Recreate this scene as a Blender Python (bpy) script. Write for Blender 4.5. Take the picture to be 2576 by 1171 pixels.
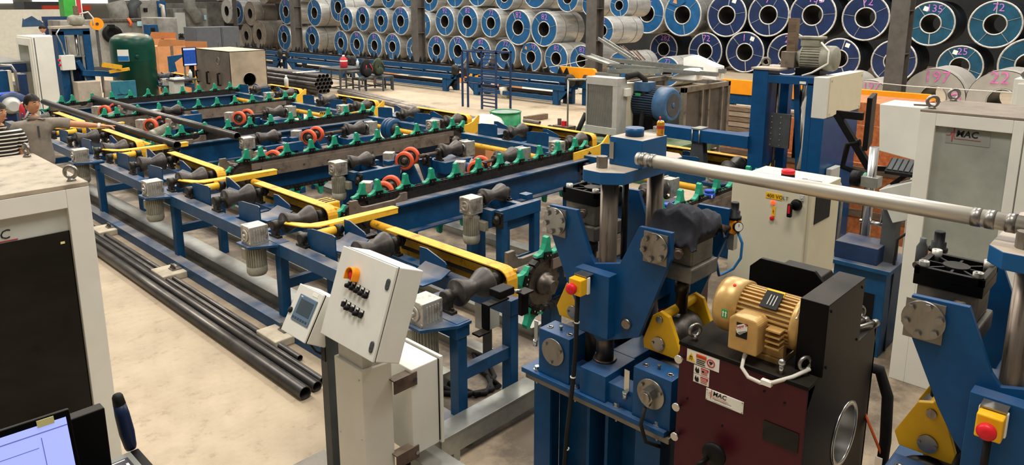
import bpy, math, random
from mathutils import Vector, Matrix
random.seed(7)
for o in list(bpy.data.objects): bpy.data.objects.remove(o)
SC = bpy.context.scene
COL = SC.collection
V = Vector
U = 0.89            # metres per layout unit: every measure below is in layout units; scene and camera scaled about the camera's floor point
PI = math.pi
# ---------------------------------------------------------------- camera
FPX, CX, CY, HY, CH, VP1X = 1820.0, 1288.0, 395.0, 8.0, 3.2, -650.0
PITCH = math.atan2(CY - HY, FPX)
YAW = math.atan2(CX - VP1X, math.hypot(FPX, CY - HY))
FWP = V((math.sin(YAW), math.cos(YAW), 0)); RT = V((math.cos(YAW), -math.sin(YAW), 0))
FW = FWP * math.cos(PITCH) - V((0, 0, 1)) * math.sin(PITCH)
UPV = FWP * math.sin(PITCH) + V((0, 0, 1)) * math.cos(PITCH)
cd = bpy.data.cameras.new('camera'); cam = bpy.data.objects.new('camera', cd); COL.objects.link(cam)
cd.sensor_fit = 'HORIZONTAL'; cd.sensor_width = 36.0
cd.lens = FPX / 2576 * 36.0
cd.shift_x = 0.0
cd.shift_y = (CY - 585.5) / 2576.0
cd.clip_start = 0.05; cd.clip_end = 300
R3 = Matrix((RT, UPV, -FW)).transposed()
cam.matrix_world = Matrix.Translation(V((0, 0, CH)) * U) @ R3.to_4x4()
SC.camera = cam
# ---------------------------------------------------------------- light
w = bpy.data.worlds.new('hall_light'); SC.world = w; w.use_nodes = True
w.node_tree.nodes['Background'].inputs[0].default_value = (1.0, 0.965, 0.91, 1)
w.node_tree.nodes['Background'].inputs[1].default_value = 0.50
def lamp(x, y, z, sx, sy, e, col=(1, .955, .88)):
    l = bpy.data.lights.new('high_bay_lamp', 'AREA'); l.shape = 'RECTANGLE'
    l.size = sx * U; l.size_y = sy * U; l.energy = e; l.color = col
    o = bpy.data.objects.new('high_bay_lamp', l); COL.objects.link(o); o.location = V((x, y, z)) * U
for i in range(4):
    for j in range(5):
        lamp(1.5 + 8.5 * i, 0.5 + 9.0 * j, 10.5, 1.6, 4.2, 430)
vs = SC.view_settings
vs.view_transform = 'Standard'; vs.look = 'None'; vs.gamma = 1.0; vs.use_curve_mapping = False
vs.exposure = 0.2
# ---------------------------------------------------------------- layout helper: picture ray to a plane of the hall
def at(px, py, z=None, X=None, Y=None):
    d = FW + RT * ((px - CX) / FPX) - UPV * ((py - CY) / FPX)
    if z is not None: k = (z - CH) / d.z
    elif X is not None: k = X / d.x
    else: k = Y / d.y
    return V((0, 0, CH)) + d * k
# ---------------------------------------------------------------- materials
def lin(h):
    h = h.lstrip('#'); c = [int(h[i:i + 2], 16) / 255 for i in (0, 2, 4)]
    return tuple((x / 12.92 if x <= .04045 else ((x + .055) / 1.055) ** 2.4) for x in c) + (1,)
M = {}
def mat(name, col, rough=.5, metal=0., var=.12, scale=6., dust=0., bump=0., dirt=None, emit=None, spec=None, stretch=None, coat=0.):
    m = bpy.data.materials.new(name); m.use_nodes = True; nt = m.node_tree; N = nt.nodes; L = nt.links
    b = N['Principled BSDF']; b.inputs['Roughness'].default_value = rough; b.inputs['Metallic'].default_value = metal
    if spec is None and not metal: spec = .25
    if spec is not None: b.inputs['Specular IOR Level'].default_value = spec
    if coat: b.inputs['Coat Weight'].default_value = coat; b.inputs['Coat Roughness'].default_value = .15
    c = lin(col)
    tc = N.new('ShaderNodeTexCoord'); src = tc.outputs['Object']
    if stretch:
        mp = N.new('ShaderNodeMapping'); mp.inputs['Scale'].default_value = stretch; L.new(src, mp.inputs[0]); src = mp.outputs[0]
    nz = N.new('ShaderNodeTexNoise'); nz.inputs['Scale'].default_value = scale; nz.inputs['Detail'].default_value = 6
    nz.inputs['Roughness'].default_value = .65; L.new(src, nz.inputs['Vector'])
    rp = N.new('ShaderNodeValToRGB'); L.new(nz.outputs['Fac'], rp.inputs[0])
    lo = lin(dirt) if dirt else tuple(x * (1 - 2.2 * var) for x in c[:3]) + (1,)
    hi = tuple(min(1, x * (1 + var)) for x in c[:3]) + (1,)
    e = rp.color_ramp.elements; e[0].position = .30; e[0].color = lo; e[1].position = .62; e[1].color = hi
    if dirt:
        k = e.new(.46); k.color = c
    out = rp.outputs[0]
    if dust:
        g = N.new('ShaderNodeNewGeometry'); s = N.new('ShaderNodeSeparateXYZ'); L.new(g.outputs['Normal'], s.inputs[0])
        n2 = N.new('ShaderNodeTexNoise'); n2.inputs['Scale'].default_value = 3.3; n2.inputs['Detail'].default_value = 7; L.new(tc.outputs['Object'], n2.inputs['Vector'])
        mr = N.new('ShaderNodeMapRange'); mr.inputs[1].default_value = .55; mr.inputs[2].default_value = 1.; L.new(s.outputs['Z'], mr.inputs[0])
        m2 = N.new('ShaderNodeMapRange'); m2.inputs[1].default_value = .33 if dust < .8 else .12; m2.inputs[2].default_value = .6 if dust < .8 else .36; L.new(n2.outputs['Fac'], m2.inputs[0])
        mu = N.new('ShaderNodeMath'); mu.operation = 'MULTIPLY'; L.new(mr.outputs[0], mu.inputs[0]); L.new(m2.outputs[0], mu.inputs[1])
        m3 = N.new('ShaderNodeMath'); m3.operation = 'MULTIPLY'; L.new(mu.outputs[0], m3.inputs[0]); m3.inputs[1].default_value = dust
        mx = N.new('ShaderNodeMixRGB'); L.new(m3.outputs[0], mx.inputs[0]); L.new(out, mx.inputs[1]); mx.inputs[2].default_value = lin('#b3a28a'); out = mx.outputs[0]
        if metal:
            ms = N.new('ShaderNodeMath'); ms.operation = 'MULTIPLY_ADD'; L.new(m3.outputs[0], ms.inputs[0]); ms.inputs[1].default_value = -metal; ms.inputs[2].default_value = metal; L.new(ms.outputs[0], b.inputs['Metallic'])
    L.new(out, b.inputs['Base Color'])
    if bump:
        bp = N.new('ShaderNodeBump'); bp.inputs['Strength'].default_value = bump; bp.inputs['Distance'].default_value = .01; L.new(nz.outputs['Fac'], bp.inputs['Height']); L.new(bp.outputs[0], b.inputs['Normal'])
    if emit:
        b.inputs['Emission Color'].default_value = c; b.inputs['Emission Strength'].default_value = emit
    M[name] = m; return m
mat('blue', '#0f4269', .42, var=.12, dust=.45, scale=9)
mat('blue_clean', '#0b4675', .36, var=.08, dust=.10, scale=9)
mat('blue_dark', '#1f3355', .45, var=.12, dust=.25)
mat('yellow', '#dca32a', .45, var=.06, scale=12, dirt='#8d6a1e')
mat('yellow_clean', '#e6b01c', .4, var=.05)
mat('orange', '#f0921a', .4, var=.04)
mat('green', '#249675', .5, var=.10, scale=14, dust=.12)
mat('green_tank', '#073a2d', .35, var=.12, dust=.7, scale=3)
mat('green_drum', '#0c7a4a', .38, var=.15, dust=.4)
mat('green_base', '#3c5f42', .5, var=.2, dust=.35)
mat('black', '#101010', .5, var=.2, scale=12, spec=.15)
mat('black_satin', '#0b0b0c', .45, var=.15, dust=.06, spec=.10)
mat('chain', '#24211f', .5, metal=.4, var=.3, scale=30, bump=.3)
mat('rubber', '#1c1c1c', .7, var=.2)
mat('roller', '#4b4642', .45, metal=.55, var=.25, scale=9)
mat('bearing', '#26231f', .5, metal=.35, var=.3, scale=20, dust=.15)
mat('steel', '#8d8a85', .33, metal=.9, var=.2, scale=8, dirt='#5b4a3c', stretch=(1, 1, .3))
mat('steel_dark', '#615a53', .42, metal=.8, var=.25, scale=9)
mat('steel_plate', '#7d776d', .5, metal=.55, var=.22, scale=5, dirt='#4d443a')
mat('galv', '#9a9d99', .34, metal=.75, var=.14, scale=5, dust=.25)
mat('chrome', '#c4c5c3', .25, metal=1., var=.06)
mat('alu', '#a9a69e', .4, metal=.55, var=.22, scale=14, dirt='#6d675c', bump=.2)
mat('motor_grey', '#8d8b7c', .5, var=.14, scale=10, dust=.25)
mat('motor_blue', '#3d5f82', .48, var=.15, dust=.4)
mat('rail_brown', '#6f6358', .6, metal=.25, var=.22, scale=7, dirt='#463a30')
mat('rust', '#5a4a40', .7, var=.3, scale=6, dust=.3)
mat('wheel', '#dd5a38', .42, var=.08, scale=9)
mat('pipe', '#4c4a49', .36, metal=.7, var=.22, scale=4, dirt='#3b3633', dust=.25)
mat('pipe_far', '#6c655f', .45, metal=.4, var=.3, scale=3, dust=.7)
mat('tube_silver', '#c2bcb0', .36, metal=.6, var=.12, scale=5, dirt='#8d8478', stretch=(3, .5, 3))
mat('cream', '#d3cbb0', .42, var=.03, scale=2)
mat('white_paint', '#d8d6cc', .42, var=.03, scale=3)
mat('grey_paint', '#c9c7bd', .45, var=.04, scale=3, dust=.55)
mat('grey_light', '#b9b9b2', .5, var=.05)
mat('grey_dark', '#45484a', .5, var=.1)
mat('radiator', '#b5b4ae', .45, metal=.2, var=.06)
mat('maroon', '#45101a', .42, var=.06, scale=4)
mat('gold', '#c09a5c', .36, metal=.35, var=.10, scale=8, dust=.15)
mat('red', '#d3202b', .35, var=.05)
mat('red_lit', '#ff4a1e', .4, emit=1.2)
mat('screen_blue', '#9aa5f2', .4, emit=.9, var=.02)
mat('screen_dark', '#3d4a52', .25, var=.05)
mat('screen_navy', '#1c3f86', .3, emit=.5, var=.3, scale=30)
mat('glass_dark', '#040404', .05, var=.3, scale=3, spec=.28)
mat('glass_grey', '#989a90', .12, var=.12, scale=1.5, spec=.5)
mat('paper', '#e9e6da', .6, var=.02)
mat('note', '#efe6a0', .6, var=.02)
mat('label_green', '#2f9b58', .5, var=.02)
mat('ink', '#181818', .6, var=.02)
mat('ink_red', '#b3333a', .6, var=.02)
mat('ink_orange', '#d9582b', .6, var=.02)
mat('ink_violet', '#b070c0', .7, var=.15)
mat('ink_pink', '#d977b8', .75, var=.2)
mat('sign_yellow', '#edb921', .45, var=.02)
mat('card', '#c48a5c', .75, var=.08, scale=4)
mat('wood', '#b06a3e', .6, var=.18, scale=3, stretch=(1, 6, 6))
mat('timber', '#6f5d4c', .7, var=.2, stretch=(6, 1, 6))
mat('foam', '#eeeee8', .7, var=.02)
mat('skin', '#c08a68', .5, var=.06, scale=12)
mat('hair', '#17120f', .55, var=.2)
mat('shirt_grey', '#857c70', .8, var=.12, scale=8, bump=.5)
mat('trousers', '#33363c', .8, var=.15)
mat('cloth_dark', '#33343b', .85, var=.18, scale=9, bump=.5)
mat('teal_plate', '#2f6d80', .45, var=.1)
mat('water_cap', '#2448a8', .4, var=.05)
mat('cable_blue', '#2b6fa8', .4, var=.05)
mat('cable_white', '#cfcabf', .5, var=.05)
mat('cable_orange', '#d8602f', .5, var=.05)
mat('column_steel', '#56524d', .55, metal=.2, var=.14, scale=3)
mat('coil_face', '#1b5382', .38, var=.14, scale=2.5, coat=.2)
mat('coil_face_dark', '#17294e', .35, var=.18, scale=2, coat=.25)
mat('coil_face_teal', '#16485f', .35, var=.18, scale=2, coat=.25)
mat('coil_face_grey', '#a8a49c', .5, var=.07, scale=2)
mat('coil_face_rust', '#9c9184', .55, var=.15, scale=3)
mat('coil_skin', '#c9c7c1', .3, metal=.55, var=.14, scale=1.5, stretch=(1, 5, 5), bump=.12)
mat('coil_skin_brown', '#9d9488', .4, metal=.45, var=.14, scale=1.5)
mat('coil_wrap', '#b3aea6', .38, metal=.25, var=.08, scale=1.5)
mat('coil_bore', '#33312f', .5, metal=.4, var=.2)
mat('wall_paint', '#d9d4c4', .7, var=.04)
mat('machine_grey', '#85837c', .55, var=.2, scale=2, dust=.3)
mat('concrete_pad', '#bdb19c', .85, var=.12, scale=7, bump=.3)
mat('yellow_arm', '#ebb437', .42, var=.05, scale=10, dirt='#c79a30')
mat('can_gold', '#d99a2b', .3, metal=.6, var=.08)
mat('blue_top', '#155488', .4, var=.06, dust=.85, scale=6)
mat('screen_frame', '#5d7286', .4, var=.04)
mat('screen_line', '#7078c0', .4, emit=.35, var=.02)
mat('pen_blue', '#14213f', .4, var=.05)
mat('cabinet_top', '#a39784', .65, var=.16, scale=7, dirt='#75695a')
mat('steel_dusty', '#a89c8c', .7, var=.1, scale=5)
mat('orange_rail', '#f59a1b', .4, var=.03)
mat('radiator_fin', '#8b8a84', .45, metal=.4, var=.06)
mat('coil_face_white', '#d5d2c8', .5, var=.05)
mat('coil_band', '#8d8a84', .35, metal=.7, var=.1)
mat('drum_top', '#7d8b80', .5, metal=.3, var=.2, scale=4)
mat('pail_print', '#cfcdbb', .5, var=.25, scale=5, dirt='#5a6a3c')
mat('film', '#cfccc2', .25, var=.1, scale=7)
mat('table_steel', '#5d605f', .3, metal=.5, var=.12)
mat('jug_red', '#b8323a', .35, var=.06)
mat('clear_plastic', '#c9cdc9', .15, var=.05)
mat('bag_black', '#1b1b1c', .8, var=.2, bump=.4)
mat('bag_green', '#38402f', .8, var=.25, bump=.4)
mat('wall_dark', '#3a3a3a', .8, var=.15, scale=.4)
mat('wall_grey', '#8b8880', .8, var=.12, scale=.3)
mat('window_lit', '#fdfbf2', .5, emit=2.2)
mat('blue_faded', '#3c5878', .7, var=.15, scale=2)
mat('glass_olive', '#5d6152', .12, var=.15)
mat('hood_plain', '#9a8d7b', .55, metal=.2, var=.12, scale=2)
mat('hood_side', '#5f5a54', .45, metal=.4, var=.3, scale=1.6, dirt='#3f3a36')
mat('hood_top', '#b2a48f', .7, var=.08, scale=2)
mat('grey_cab', '#54565a', .5, var=.06)
mat('notice_blue', '#9fc4cc', .6, var=.03)
mat('rail_red', '#d8462f', .5, var=.06)
mat('green_bright', '#3c9a3a', .45, var=.06)
mat('lips', '#a8685a', .5, var=.04)
mat('shirt_blue', '#a9b4cc', .8, var=.06)
mat('container_rust', '#4c4641', .6, metal=.2, var=.3, scale=2.2, dirt='#2f2a27')
mat('timber_grey', '#8a7d6d', .75, var=.15, stretch=(6, 1, 6))
mat('glass_plate', '#858780', .2, var=.04)
mat('column_bar', '#7d7165', .38, metal=.75, var=.18, scale=14, dirt='#4f4236', stretch=(4, 4, .25))
mat('cast_grey', '#77736a', .5, metal=.35, var=.2, scale=10, dust=.3)
mat('cabinet_top_dark', '#7f7468', .7, var=.12, scale=5)
mat('motor_dark', '#24374a', .5, var=.15, dust=.15)
mat('bore_steel', '#b9b8b4', .3, metal=.9, var=.04, scale=3)
mat('coil_wrap_shade', '#22272e', .45, var=.2, scale=2)  # dark wrap colour that also paints in the shadow between stacked coils
mat('card_dark', '#37323a', .5, var=.06)
def floor_mat():
    m = mat('floor_concrete', '#b6a48c', .55, var=.05)
    nt = m.node_tree; N = nt.nodes; L = nt.links; b = N['Principled BSDF']
    tc = N.new('ShaderNodeTexCoord')
    def noise(s, d, r):
        n = N.new('ShaderNodeTexNoise'); n.inputs['Scale'].default_value = s; n.inputs['Detail'].default_value = d; n.inputs['Roughness'].default_value = r
        L.new(tc.outputs['Object'], n.inputs['Vector']); return n
    def ramp(n, stops):
        r = N.new('ShaderNodeValToRGB'); e = r.color_ramp.elements
        e[0].position, e[0].color = stops[0][0], lin(stops[0][1]); e[1].position, e[1].color = stops[-1][0], lin(stops[-1][1])
        for p, c in stops[1:-1]: k = e.new(p); k.color = lin(c)
        L.new(n.outputs['Fac'], r.inputs[0]); return r
    a = ramp(noise(1.6, 10, .72), [(.30, '#94826c'), (.43, '#a8967e'), (.55, '#b4a389'), (.7, '#beae95')])
    c = ramp(noise(6.5, 9, .75), [(.36, '#786956'), (.44, '#ab9981'), (.6, '#b6a48c'), (.75, '#c2b299')])
    mx = N.new('ShaderNodeMixRGB'); mx.inputs[0].default_value = .42; L.new(a.outputs[0], mx.inputs[1]); L.new(c.outputs[0], mx.inputs[2])
    s = ramp(noise(.55, 5, .6), [(.30, '#8f8273'), (.42, '#ffffff'), (.7, '#ffffff')])
    mm = N.new('ShaderNodeMixRGB'); mm.blend_type = 'MULTIPLY'; mm.inputs[0].default_value = .6; L.new(mx.outputs[0], mm.inputs[1]); L.new(s.outputs[0], mm.inputs[2])
    sp = N.new('ShaderNodeSeparateXYZ'); L.new(tc.outputs['Object'], sp.inputs[0])
    def band(out, lo, hi, soft):
        f = []
        for v0, v1 in ((lo - soft, lo), (hi + soft, hi)):
            r = N.new('ShaderNodeMapRange'); r.inputs[1].default_value = v0 * U; r.inputs[2].default_value = v1 * U; L.new(out, r.inputs[0]); f.append(r)
        k = N.new('ShaderNodeMath'); k.operation = 'MULTIPLY'; L.new(f[0].outputs[0], k.inputs[0]); L.new(f[1].outputs[0], k.inputs[1]); return k
    bx, by = band(sp.outputs['X'], 3.3, 9.6, .25), band(sp.outputs['Y'], 1.5, 18.5, .6)
    dn = N.new('ShaderNodeMapRange'); dn.inputs[1].default_value = .3; dn.inputs[2].default_value = .55; L.new(noise(2.2, 8, .7).outputs['Fac'], dn.inputs[0])
    k1 = N.new('ShaderNodeMath'); k1.operation = 'MULTIPLY'; L.new(bx.outputs[0], k1.inputs[0]); L.new(by.outputs[0], k1.inputs[1])
    k2 = N.new('ShaderNodeMath'); k2.operation = 'MULTIPLY_ADD'; L.new(k1.outputs[0], k2.inputs[0]); L.new(dn.outputs[0], k2.inputs[1]); k2.inputs[2].default_value = 0
    oil = N.new('ShaderNodeMixRGB'); L.new(k2.outputs[0], oil.inputs[0]); L.new(mm.outputs[0], oil.inputs[1]); oil.inputs[2].default_value = lin('#6a5e51')
    L.new(oil.outputs[0], b.inputs['Base Color'])
    bp = N.new('ShaderNodeBump'); bp.inputs['Strength'].default_value = .15; L.new(noise(9, 8, .7).outputs['Fac'], bp.inputs['Height']); L.new(bp.outputs[0], b.inputs['Normal'])
floor_mat()
def striped():
    m = mat('shirt_striped', '#1d1c1b', .8, var=.1); nt = m.node_tree; N = nt.nodes; L = nt.links
    tc = N.new('ShaderNodeTexCoord'); wv = N.new('ShaderNodeTexWave'); wv.bands_direction = 'Z'; wv.inputs['Scale'].default_value = 7.5; wv.inputs['Distortion'].default_value = .6; wv.inputs['Detail'].default_value = 0
    L.new(tc.outputs['Object'], wv.inputs['Vector']); r = N.new('ShaderNodeValToRGB'); r.color_ramp.interpolation = 'CONSTANT'
    e = r.color_ramp.elements; e[0].color = lin('#22201e'); e[1].position = .72; e[1].color = lin('#d6cfc2'); L.new(wv.outputs['Fac'], r.inputs[0]); L.new(r.outputs[0], N['Principled BSDF'].inputs['Base Color'])
striped()
# ---------------------------------------------------------------- mesh builder
def ortho(d):
    d = V(d).normalized(); a = V((0, 0, 1)) if abs(d.z) < .9 else V((1, 0, 0))
    u = a.cross(d).normalized(); return d, u, d.cross(u)
class MB:
    def __init__(s): s.v = []; s.f = []; s.sm = []
    def add(s, vs, fs, smooth=False):
        n = len(s.v); s.v += [V(p) for p in vs]; s.f += [tuple(i + n for i in f) for f in fs]; s.sm += ([smooth] * len(fs) if isinstance(smooth, bool) else smooth); return s
    def box(s, x0, x1, y0, y1, z0, z1):
        return s.add([(x0, y0, z0), (x1, y0, z0), (x1, y1, z0), (x0, y1, z0), (x0, y0, z1), (x1, y0, z1), (x1, y1, z1), (x0, y1, z1)],
                     [(0, 3, 2, 1), (4, 5, 6, 7), (0, 1, 5, 4), (1, 2, 6, 5), (2, 3, 7, 6), (3, 0, 4, 7)])
    def cbox(s, c, sx, sy, sz, rz=0., M3=None):
        m = M3 or Matrix.Rotation(rz, 3, 'Z'); c = V(c); r = []
        for z in (-1, 1):
            for x, y in ((-1, -1), (1, -1), (1, 1), (-1, 1)): r.append(c + m @ V((x * sx / 2, y * sy / 2, z * sz / 2)))
        return s.add(r, [(0, 3, 2, 1), (4, 5, 6, 7), (0, 1, 5, 4), (1, 2, 6, 5), (2, 3, 7, 6), (3, 0, 4, 7)])
    def bar(s, a, b, w, h):
        a = V(a); b = V(b); d, u, t = ortho(b - a); r = []
        for p in (a, b):
            for i, j in ((-1, -1), (1, -1), (1, 1), (-1, 1)): r.append(p + u * i * w / 2 + t * j * h / 2)
        return s.add(r, [(0, 3, 2, 1), (4, 5, 6, 7), (0, 1, 5, 4), (1, 2, 6, 5), (2, 3, 7, 6), (3, 0, 4, 7)])
    def lathe(s, o, d, prof, n=16, smooth=True, caps=True):
        o = V(o); d, u, t = ortho(d); vs = []; fs = []; sm = []
        for (k, r) in prof:
            for i in range(n):
                a = 2 * PI * i / n; vs.append(o + d * k + (u * math.cos(a) + t * math.sin(a)) * max(r, 1e-4))
        for j in range(len(prof) - 1):
            for i in range(n):
                k = (i + 1) % n; fs.append((j * n + i, j * n + k, (j + 1) * n + k, (j + 1) * n + i)); sm.append(smooth)
        if caps:
            fs.append(tuple(range(n - 1, -1, -1))); sm.append(False)
            m = (len(prof) - 1) * n; fs.append(tuple(range(m, m + n))); sm.append(False)
        return s.add(vs, fs, sm)
    def cyl(s, a, b, r, r2=None, n=16):
        a = V(a); b = V(b); L = (b - a).length
        return s.lathe(a, b - a, [(0, r), (L, r if r2 is None else r2)], n)
    def ring(s, o, d, ro, ri, t, n=24):
        return s.lathe(o, d, [(0, ri), (0, ro), (t, ro), (t, ri), (0, ri)], n, smooth=False, caps=False)
    def torus(s, o, d, R, r, n=20, m=8, a0=0., a1=2 * PI):
        o = V(o); d, u, t = ortho(d); vs = []; fs = []; full = abs(a1 - a0 - 2 * PI) < 1e-6; cnt = n if full else n + 1
        for i in range(cnt):
            a = a0 + (a1 - a0) * i / n; e = u * math.cos(a) + t * math.sin(a)
            for j in range(m):
                b = 2 * PI * j / m; vs.append(o + e * (R + r * math.cos(b)) + d * r * math.sin(b))
        for i in range(n):
            k = (i + 1) % cnt
            for j in range(m): l = (j + 1) % m; fs.append((i * m + j, k * m + j, k * m + l, i * m + l))
        return s.add(vs, fs, True)
    def sphere(s, o, r, n=14, m=8, sc=(1, 1, 1)):
        o = V(o); vs = []; fs = []
        for j in range(m + 1):
            th = PI * j / m
            for i in range(n):
                a = 2 * PI * i / n; vs.append(o + V((r * sc[0] * math.sin(th) * math.cos(a), r * sc[1] * math.sin(th) * math.sin(a), r * sc[2] * math.cos(th))))
        for j in range(m):
            for i in range(n): k = (i + 1) % n; fs.append((j * n + i, (j + 1) * n + i, (j + 1) * n + k, j * n + k))
        return s.add(vs, fs, True)
    def prism(s, poly, o, u, v, w, smooth=False):
        o = V(o); u = V(u); v = V(v); w = V(w); n = len(poly)
        if u.cross(v).dot(w) < 0: poly = poly[::-1]
        ar = sum(poly[i][0] * poly[(i + 1) % n][1] - poly[(i + 1) % n][0] * poly[i][1] for i in range(n))
        if (ar < 0) == (u.cross(v).dot(w) > 0): poly = poly[::-1]
        vs = [o + u * a + v * b for a, b in poly] + [o + u * a + v * b + w for a, b in poly]
        fs = [tuple(range(n - 1, -1, -1)), tuple(range(n, 2 * n))] + [(i, (i + 1) % n, n + (i + 1) % n, n + i) for i in range(n)]
        return s.add(vs, fs, [False, False] + [smooth] * n)
    def tube(s, pts, r, n=8, rr=None):
        pts = [V(p) for p in pts]; vs = []; fs = []; pu = None
        for i, p in enumerate(pts):
            d = (pts[min(i + 1, len(pts) - 1)] - pts[max(i - 1, 0)]).normalized()
            if pu is None: _, u, t = ortho(d)
            else:
                u = (pu - d * pu.dot(d)).normalized(); t = d.cross(u)
            pu = u; q = r if rr is None else rr[i]
            for k in range(n): a = 2 * PI * k / n; vs.append(p + (u * math.cos(a) + t * math.sin(a)) * q)
        for i in range(len(pts) - 1):
            for k in range(n): l = (k + 1) % n; fs.append((i * n + k, i * n + l, (i + 1) * n + l, (i + 1) * n + k))
        sm = [True] * len(fs); fs.append(tuple(range(n - 1, -1, -1))); m = (len(pts) - 1) * n; fs.append(tuple(range(m, m + n))); sm += [False, False]
        return s.add(vs, fs, sm)
    def pipe(s, a, b, r, ri, n=18):
        a = V(a); b = V(b); L = (b - a).length
        return s.lathe(a, b - a, [(0, ri), (0, r), (L, r), (L, ri), (0, ri)], n, caps=False)
    def star(s, a, b, ro, ri, nf):      # finned round body
        a = V(a); b = V(b); d, u, t = ortho(b - a); pl = []
        for i in range(nf):
            for k, r in ((0, ro), (.38, ro), (.5, ri), (.88, ri)):
                g = 2 * PI * (i + k) / nf; pl.append((r * math.cos(g), r * math.sin(g)))
        return s.prism(pl, a, u, t, b - a)
    def bolt(s, p, d, r=.012, h=.012):
        return s.lathe(p, d, [(0, r), (h, r)], 6, smooth=False)
    def flange(s, o, d, R, t, nb=6, br=.014, ph=0., R2=None):
        s.lathe(o, d, [(0, R), (t, R)], 28); d2, u, v = ortho(d)
        for i in range(nb):
            a = ph + 2 * PI * i / nb; s.bolt(V(o) + d2 * t + (u * math.cos(a) + v * math.sin(a)) * (R2 or R * .78), d, br, br)
        return s
    def mesh(s, name, off=(0, 0, 0)):
        o = V(off); me = bpy.data.meshes.new(name); me.from_pydata([((p - o) * U)[:] for p in s.v], [], s.f)
        me.polygons.foreach_set('use_smooth', s.sm); me.update(); return me
def link(name, me, m, parent=None, bev=0.):
    if m is not None and not me.materials: me.materials.append(M[m])
    o = bpy.data.objects.new(name, me); COL.objects.link(o)
    if parent: o.parent = parent
    if bev:
        b = o.modifiers.new('bevel', 'BEVEL'); b.width = bev * U; b.segments = 2; b.limit_method = 'ANGLE'; b.angle_limit = .7; b.harden_normals = False
    return o
def tag(o, label, cat, group=None):
    o['label'] = label; o['category'] = cat
    if group: o['group'] = group
    return o
def split(mb):
    """separate pieces of one builder (touching boxes stay together)"""
    n = len(mb.v); p = list(range(n))
    def f(i):
        while p[i] != i: p[i] = p[p[i]]; i = p[i]
        return i
    for fc in mb.f:
        for a in fc[1:]:
            x, y = f(fc[0]), f(a)
            if x != y: p[x] = y
    g = {}
    for i in range(n): g.setdefault(f(i), []).append(i)
    if len(g) < 2: return [mb]
    ks = list(g); bb = []
    for k in ks:
        c = [mb.v[i] for i in g[k]]; bb.append([(min(q[j] for q in c), max(q[j] for q in c)) for j in range(3)])
    q = list(range(len(ks)))
    def h(i):
        while q[i] != i: i = q[i]
        return i
    for i in range(len(ks)):
        for j in range(i):
            if all(bb[i][a][0] - .005 <= bb[j][a][1] and bb[j][a][0] - .005 <= bb[i][a][1] for a in range(3)):
                x, y = h(i), h(j)
                if x != y: q[x] = y
    r = {}
    for i, k in enumerate(ks): r.setdefault(h(i), []).extend(g[k])
    if len(r) < 2: return [mb]
    own = {}
    for k, l in r.items():
        for i in l: own[i] = k
    out = {k: MB() for k in r}; mp = {}
    for i in range(n): o = out[own[i]]; mp[i] = len(o.v); o.v.append(mb.v[i])
    for fc, s in zip(mb.f, mb.sm): o = out[own[fc[0]]]; o.f.append(tuple(mp[i] for i in fc)); o.sm.append(s)
    return list(out.values())
SMALL = set('bolts clip_bolts chain drive_chain corner_bolts cap_screws cover_screws plate_screws screws rating_lines warning_text danger_text cable_tie cover_slots frame_fins bolt_ring hose_couplings pulse_line magnet_mark screen_lines fins keys slats_small'.split())
class T:
    """a thing: an Empty at its base; parts are given in hall coordinates (or local ones with loc=True)"""
    def __init__(s, name, label, cat, base, group=None, rz=0., local=False):
        s.e = bpy.data.objects.new(name, None); COL.objects.link(s.e); s.b = V(base); s.e.location = s.b * U; s.e.rotation_euler[2] = rz
        s.e.empty_display_size = .1; s.off = V((0, 0, 0)) if local else s.b
        tag(s.e, label, cat, group)
    def p(s, name, mb, m, bev=0., par=None, label=None):
        first = None
        for b in ([mb] if name in SMALL or name in ('painted_number', 'lettering') else split(mb)):
            o = link(name, b.mesh(name, s.off), m, par or s.e, bev)
            if label: o['label'] = label
            if name in SMALL: o['kind'] = 'stuff'
            first = first or o
        return first
def solo(name, mb, m, label, cat, base=None, group=None, bev=0.):
    """a thing that is one mesh"""
    b = V(base) if base is not None else V((sum((p.x for p in mb.v)) / len(mb.v), sum((p.y for p in mb.v)) / len(mb.v), min(p.z for p in mb.v)))
    o = link(name, mb.mesh(name, b), m, None, bev); o.location = b * U
    return tag(o, label, cat, group)
def struct(name, mb, m, parent=None, bev=0.):
    o = link(name, mb.mesh(name), m, parent, bev)
    if not parent: o['kind'] = 'structure'
    return o
def copy_tree(src, parent=None):
    c = src.copy(); COL.objects.link(c); c.parent = parent
    for ch in src.children: copy_tree(ch, c)
    return c
def dup(src, base, label=None, rz=None, group=None):
    c = copy_tree(src); c.location = V(base) * U
    if rz is not None: c.rotation_euler[2] = rz
    if label: c['label'] = label
    if group: c['group'] = group
    return c
_tx = {}
def text(th, body, size, o, r, up, m, par=None, name='lettering', lift=.002, bold=0., shear=0.):
    """flat lying on a surface: o = left end of the baseline, r = reading direction, up = up direction"""
    key = (body, shear, bold)
    if key not in _tx:
        cu = bpy.data.curves.new('txt', 'FONT'); cu.body = body; cu.size = 1.0; cu.shear = shear; cu.offset = bold; cu.resolution_u = 2
        to = bpy.data.objects.new('txt', cu); COL.objects.link(to); bpy.context.view_layer.update()
        me = bpy.data.meshes.new_from_object(to.evaluated_get(bpy.context.evaluated_depsgraph_get()))
        _tx[key] = ([v.co.copy() for v in me.vertices], [tuple(p.vertices) for p in me.polygons])
        bpy.data.objects.remove(to); bpy.data.meshes.remove(me)
    vs, fs = _tx[key]; r = V(r).normalized(); up = V(up).normalized(); n = r.cross(up).normalized()
    mb = MB(); mb.add([V(o) + r * v.x * size + up * v.y * size + n * lift for v in vs], fs)
    return th.p(name, mb, m, par=par)
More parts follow.
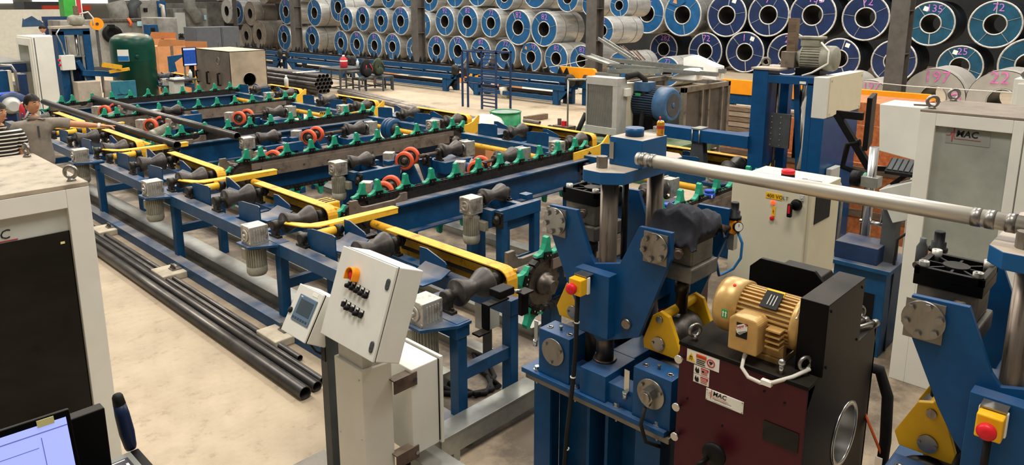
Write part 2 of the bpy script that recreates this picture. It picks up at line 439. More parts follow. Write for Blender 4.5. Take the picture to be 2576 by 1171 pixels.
ORD = ['first', 'second', 'third', 'fourth', 'fifth', 'sixth', 'seventh', 'eighth', 'ninth', 'tenth', 'eleventh', 'twelfth']
X3, Y3, Z3 = V((1, 0, 0)), V((0, 1, 0)), V((0, 0, 1))
# ================================================================ SETTING
struct('floor', MB().box(-14, 42, -10, 92, -.2, 0), 'floor_concrete')
# ================================================================ SHARED MACHINE PIECES
def roller_mb(x0, x1, y, z, r=.1, rn=.055, flip=False):
    L = x1 - x0; m = MB()
    pr = [(-.09, .03), (0, .03), (0, r * .82), (.012, r * .9), (L * .12, r * .86), (L * .46, rn), (L * .54, rn), (L * .88, r * .98), (L - .012, r), (L, r * .95), (L, .03), (L + .09, .03)]
    return m.lathe((x0, y, z), X3, pr, 20)
def pillow(m, x, y, z, zt):            # bearing block with its axis along x, standing at height zt
    m.box(x - .028, x + .028, y - .085, y + .085, zt, zt + .022)
    m.box(x - .024, x + .024, y - .045, y + .045, zt, z)
    m.lathe((x - .035, y, z), X3, [(0, .035), (0, .052), (.07, .052), (.07, .035)], 16)
    for k in (-1, 1): m.bolt((x, y + k * .065, zt + .02), Z3, .012, .025)
    return m
def gear_motor(th, x, y, z, top, g=.095, blen=.30, tb=(1, 0)):
    """square worm gearbox with a finned motor hanging below it"""
    gb = MB().box(x - g, x + g, y - g, y + g, z - g, z + g)
    gb.lathe((x - g, y, z), -X3, [(0, .062), (.014, .062), (.014, .04), (.004, .04), (.004, .02), (.03, .02)], 18)
    for sy in (-1, 1):
        for sz in (-1, 1):
            gb.lathe((x - g - .006, y + sy * g * .8, z + sz * g * .8), X3, [(0, .018), (2 * g + .012, .018)], 8)
    for k in range(5): gb.box(x - g * .6 + k * .026, x - g * .6 + k * .026 + .01, y - g - .008, y + g + .008, z - g * .7, z + g * .7)
    gb.lathe((x, y, z - g), -Z3, [(0, .075), (.03, .085), (.045, .085)], 18)
    a = th.p('gearbox', gb, 'alu', .006)
    zt = z - g - .045
    body = MB().star((x, y, zt), (x, y, zt - blen * .62), .098, .084, 26)
    th.p('motor_body', body, 'motor_grey', par=a)
    cw = MB().lathe((x, y, zt - blen * .62), -Z3, [(0, .1), (blen * .2, .1), (blen * .3, .085), (blen * .33, .05), (blen * .33, 0)], 20)
    th.p('fan_cowl', cw, 'motor_grey', par=a)
    tbx = MB().cbox((x + tb[0] * .115, y + tb[1] * .115, zt - blen * .3), .07 if tb[0] else .12, .12 if tb[0] else .07, .11)
    th.p('terminal_box', tbx, 'motor_grey', .006, par=a)
    return a
# ---------------------------------------------------------------- roller conveyor sections (two lines along y)
def conveyor(name, label, xb, yd, arm, sec=True, motor=True, near_leg=True, guide2=True, group='roller conveyor sections'):
    """xb: outer face of the side beam; yd: driven roller"""
    t = T(name, label, 'conveyor', (xb, yd, 0), group)
    dx = xb - 3.27
    def X(v): return v + dx
    zc = 1.02
    end = yd + (2.38 if guide2 else 1.6)
    t.p('side_beam', MB().box(X(3.27), X(3.40), yd - .22, end, .77, .9), 'blue', .006)
    t.p('side_beam', MB().box(X(3.84), X(3.95), yd - .22, end, .77, .9), 'blue', .006)
    pl = [(3.02, yd - .10), (3.27, yd - .24), (3.40, yd - .24), (3.40, yd + .14), (3.02, yd + .14)]
    t.p('motor_bracket', MB().prism([(X(a), b) for a, b in pl], (0, 0, .872), X3, Y3, Z3 * .022), 'blue')
    for yy in [yd - .16]:
        if yy > end: continue
        for xx in (3.29, 3.85): t.p('leg', MB().box(X(xx), X(xx + .09), yy - .05, yy + .05, .0, .77), 'blue', .005)
        t.p('cross_bar', MB().box(X(3.38), X(3.85), yy - .035, yy + .035, .40, .50), 'blue', .004)
        if yy < yd + 1: continue
    t.p('cross_member', MB().box(X(3.40), X(3.84), yd + .3, yd + .38, .79, .88), 'blue').name
    t.p('cross_member', MB().box(X(3.40), X(3.84), yd + 1.0, yd + 1.08, .79, .88), 'blue')
    if motor: gear_motor(t, X(3.15), yd, .985, .9, tb=(-.3, 1))
    for k, yy in enumerate((yd, yd + 1.32)):
        if k and not sec: continue
        ro = t.p('roller', roller_mb(X(3.46), X(3.79), yy, zc, .125, .066), 'roller')
        [t.p('bearing_block', pillow(MB(), *q), 'bearing', par=ro) for q in ((X(3.37), yy, zc, .9), (X(3.88), yy, zc, .9))]
        t.p('chain_sprocket', MB().lathe((X(3.93), yy, zc), X3, [(0, .055), (.03, .055), (.03, .03), (.06, .03)], 16), 'chain', par=ro)
    # chain guard: back plate and rim, open towards the rollers
    y0, y1 = yd - .12, yd + 1.50
    out = [(y0, .80), (y0, 1.02), (y0 + .012, 1.05), (y0 + .035, 1.077), (y0 + .07, 1.093), (y0 + .11, 1.10), (y1, 1.10)]
    inn = [(y1, 1.09), (y0 + .11, 1.09), (y0 + .075, 1.083), (y0 + .044, 1.069), (y0 + .022, 1.045), (y0 + .012, 1.02), (y0 + .012, .80)]
    g = t.p('chain_guard', MB().prism(out + inn, (X(3.91), 0, 0), Y3, Z3, X3 * .115), 'yellow', label='yellow rounded chain guard')
    t.p('guard_back', MB().box(X(4.015), X(4.025), y0 + .02, y1, .84, 1.085), 'yellow', par=g)
    ch = MB()
    for z in (1.065, .955): ch.box(X(3.955), X(3.98), yd, yd + 1.32, z - .012, z + .012)
    t.p('drive_chain', ch, 'chain', par=g)
    # V guides
    for yc in ([yd + .66, yd + 1.85] if guide2 else [yd + .66]):
        gd = t.p('guide_plate', MB().prism([(yc - .24, .89), (yc + .24, .89), (yc + .24, 1.08), (yc + .16, 1.10), (yc - .20, 1.12), (yc - .24, 1.11)], (X(3.425), 0, 0), Y3, Z3, X3 * .012), 'blue')
        t.p('guide_plate', MB().prism([(yc - .10, .91), (yc + .26, .91), (yc + .26, 1.08), (yc + .16, 1.085), (yc - .08, 1.02), (yc - .10, 1.0)], (X(3.85), 0, 0), Y3, Z3, X3 * .012), 'blue')
        t.p('guide_tray', MB().prism([(3.437, .955), (3.54, .905), (3.74, .905), (3.85, .955), (3.85, .967), (3.74, .917), (3.54, .917), (3.437, .967)], (dx, yc - .16, 0), X3, Z3, Y3 * .34), 'blue')
    if arm == 'flat':
        ya = yd - .42
        pl = [(3.42, ya + .33), (3.46, ya + .37), (3.60, ya + .14), (3.76, ya + .10), (4.55, ya + .075), (4.57, ya + .06), (4.57, ya - .03), (4.55, ya - .035), (3.74, ya - .02), (3.60, ya - .01), (3.49, ya + .10)]
        a = t.p('ejector_arm', MB().prism([(X(p), q) for p, q in pl], (0, 0, 1.035), X3, Y3, Z3 * .014), 'yellow_arm', .003, label='yellow ejector arm with bent tip')
        t.p('arm_web', MB().box(X(3.72), X(4.56), ya - .03, ya - .015, .985, 1.036), 'yellow_arm', par=a)
        t.p('pivot_tube', MB().cyl((X(3.45), ya - .05, .985), (X(3.76), ya - .05, .985), .042), 'yellow_arm', par=a)
        [t.p('pivot_bearing', pillow(MB(), *q), 'bearing', par=a) for q in ((X(3.40), ya - .05, .985, .9), (X(3.80), ya - .05, .985, .9))]
    elif arm == 'upright':
        ya = yd - .45
        pl = [(3.03, .80), (3.03, .97), (3.62, 1.0), (3.74, 1.03), (3.88, 1.14), (3.92, 1.13), (3.90, .98), (3.86, .84), (3.80, .80)]
        a = t.p('ejector_arm', MB().prism([(X(p), q) for p, q in pl], (0, ya, 0), X3, Z3, Y3 * .025), 'yellow_arm', .003, label='yellow ejector arm standing on edge')
        b = MB(); pillow(b, X(3.40), ya + .07, .985, .9); t.p('pivot_bearings', b, 'bearing', par=a)
    return t
YL = [3.92, 6.53, 9.13, 11.93, 14.75]
for k, y in enumerate(YL):
    lab = ['blue roller conveyor section behind the control pedestal, nearest of the near line', 'blue roller conveyor section with yellow arm, second from the control pedestal in near line',
           'blue roller conveyor section with yellow arm, third from the control pedestal in near line', 'blue roller conveyor section in front of the man in grey, fourth of near line',
           'blue roller conveyor section behind the man in grey, farthest of the near line'][k]
    conveyor('roller_conveyor', lab, 3.27, y, 'flat' if k else None)
YR = [4.48, 7.22, 10.23, 13.2, 16.4]
for k, y in enumerate(YR):
    lab = ['blue roller conveyor section beside the tall blue machine frame, nearest of the far line', 'blue roller conveyor section before the oil cooler unit, second of the far line',
           'blue roller conveyor section before the green drum, third of the far line', 'blue roller conveyor section beside the pipe bundle, fourth of the far line',
           'blue roller conveyor section by the round hole of the steel box, farthest of far line'][k]
    conveyor('roller_conveyor', lab, 8.66, y, 'upright', near_leg=True)
# ---------------------------------------------------------------- chain transfers with green pushers (six rows along x)
TOOTH = [(-.13, 0), (.13, 0), (.125, .016), (.082, .03), (.05, .062), (.034, .115), (.031, .160), (.006, .185), (-.024, .172), (-.027, .115), (-.046, .06), (-.08, .03), (-.125, .015)]
tooth_me = MB().prism(TOOTH, (0, -.032, 0), X3, Z3, Y3 * .056).mesh('pusher')
cm = MB().box(-.048, .048, -.05, -.035, -.02, .045)
for k in (-1, 1): cm.bolt((k * .022, -.05, .015), -Y3, .009, .006)
clip_me = cm.mesh('clip')
bolt_me = MB()
for k in (-1, 1): bolt_me.bolt((k * .022, -.052, .016), -Y3, .0085, .008)
bolt_me = bolt_me.mesh('clip_bolts')
def pusher(t, x, y, z, ang=0.):
    o = link('pusher', tooth_me, 'green', t.e); o.location = (V((x, y, z)) - t.off) * U; o.rotation_euler = (0, ang, 0)
    c = link('clip', clip_me, 'black', o)
    link('clip_bolts', bolt_me, 'chrome', o)['kind'] = 'stuff'
XL, XR, ZS, RS = 4.60, 8.60, .745, .225
ZC = .948
def sprocket_mb(x, y, z, r, hub=True):
    m = MB(); pl = []
    nt = 16
    for i in range(nt):
        for k, q in ((0, r), (.45, r), (.6, r * .9), (.85, r * .9)):
            a = 2 * PI * (i + k) / nt; pl.append((q * math.cos(a), q * math.sin(a)))
    m.prism(pl, (x, y - .02, z), X3, Z3, Y3 * .04)
    m.lathe((x, y - .02, z), -Y3, [(0, .105), (.035, .105), (.045, .085), (.085, .085), (.085, .05), (.13, .05)], 24)
    return m
def transfer(label, y, near_chain, ends=(True, True), k0=0, k1=10, full=True):
    t = T('chain_transfer', label, 'conveyor', (XL, y, 0), 'chain transfers with green pushers')
    s = -1 if near_chain else 1            # chain on the near side (-) or the far side (+) of the beam
    yb = y - s * .10                      # beam centre line
    yc = y
    zb, zt = .47, .855
    m = MB()                               # rolled I-beam
    m.box(XL + .18, XR + .3 * (not near_chain), yb - .11, yb + .11, zt - .018, zt); m.box(XL + .18, XR, yb - .11, yb + .11, zb, zb + .018); m.box(XL + .18, XR, yb - .007, yb + .007, zb + .016, zt - .016)
    t.p('beam', m, 'blue')
    t.p('chain_rail', MB().box(XL + .1, XR - .05, yc - .05, yc + .05, zt, ZC), 'rail_brown' if near_chain else 'chain')
    if near_chain:
        t.p('wear_plate', MB().box(XL + .25, XR - .16, yc - .062, yc - .05, .74, .90), 'rail_brown')
        bb = MB()
        for i in range(9): bb.bolt((XL + .5 + i * .42, yc - .062, .82), -Y3, .014, .012)
        t.p('bolts', bb, 'steel')
    # chain: top run, bottom run, around the sprockets
    c = MB(); p = .0685
    n = int((XR - XL) / p)
    for i in range(n):
        x = XL + i * p
        for k in (-1, 1): c.box(x + .003, x + p * .94, yc + k * .032 - .006, yc + k * .032 + .006, ZC, ZC + .043)
        c.box(x + .012, x + .04, yc - .026, yc + .026, ZC + .01, ZC + .033)
        c.box(x + .003, x + p * .94, yc - .038, yc + .038, ZS - RS - .045, ZS - RS - .005)
    for (xc, a0) in ((XL, PI / 2), (XR, -PI / 2)):
        for i in range(10):
            a = a0 + PI * (i + .5) / 10; q = V((xc + (RS + .002) * math.cos(a), yc, ZS + (RS + .002) * math.sin(a)))
            c.cbox(q, .062, .076, .042, M3=Matrix.Rotation(-(a - PI / 2), 3, 'Y'))
    t.p('chain', c, 'chain')
    for i in range(k0, k1): pusher(t, 4.87 + .41 * i, yc, ZC + .043)
    for i in range(1, 9): pusher(t, 4.99 + .41 * i, yc, ZS - RS - .045, PI)
    ra = RS + .02
    for xc, a in ((XR, 35), (XR, 128), (XL, 8), (XL, -70), (XL, -150)):
        ar = math.radians(a); pusher(t, xc + ra * math.sin(ar), yc, ZS + ra * math.cos(ar), ar)
    for i, xc in enumerate((XL, XR)):
        t.p('sprocket', sprocket_mb(xc, yc - (.0 if near_chain else -.0), ZS, RS), 'steel_dark')
        t.p('bearing', MB().cbox((xc, yc - s * .12, ZS), .17, .05, .17).lathe((xc, yc - s * .12 - .045, ZS), Y3, [(0, .06), (.09, .06)], 16), 'bearing')
        x0 = xc + (.18 if i == 0 else -.36)
        t.p('leg', MB().box(x0, x0 + .16, yb - .06, yb + .06, 0, zb), 'blue', .005)
    hook = [(0, 0), (.62, 0), (.62, .07), (.20, .07), (.14, .085), (.105, .125), (.095, .17), (.0, .17)]
    t.p('stop_block', MB().prism(hook, (XL - .25, yb - s * .1 - .02, .87), X3, Z3, Y3 * .04), 'rail_brown', .004)
    t.p('stop_block', MB().prism([(.55 - a, b * .6) for a, b in hook], (XL + .1, yb + s * .02, .855), X3, Z3, Y3 * .05), 'rail_brown', .004)
    return t
ROWS = dict(A=18.5, B=15.65, C=12.5, D=9.72, E=6.88, F=4.05)
transfer('chain transfer with green pushers in front of the green air tank, farthest row', ROWS['A'], False)
transfer('chain transfer with green pushers and brown rail, second row from the green tank', ROWS['B'], True)
transfer('chain transfer with green pushers on which the loose second pipe ends', ROWS['C'], False)
transfer('long chain transfer with brown rail and green pushers, third row from the camera', ROWS['D'], True)
transfer('long chain transfer with blue I-beam and green pushers before the oil cooler unit', ROWS['E'], False)
transfer('nearest chain transfer, its big dark sprocket right of the control pedestal', ROWS['F'], True)
# ---------------------------------------------------------------- yellow cross shafts between the sprockets
rk = sorted(ROWS.values())
def shaft(x, y0, y1, label):
    m = MB().cyl((x, y0, ZS), (x, y1, ZS), .046); t = T('drive_shaft', label, 'shaft', (x, (y0 + y1) / 2, 0), 'yellow drive shafts')
    t.p('tube', m, 'yellow')
    t.p('coupling', MB().cyl((x, y0 - .03, ZS), (x, y0 + .1, ZS), .065).cyl((x, y1 - .1, ZS), (x, y1 + .03, ZS), .065), 'bearing')
    return t
for i in range(5):
    a, b = rk[i] + .17, rk[i + 1] - .17
    d = ['nearest', 'second nearest', 'third nearest', 'second farthest', 'farthest'][i]
    r = shaft(XR, a, b, 'yellow drive shaft at the far line side, %s of five' % d)
    l = shaft(XL, a, b, 'yellow drive shaft beside the near roller line, %s of five' % d)
    if i == 2:
        m = MB()
        for k in range(3): m.lathe((XR, 11.45 + k * .09, ZS), Y3, [(0, .13), (0, .21), (.035, .22), (.05, .15), (.085, .15), (.09, .13)], 28)
        r.p('pulley', m, 'blue', label='blue grooved pulley')
        r.p('pulley_hub', MB().lathe((XR, 11.38, ZS), Y3, [(0, .09), (.06, .13), (.08, .13)], 20), 'bearing')
    if i in (1, 3):
        yy = a + (.35 if i == 1 else 1.15); xx = XL if i == 1 else XR
        m = MB().box(xx - .09, xx + .09, yy, yy + .28, ZS - .09, ZS + .10)
        q = (l if i == 1 else r); g = q.p('coupling_cover', m, 'yellow', .02)
        m = MB()
        for k in range(3): m.box(xx - .095, xx + .06, yy + .05 + k * .07, yy + .08 + k * .07, ZS + .06, ZS + .104)
        q.p('cover_slots', m, 'black', par=g)
# ---------------------------------------------------------------- inner roller stands
def stand(label, y, x=5.42):
    t = T('roller_stand', label, 'roller stand', (x + .4, y, 0), 'inner roller stands')
    d = x - 5.42
    gear_motor(t, 5.42 + d, y, .95, .8, tb=(.6, -1), blen=.34)
    ro = t.p('roller', roller_mb(5.60 + d, 5.93 + d, y, 1.0, .112, .06), 'roller')
    [t.p('bearing_block', pillow(MB(), *q), 'bearing', par=ro) for q in ((5.555 + d, y, 1.0, .9), (5.985 + d, y, 1.0, .9))]
    for yy in (-.27, .25): t.p('top_beam', MB().box(5.58 + d, 6.27 + d, y + yy - .04, y + yy + .04, .755, .9), 'blue', .005)
    t.p('cross_plate', MB().box(5.52 + d, 5.60 + d, y - .23, y + .21, .78, .9).box(5.94 + d, 6.02 + d, y - .23, y + .21, .80, .9), 'blue', .004)
    for xx in (5.60, 6.16):
        for yy in (-.26, .24): t.p('leg', MB().box(xx + d, xx + .1 + d, y + yy - .045, y + yy + .045, 0, .755), 'blue', .004)
    t.p('panel', MB().box(5.70 + d, 6.16 + d, y - .25, y - .235, .62, .755).box(5.70 + d, 6.16 + d, y - .25, y - .235, .16, .26), 'blue')
    t.p('back_panel', MB().box(5.70 + d, 5.86 + d, y + .225, y + .24, .1, .755).box(5.86 + d, 6.16 + d, y + .225, y + .24, .5, .755), 'blue')
    fb = MB().box(5.565 + d, 5.58 + d, y - .36, y - .19, .70, .88).lathe((5.565 + d, y - .275, .79), -X3, [(0, .055), (.025, .05), (.03, .03), (.045, .03)], 18)
    for a in (-.06, .06):
        for c in (-.065, .065): fb.bolt((5.565 + d, y - .275 + a, .79 + c), -X3, .013, .014)
    t.p('flange_bearing', fb, 'bearing')
    t.p('clamp_block', MB().box(6.13 + d, 6.25 + d, y - .2, y - .08, .9, .96), 'blue', .004)
    return t
stand('blue roller stand with grey gear motor before the nearest long blue beam', 5.85)
stand('blue roller stand with grey gear motor, between third row and fifth row of pushers', 8.57)
stand('blue roller stand with grey gear motor by the open end of second pipe', 11.25)
p = at(425, 278, z=1.0); stand('blue roller stand half hidden behind second row of green pushers', p.y, p.x - .3)
def table2(label, y, x=7.0):
    t = T('roller_stand', label, 'roller stand', (x + .3, y, 0), 'inner roller stands')
    d = x - 7.0
    t.p('table', MB().box(6.95 + d, 7.55 + d, y - .2, y + .22, .68, .86), 'blue', .006)
    t.p('post', MB().box(7.08 + d, 7.40 + d, y - .13, y + .15, 0, .68), 'blue', .006)
    t.p('side_bracket', MB().prism([(6.70, .9), (6.95, .9), (6.95, .5), (6.85, .5)], (d, y + .1, 0), X3, Z3, Y3 * .06), 'blue')
    ro = t.p('roller', roller_mb(7.05 + d, 7.38 + d, y, 1.0, .125, .066), 'roller')
    [t.p('bearing_block', pillow(MB(), *q), 'bearing', par=ro) for q in ((7.0 + d, y, 1.0, .86), (7.43 + d, y, 1.0, .86))]
    t.p('drive_rod', MB().cyl((6.62 + d, y, .985), (6.98 + d, y, .985), .024), 'rust', par=ro)
    g = MB().box(7.50 + d, 7.66 + d, y - .09, y + .09, .90, 1.08); g.lathe((7.5 + d, y, .99), -X3, [(0, .06), (.02, .05)], 16)
    for k in (-1, 1): g.box(7.49 + d, 7.67 + d, y + k * .075 - .014, y + k * .075 + .014, .86, 1.09)
    t.p('gearbox', g, 'alu', .006)
    f = MB().box(6.72 + d, 6.74 + d, y - .10, y + .06, .82, 1.0).lathe((6.72 + d, y - .02, .91), -X3, [(0, .05), (.03, .045), (.05, .025)], 16)
    for a in (-.055, .055):
        for c in (-.06, .06): f.bolt((6.72 + d, y - .02 + a, .91 + c), -X3, .012, .012)
    t.p('flange_bearing', f, 'bearing')
    return t
q = table2('blue roller table with white diamond label near the third row sprocket', 8.24, 6.98)
q.p('label_plate', MB().prism([(0, -.055), (.055, 0), (0, .055), (-.055, 0)], (7.47, 8.035, .80), X3, Z3, Y3 * -.004), 'paper')
table2('blue roller table beside the blue grooved pulley', 10.92, 7.06)
table2('blue roller table beside the yellow slotted coupling cover', 13.82, 7.08)
table2('blue roller table half hidden behind the fifth row of pushers', 7.25, 7.2)
table2('blue roller table behind the nearest pushers, left of cream cabinet', 4.62, 7.05)
def wheels(label, x, y, z=.95, ang=.64, fb=True):
    """pair of orange skewed wheels on one shaft"""
    t = T('skew_wheel_unit', label, 'wheel unit', (x, y, 0), 'orange skew wheel units')
    d = V((math.cos(ang), math.sin(ang), 0)); c = V((x, y, z))
    for k in (0, .34):
        o = c + d * k
        ti = MB().lathe(o - d * .04, d, [(0, .095), (0, .125), (.012, .136), (.068, .136), (.08, .125), (.08, .095)], 28, caps=False)
        w_ = t.p('tyre', ti, 'wheel', label='orange rubber tyre')
        hb = MB().lathe(o - d * .03, d, [(0, .02), (0, .045), (.012, .045), (.015, .085), (0, .096), (.06, .096), (.06, .02)], 24)
        hb.lathe(o - d * .06, d, [(0, .022), (.05, .022)], 12)
        t.p('wheel_hub', hb, 'steel_dark', par=w_)
    t.p('axle', MB().cyl(c - d * .03, c + d * .5, .022), 'steel_dark')
    s = V((-d.y, d.x, 0))
    t.p('gearbox', MB().cbox(c + d * .1 + s * .26, .15, .15, .2, rz=ang), 'alu', .008)
    t.p('motor_tube', MB().cyl(c + d * .17 + s * .2, c + d * .17 - s * .02, .065), 'motor_blue')
    br = MB().prism([(-.25, 0), (.22, 0), (.06, .42), (-.06, .42)], c + d * .20 - V((0, 0, .5)) , s, Z3, d * .05)
    t.p('swing_bracket', br, 'blue', .004)
    t.p('foot', MB().cbox(c + d * .22 - V((0, 0, .47)), .4, .42, .08, rz=ang).cbox((x + d.x * .22, y + d.y * .22, .22), .14, .14, .44, rz=ang), 'blue', .005)
    return t
wheels('pair of orange wheels left of the diamond-labelled roller table', 6.35, 8.27)
wheels('pair of orange wheels above the fourth row of green pushers, beside pulley side', 6.38, 10.95)
wheels('pair of orange wheels right of the second pipe, below second row', 6.55, 13.85)
wheels('two orange wheels showing between first pushers of the long I-beam row', 5.42, 7.52, .80)
wheels('two orange wheels showing behind first pushers of the third nearest row', 5.45, 10.45, .80)
wheels('orange wheel seen between the middle pushers of the I-beam row', 6.88, 7.3, .88)
wheels('pair of orange wheels behind the threaded rod of the blue roll stand', 6.62, 4.45, .82)
def skew_drive(label, x, y):
    t = wheels(label, x, y)
    m = MB().cbox((x + .33, y - .22, .98), .2, .2, .2, rz=.3); m.lathe((x + .28, y - .34, .98), V((-.3, -1, 0)), [(0, .06), (.02, .06), (.02, .035), (.006, .035)], 18)
    t.p('worm_gearbox', m, 'alu', .008)
    t.p('motor', MB().star((x + .22, y - .26, .93), (x - .12, y - .42, .86), .085, .075, 22).cyl((x - .12, y - .42, .86), (x - .2, y - .46, .845), .085), 'motor_grey')
    return t
skew_drive('orange wheel pair with grey geared motor left of the second pipe', 4.97, 14.15)
skew_drive('orange wheel pair with grey geared motor by the farthest beam', 4.99, 16.75)
# ================================================================ FOREGROUND: ROLL STANDS
def cyl_cap(t, c, s, zt, par=None):
    """square black cylinder cover with hub, spokes and corner bolts"""
    x, y = c; m = MB(); h = s / 2; th = .025
    m.box(x - h, x + h, y - h, y + h, zt - .085, zt - .035)
    for a, b, p, q in ((-h, h, -h, -h + th), (-h, h, h - th, h), (-h, -h + th, -h, h), (h - th, h, -h, h)): m.box(x + a, x + b, y + p, y + q, zt - .036, zt)
    m.lathe((x, y, zt - .036), Z3, [(0, .055), (.036, .055)], 20)
    for k in range(8):
        a = PI * k / 4; m.bar((x + .05 * math.cos(a), y + .05 * math.sin(a), zt - .02), (x + .12 * math.cos(a), y + .12 * math.sin(a), zt - .02), .012, .028)
    o = t.p('cylinder_cover', m, 'black_satin', .003, par=par)
    b = MB()
    for i in (-1, 1):
        for j in (-1, 1): b.lathe((x + i * (h - .03), y + j * (h - .03), zt - .03), Z3, [(0, .022), (.05, .022), (.05, .012), (.04, .012)], 12)
    t.p('corner_bolts', b, 'alu', par=o)
    return o
def roll_stand(label, dy, hoses):
    B = V((3.6, 2.42, 0)); t = T('roll_stand', label, 'roll stand', B)
    P = lambda n, m, k, bv=.004, par=None, lb=None: t.p(n, m, k, bv, par, lb)
    # pedestal
    P('pedestal', MB().box(3.42, 3.98, 2.06, 2.84, 0, .80), 'blue_clean')
    for yy in (1.98, 2.32, 2.46, 2.84):
        P('rib', MB().box(3.26, 3.42, yy, yy + .022, 0, .80), 'blue_clean', 0)
    P('rib', MB().box(3.255, 3.275, 2.78, 2.92, 0, .80).box(3.255, 3.275, 1.95, 2.12, 0, .80), 'blue_clean', 0)
    P('lower_plate', MB().box(3.19, 4.12, 1.86, 2.94, .80, .838), 'steel_plate')
    P('base_plate', MB().box(3.17, 4.12, 1.88, 2.96, .842, .875), 'blue_clean')
    for yy in (2.86, 2.54, 2.23, 1.95): t.p('bolt', MB().lathe((3.215, yy, .875), Z3, [(0, .024), (.006, .024)], 14).bolt((3.215, yy, .881), Z3, .018, .02).cyl((3.215, yy, .78), (3.215, yy, .84), .01, n=8), 'chrome')
    P('cross_beam', MB().box(3.22, 3.34, 2.0, 2.72, .875, 1.0), 'blue_clean')
    P('column_block', MB().box(3.19, 3.50, 2.30, 2.49, .875, 1.045), 'blue_clean')
    P('cross_beam', MB().box(3.90, 4.04, 2.0, 2.72, .875, 1.0), 'blue_clean')
    P('bridge_plate', MB().box(3.5, 3.98, 2.31, 2.48, 1.0, 1.045), 'blue_clean')
    for yc in (2.71, 1.99):
        bb = P('bearing_block', MB().box(3.20, 3.36, yc - .125, yc + .125, .875, 1.18), 'blue_clean')
        P('bearing_block', MB().box(3.92, 4.06, yc - .125, yc + .125, .875, 1.18), 'blue_clean')
        cp = MB().flange((3.20, yc, 1.06), -X3, .088, .012, 3, .012, .4)
        if yc < 2.5: cp.lathe((3.19, yc, 1.06), -X3, [(0, .045), (.05, .045)], 6, smooth=False).lathe((3.19, yc, 1.06), -X3, [(.05, .03), (.06, .03)], 12)
        t.p('end_cap', cp, 'steel', par=bb, label='round bolted steel end cap')
        s2 = MB()
        for k in (-.08, .08): s2.lathe((3.26, yc + k, 1.18), Z3, [(0, .02), (.004, .02), (.004, .012), (-.01, .012)], 14)
        s2.lathe((3.27, yc, 1.18), Z3, [(0, .008), (.02, .008), (.02, .012), (.03, .012)], 8)
        t.p('cap_screws', s2, 'steel', par=bb)
        t.p('lower_roller', MB().lathe((3.38, yc, 1.03), X3, [(0, .04), (.01, .14), (.06, .142), (.20, .075), (.32, .075), (.46, .142), (.52, .14), (.53, .04)], 30), 'roller')
    # columns and crosshead
    for xx in (3.37, 3.86):
        t.p('column', MB().cyl((xx, 2.44, 1.0), (xx, 2.44, 2.2), .053, n=28), 'column_bar')
    t.p('column_nut', MB().lathe((3.33, 2.47, 2.26), Z3, [(0, .033), (.07, .033)], 8, smooth=False), 'steel_plate')
    pl = [(3.22, 2.40), (3.22, 2.52), (3.29, 2.58), (3.92, 2.58), (4.0, 2.52), (4.0, 2.36), (3.92, 2.29), (3.30, 2.29)]
    P('crosshead', MB().prism(pl, (0, 0, 2.19), X3, Y3, Z3 * .072), 'blue_top')
    P('crosshead_block', MB().box(3.44, 3.70, 2.27, 2.5, 2.262, 2.43), 'blue_top')
    t.p('block_cap', MB().lathe((3.55, 2.4, 2.43), Z3, [(0, .055), (.05, .055)], 24), 'blue_clean')
    t.p('latch', MB().box(3.425, 3.44, 2.46, 2.49, 2.30, 2.40), 'chrome')
    t.p('threaded_rod', MB().cyl((3.62, 2.5, 1.5), (3.62, 2.5, 2.2), .02, n=10), 'chain')
    # carriage
    pts = [(1387, 514), (1455, 528), (1488, 640), (1500, 662), (1563, 662), (1612, 569), (1694, 586), (1691, 654), (1610, 848), (1505, 858), (1452, 762), (1430, 706), (1386, 572)]
    pl = [(at(a, b, X=3.30).y, at(a, b, X=3.30).z) for a, b in pts]
    P('side_plate', MB().prism(pl, (3.285, 0, 0), Y3, Z3, X3 * .03), 'blue_clean', .003)
    P('side_plate', MB().prism(pl, (3.93, 0, 0), Y3, Z3, X3 * .03), 'blue_clean', .003)
    P('carriage_body', MB().box(3.21, 3.50, 2.31, 2.56, 1.27, 1.66), 'blue_clean')
    P('carriage_body', MB().box(3.50, 3.93, 2.33, 2.54, 1.34, 1.62), 'blue_clean')
    t.p('lower_sleeve', MB().cyl((3.37, 2.44, 1.045), (3.37, 2.44, 1.28), .055, n=24).lathe((3.37, 2.44, 1.045), Z3, [(0, .075), (.012, .07)], 24), 'steel_dark')
    for yc, sg in ((2.77, 1), (2.055, -1)):
        cpl = t.p('corner_plate', MB().box(3.275, 3.286, yc - .075, yc + .075, 1.79, 1.965), 'steel_plate')
        t.p('pivot_flange', MB().flange((3.276, yc, 1.885), -X3, .085, .016, 6, .016, .3), 'steel', par=cpl, label='round steel flange with six bolts')
        t.p('trunnion', MB().cyl((3.31, yc, 1.885), (3.93, yc, 1.885), .04), 'steel_dark')
    t.p('pivot_pin', MB().lathe((3.285, 2.23, 1.375), -X3, [(0, .034), (.012, .034), (.018, .025)], 18), 'steel')
    # air cylinders with yellow swing brackets and upper rollers
    for yc, sg in ((2.74, 1), (2.06, -1)):
        ct = 2.05 if sg > 0 else 1.96
        cyl_cap(t, (3.60, yc), .27, ct)
        t.p('cylinder_body', MB().box(3.48, 3.72, yc - .12, yc + .12, ct - .22, ct - .085).box(3.45, 3.75, yc - .14, yc + .14, ct - .31, ct - .22), 'cast_grey', .01)
        t.p('air_fitting', MB().cyl((3.45, yc - .05, ct - .13), (3.36, yc - .1, ct - .12), .022).lathe((3.45, yc - .05, ct - .13), V((-.09, -.05, .01)), [(.03, .03), (.06, .03)], 6), 'rust')
        t.p('piston_rod', MB().lathe((3.60, yc, ct - .31), -Z3, [(0, .035), (.06, .035), (.06, .045), (.12, .045), (.12, .036), (ct - 1.71, .036)], 16), 'steel_dark')
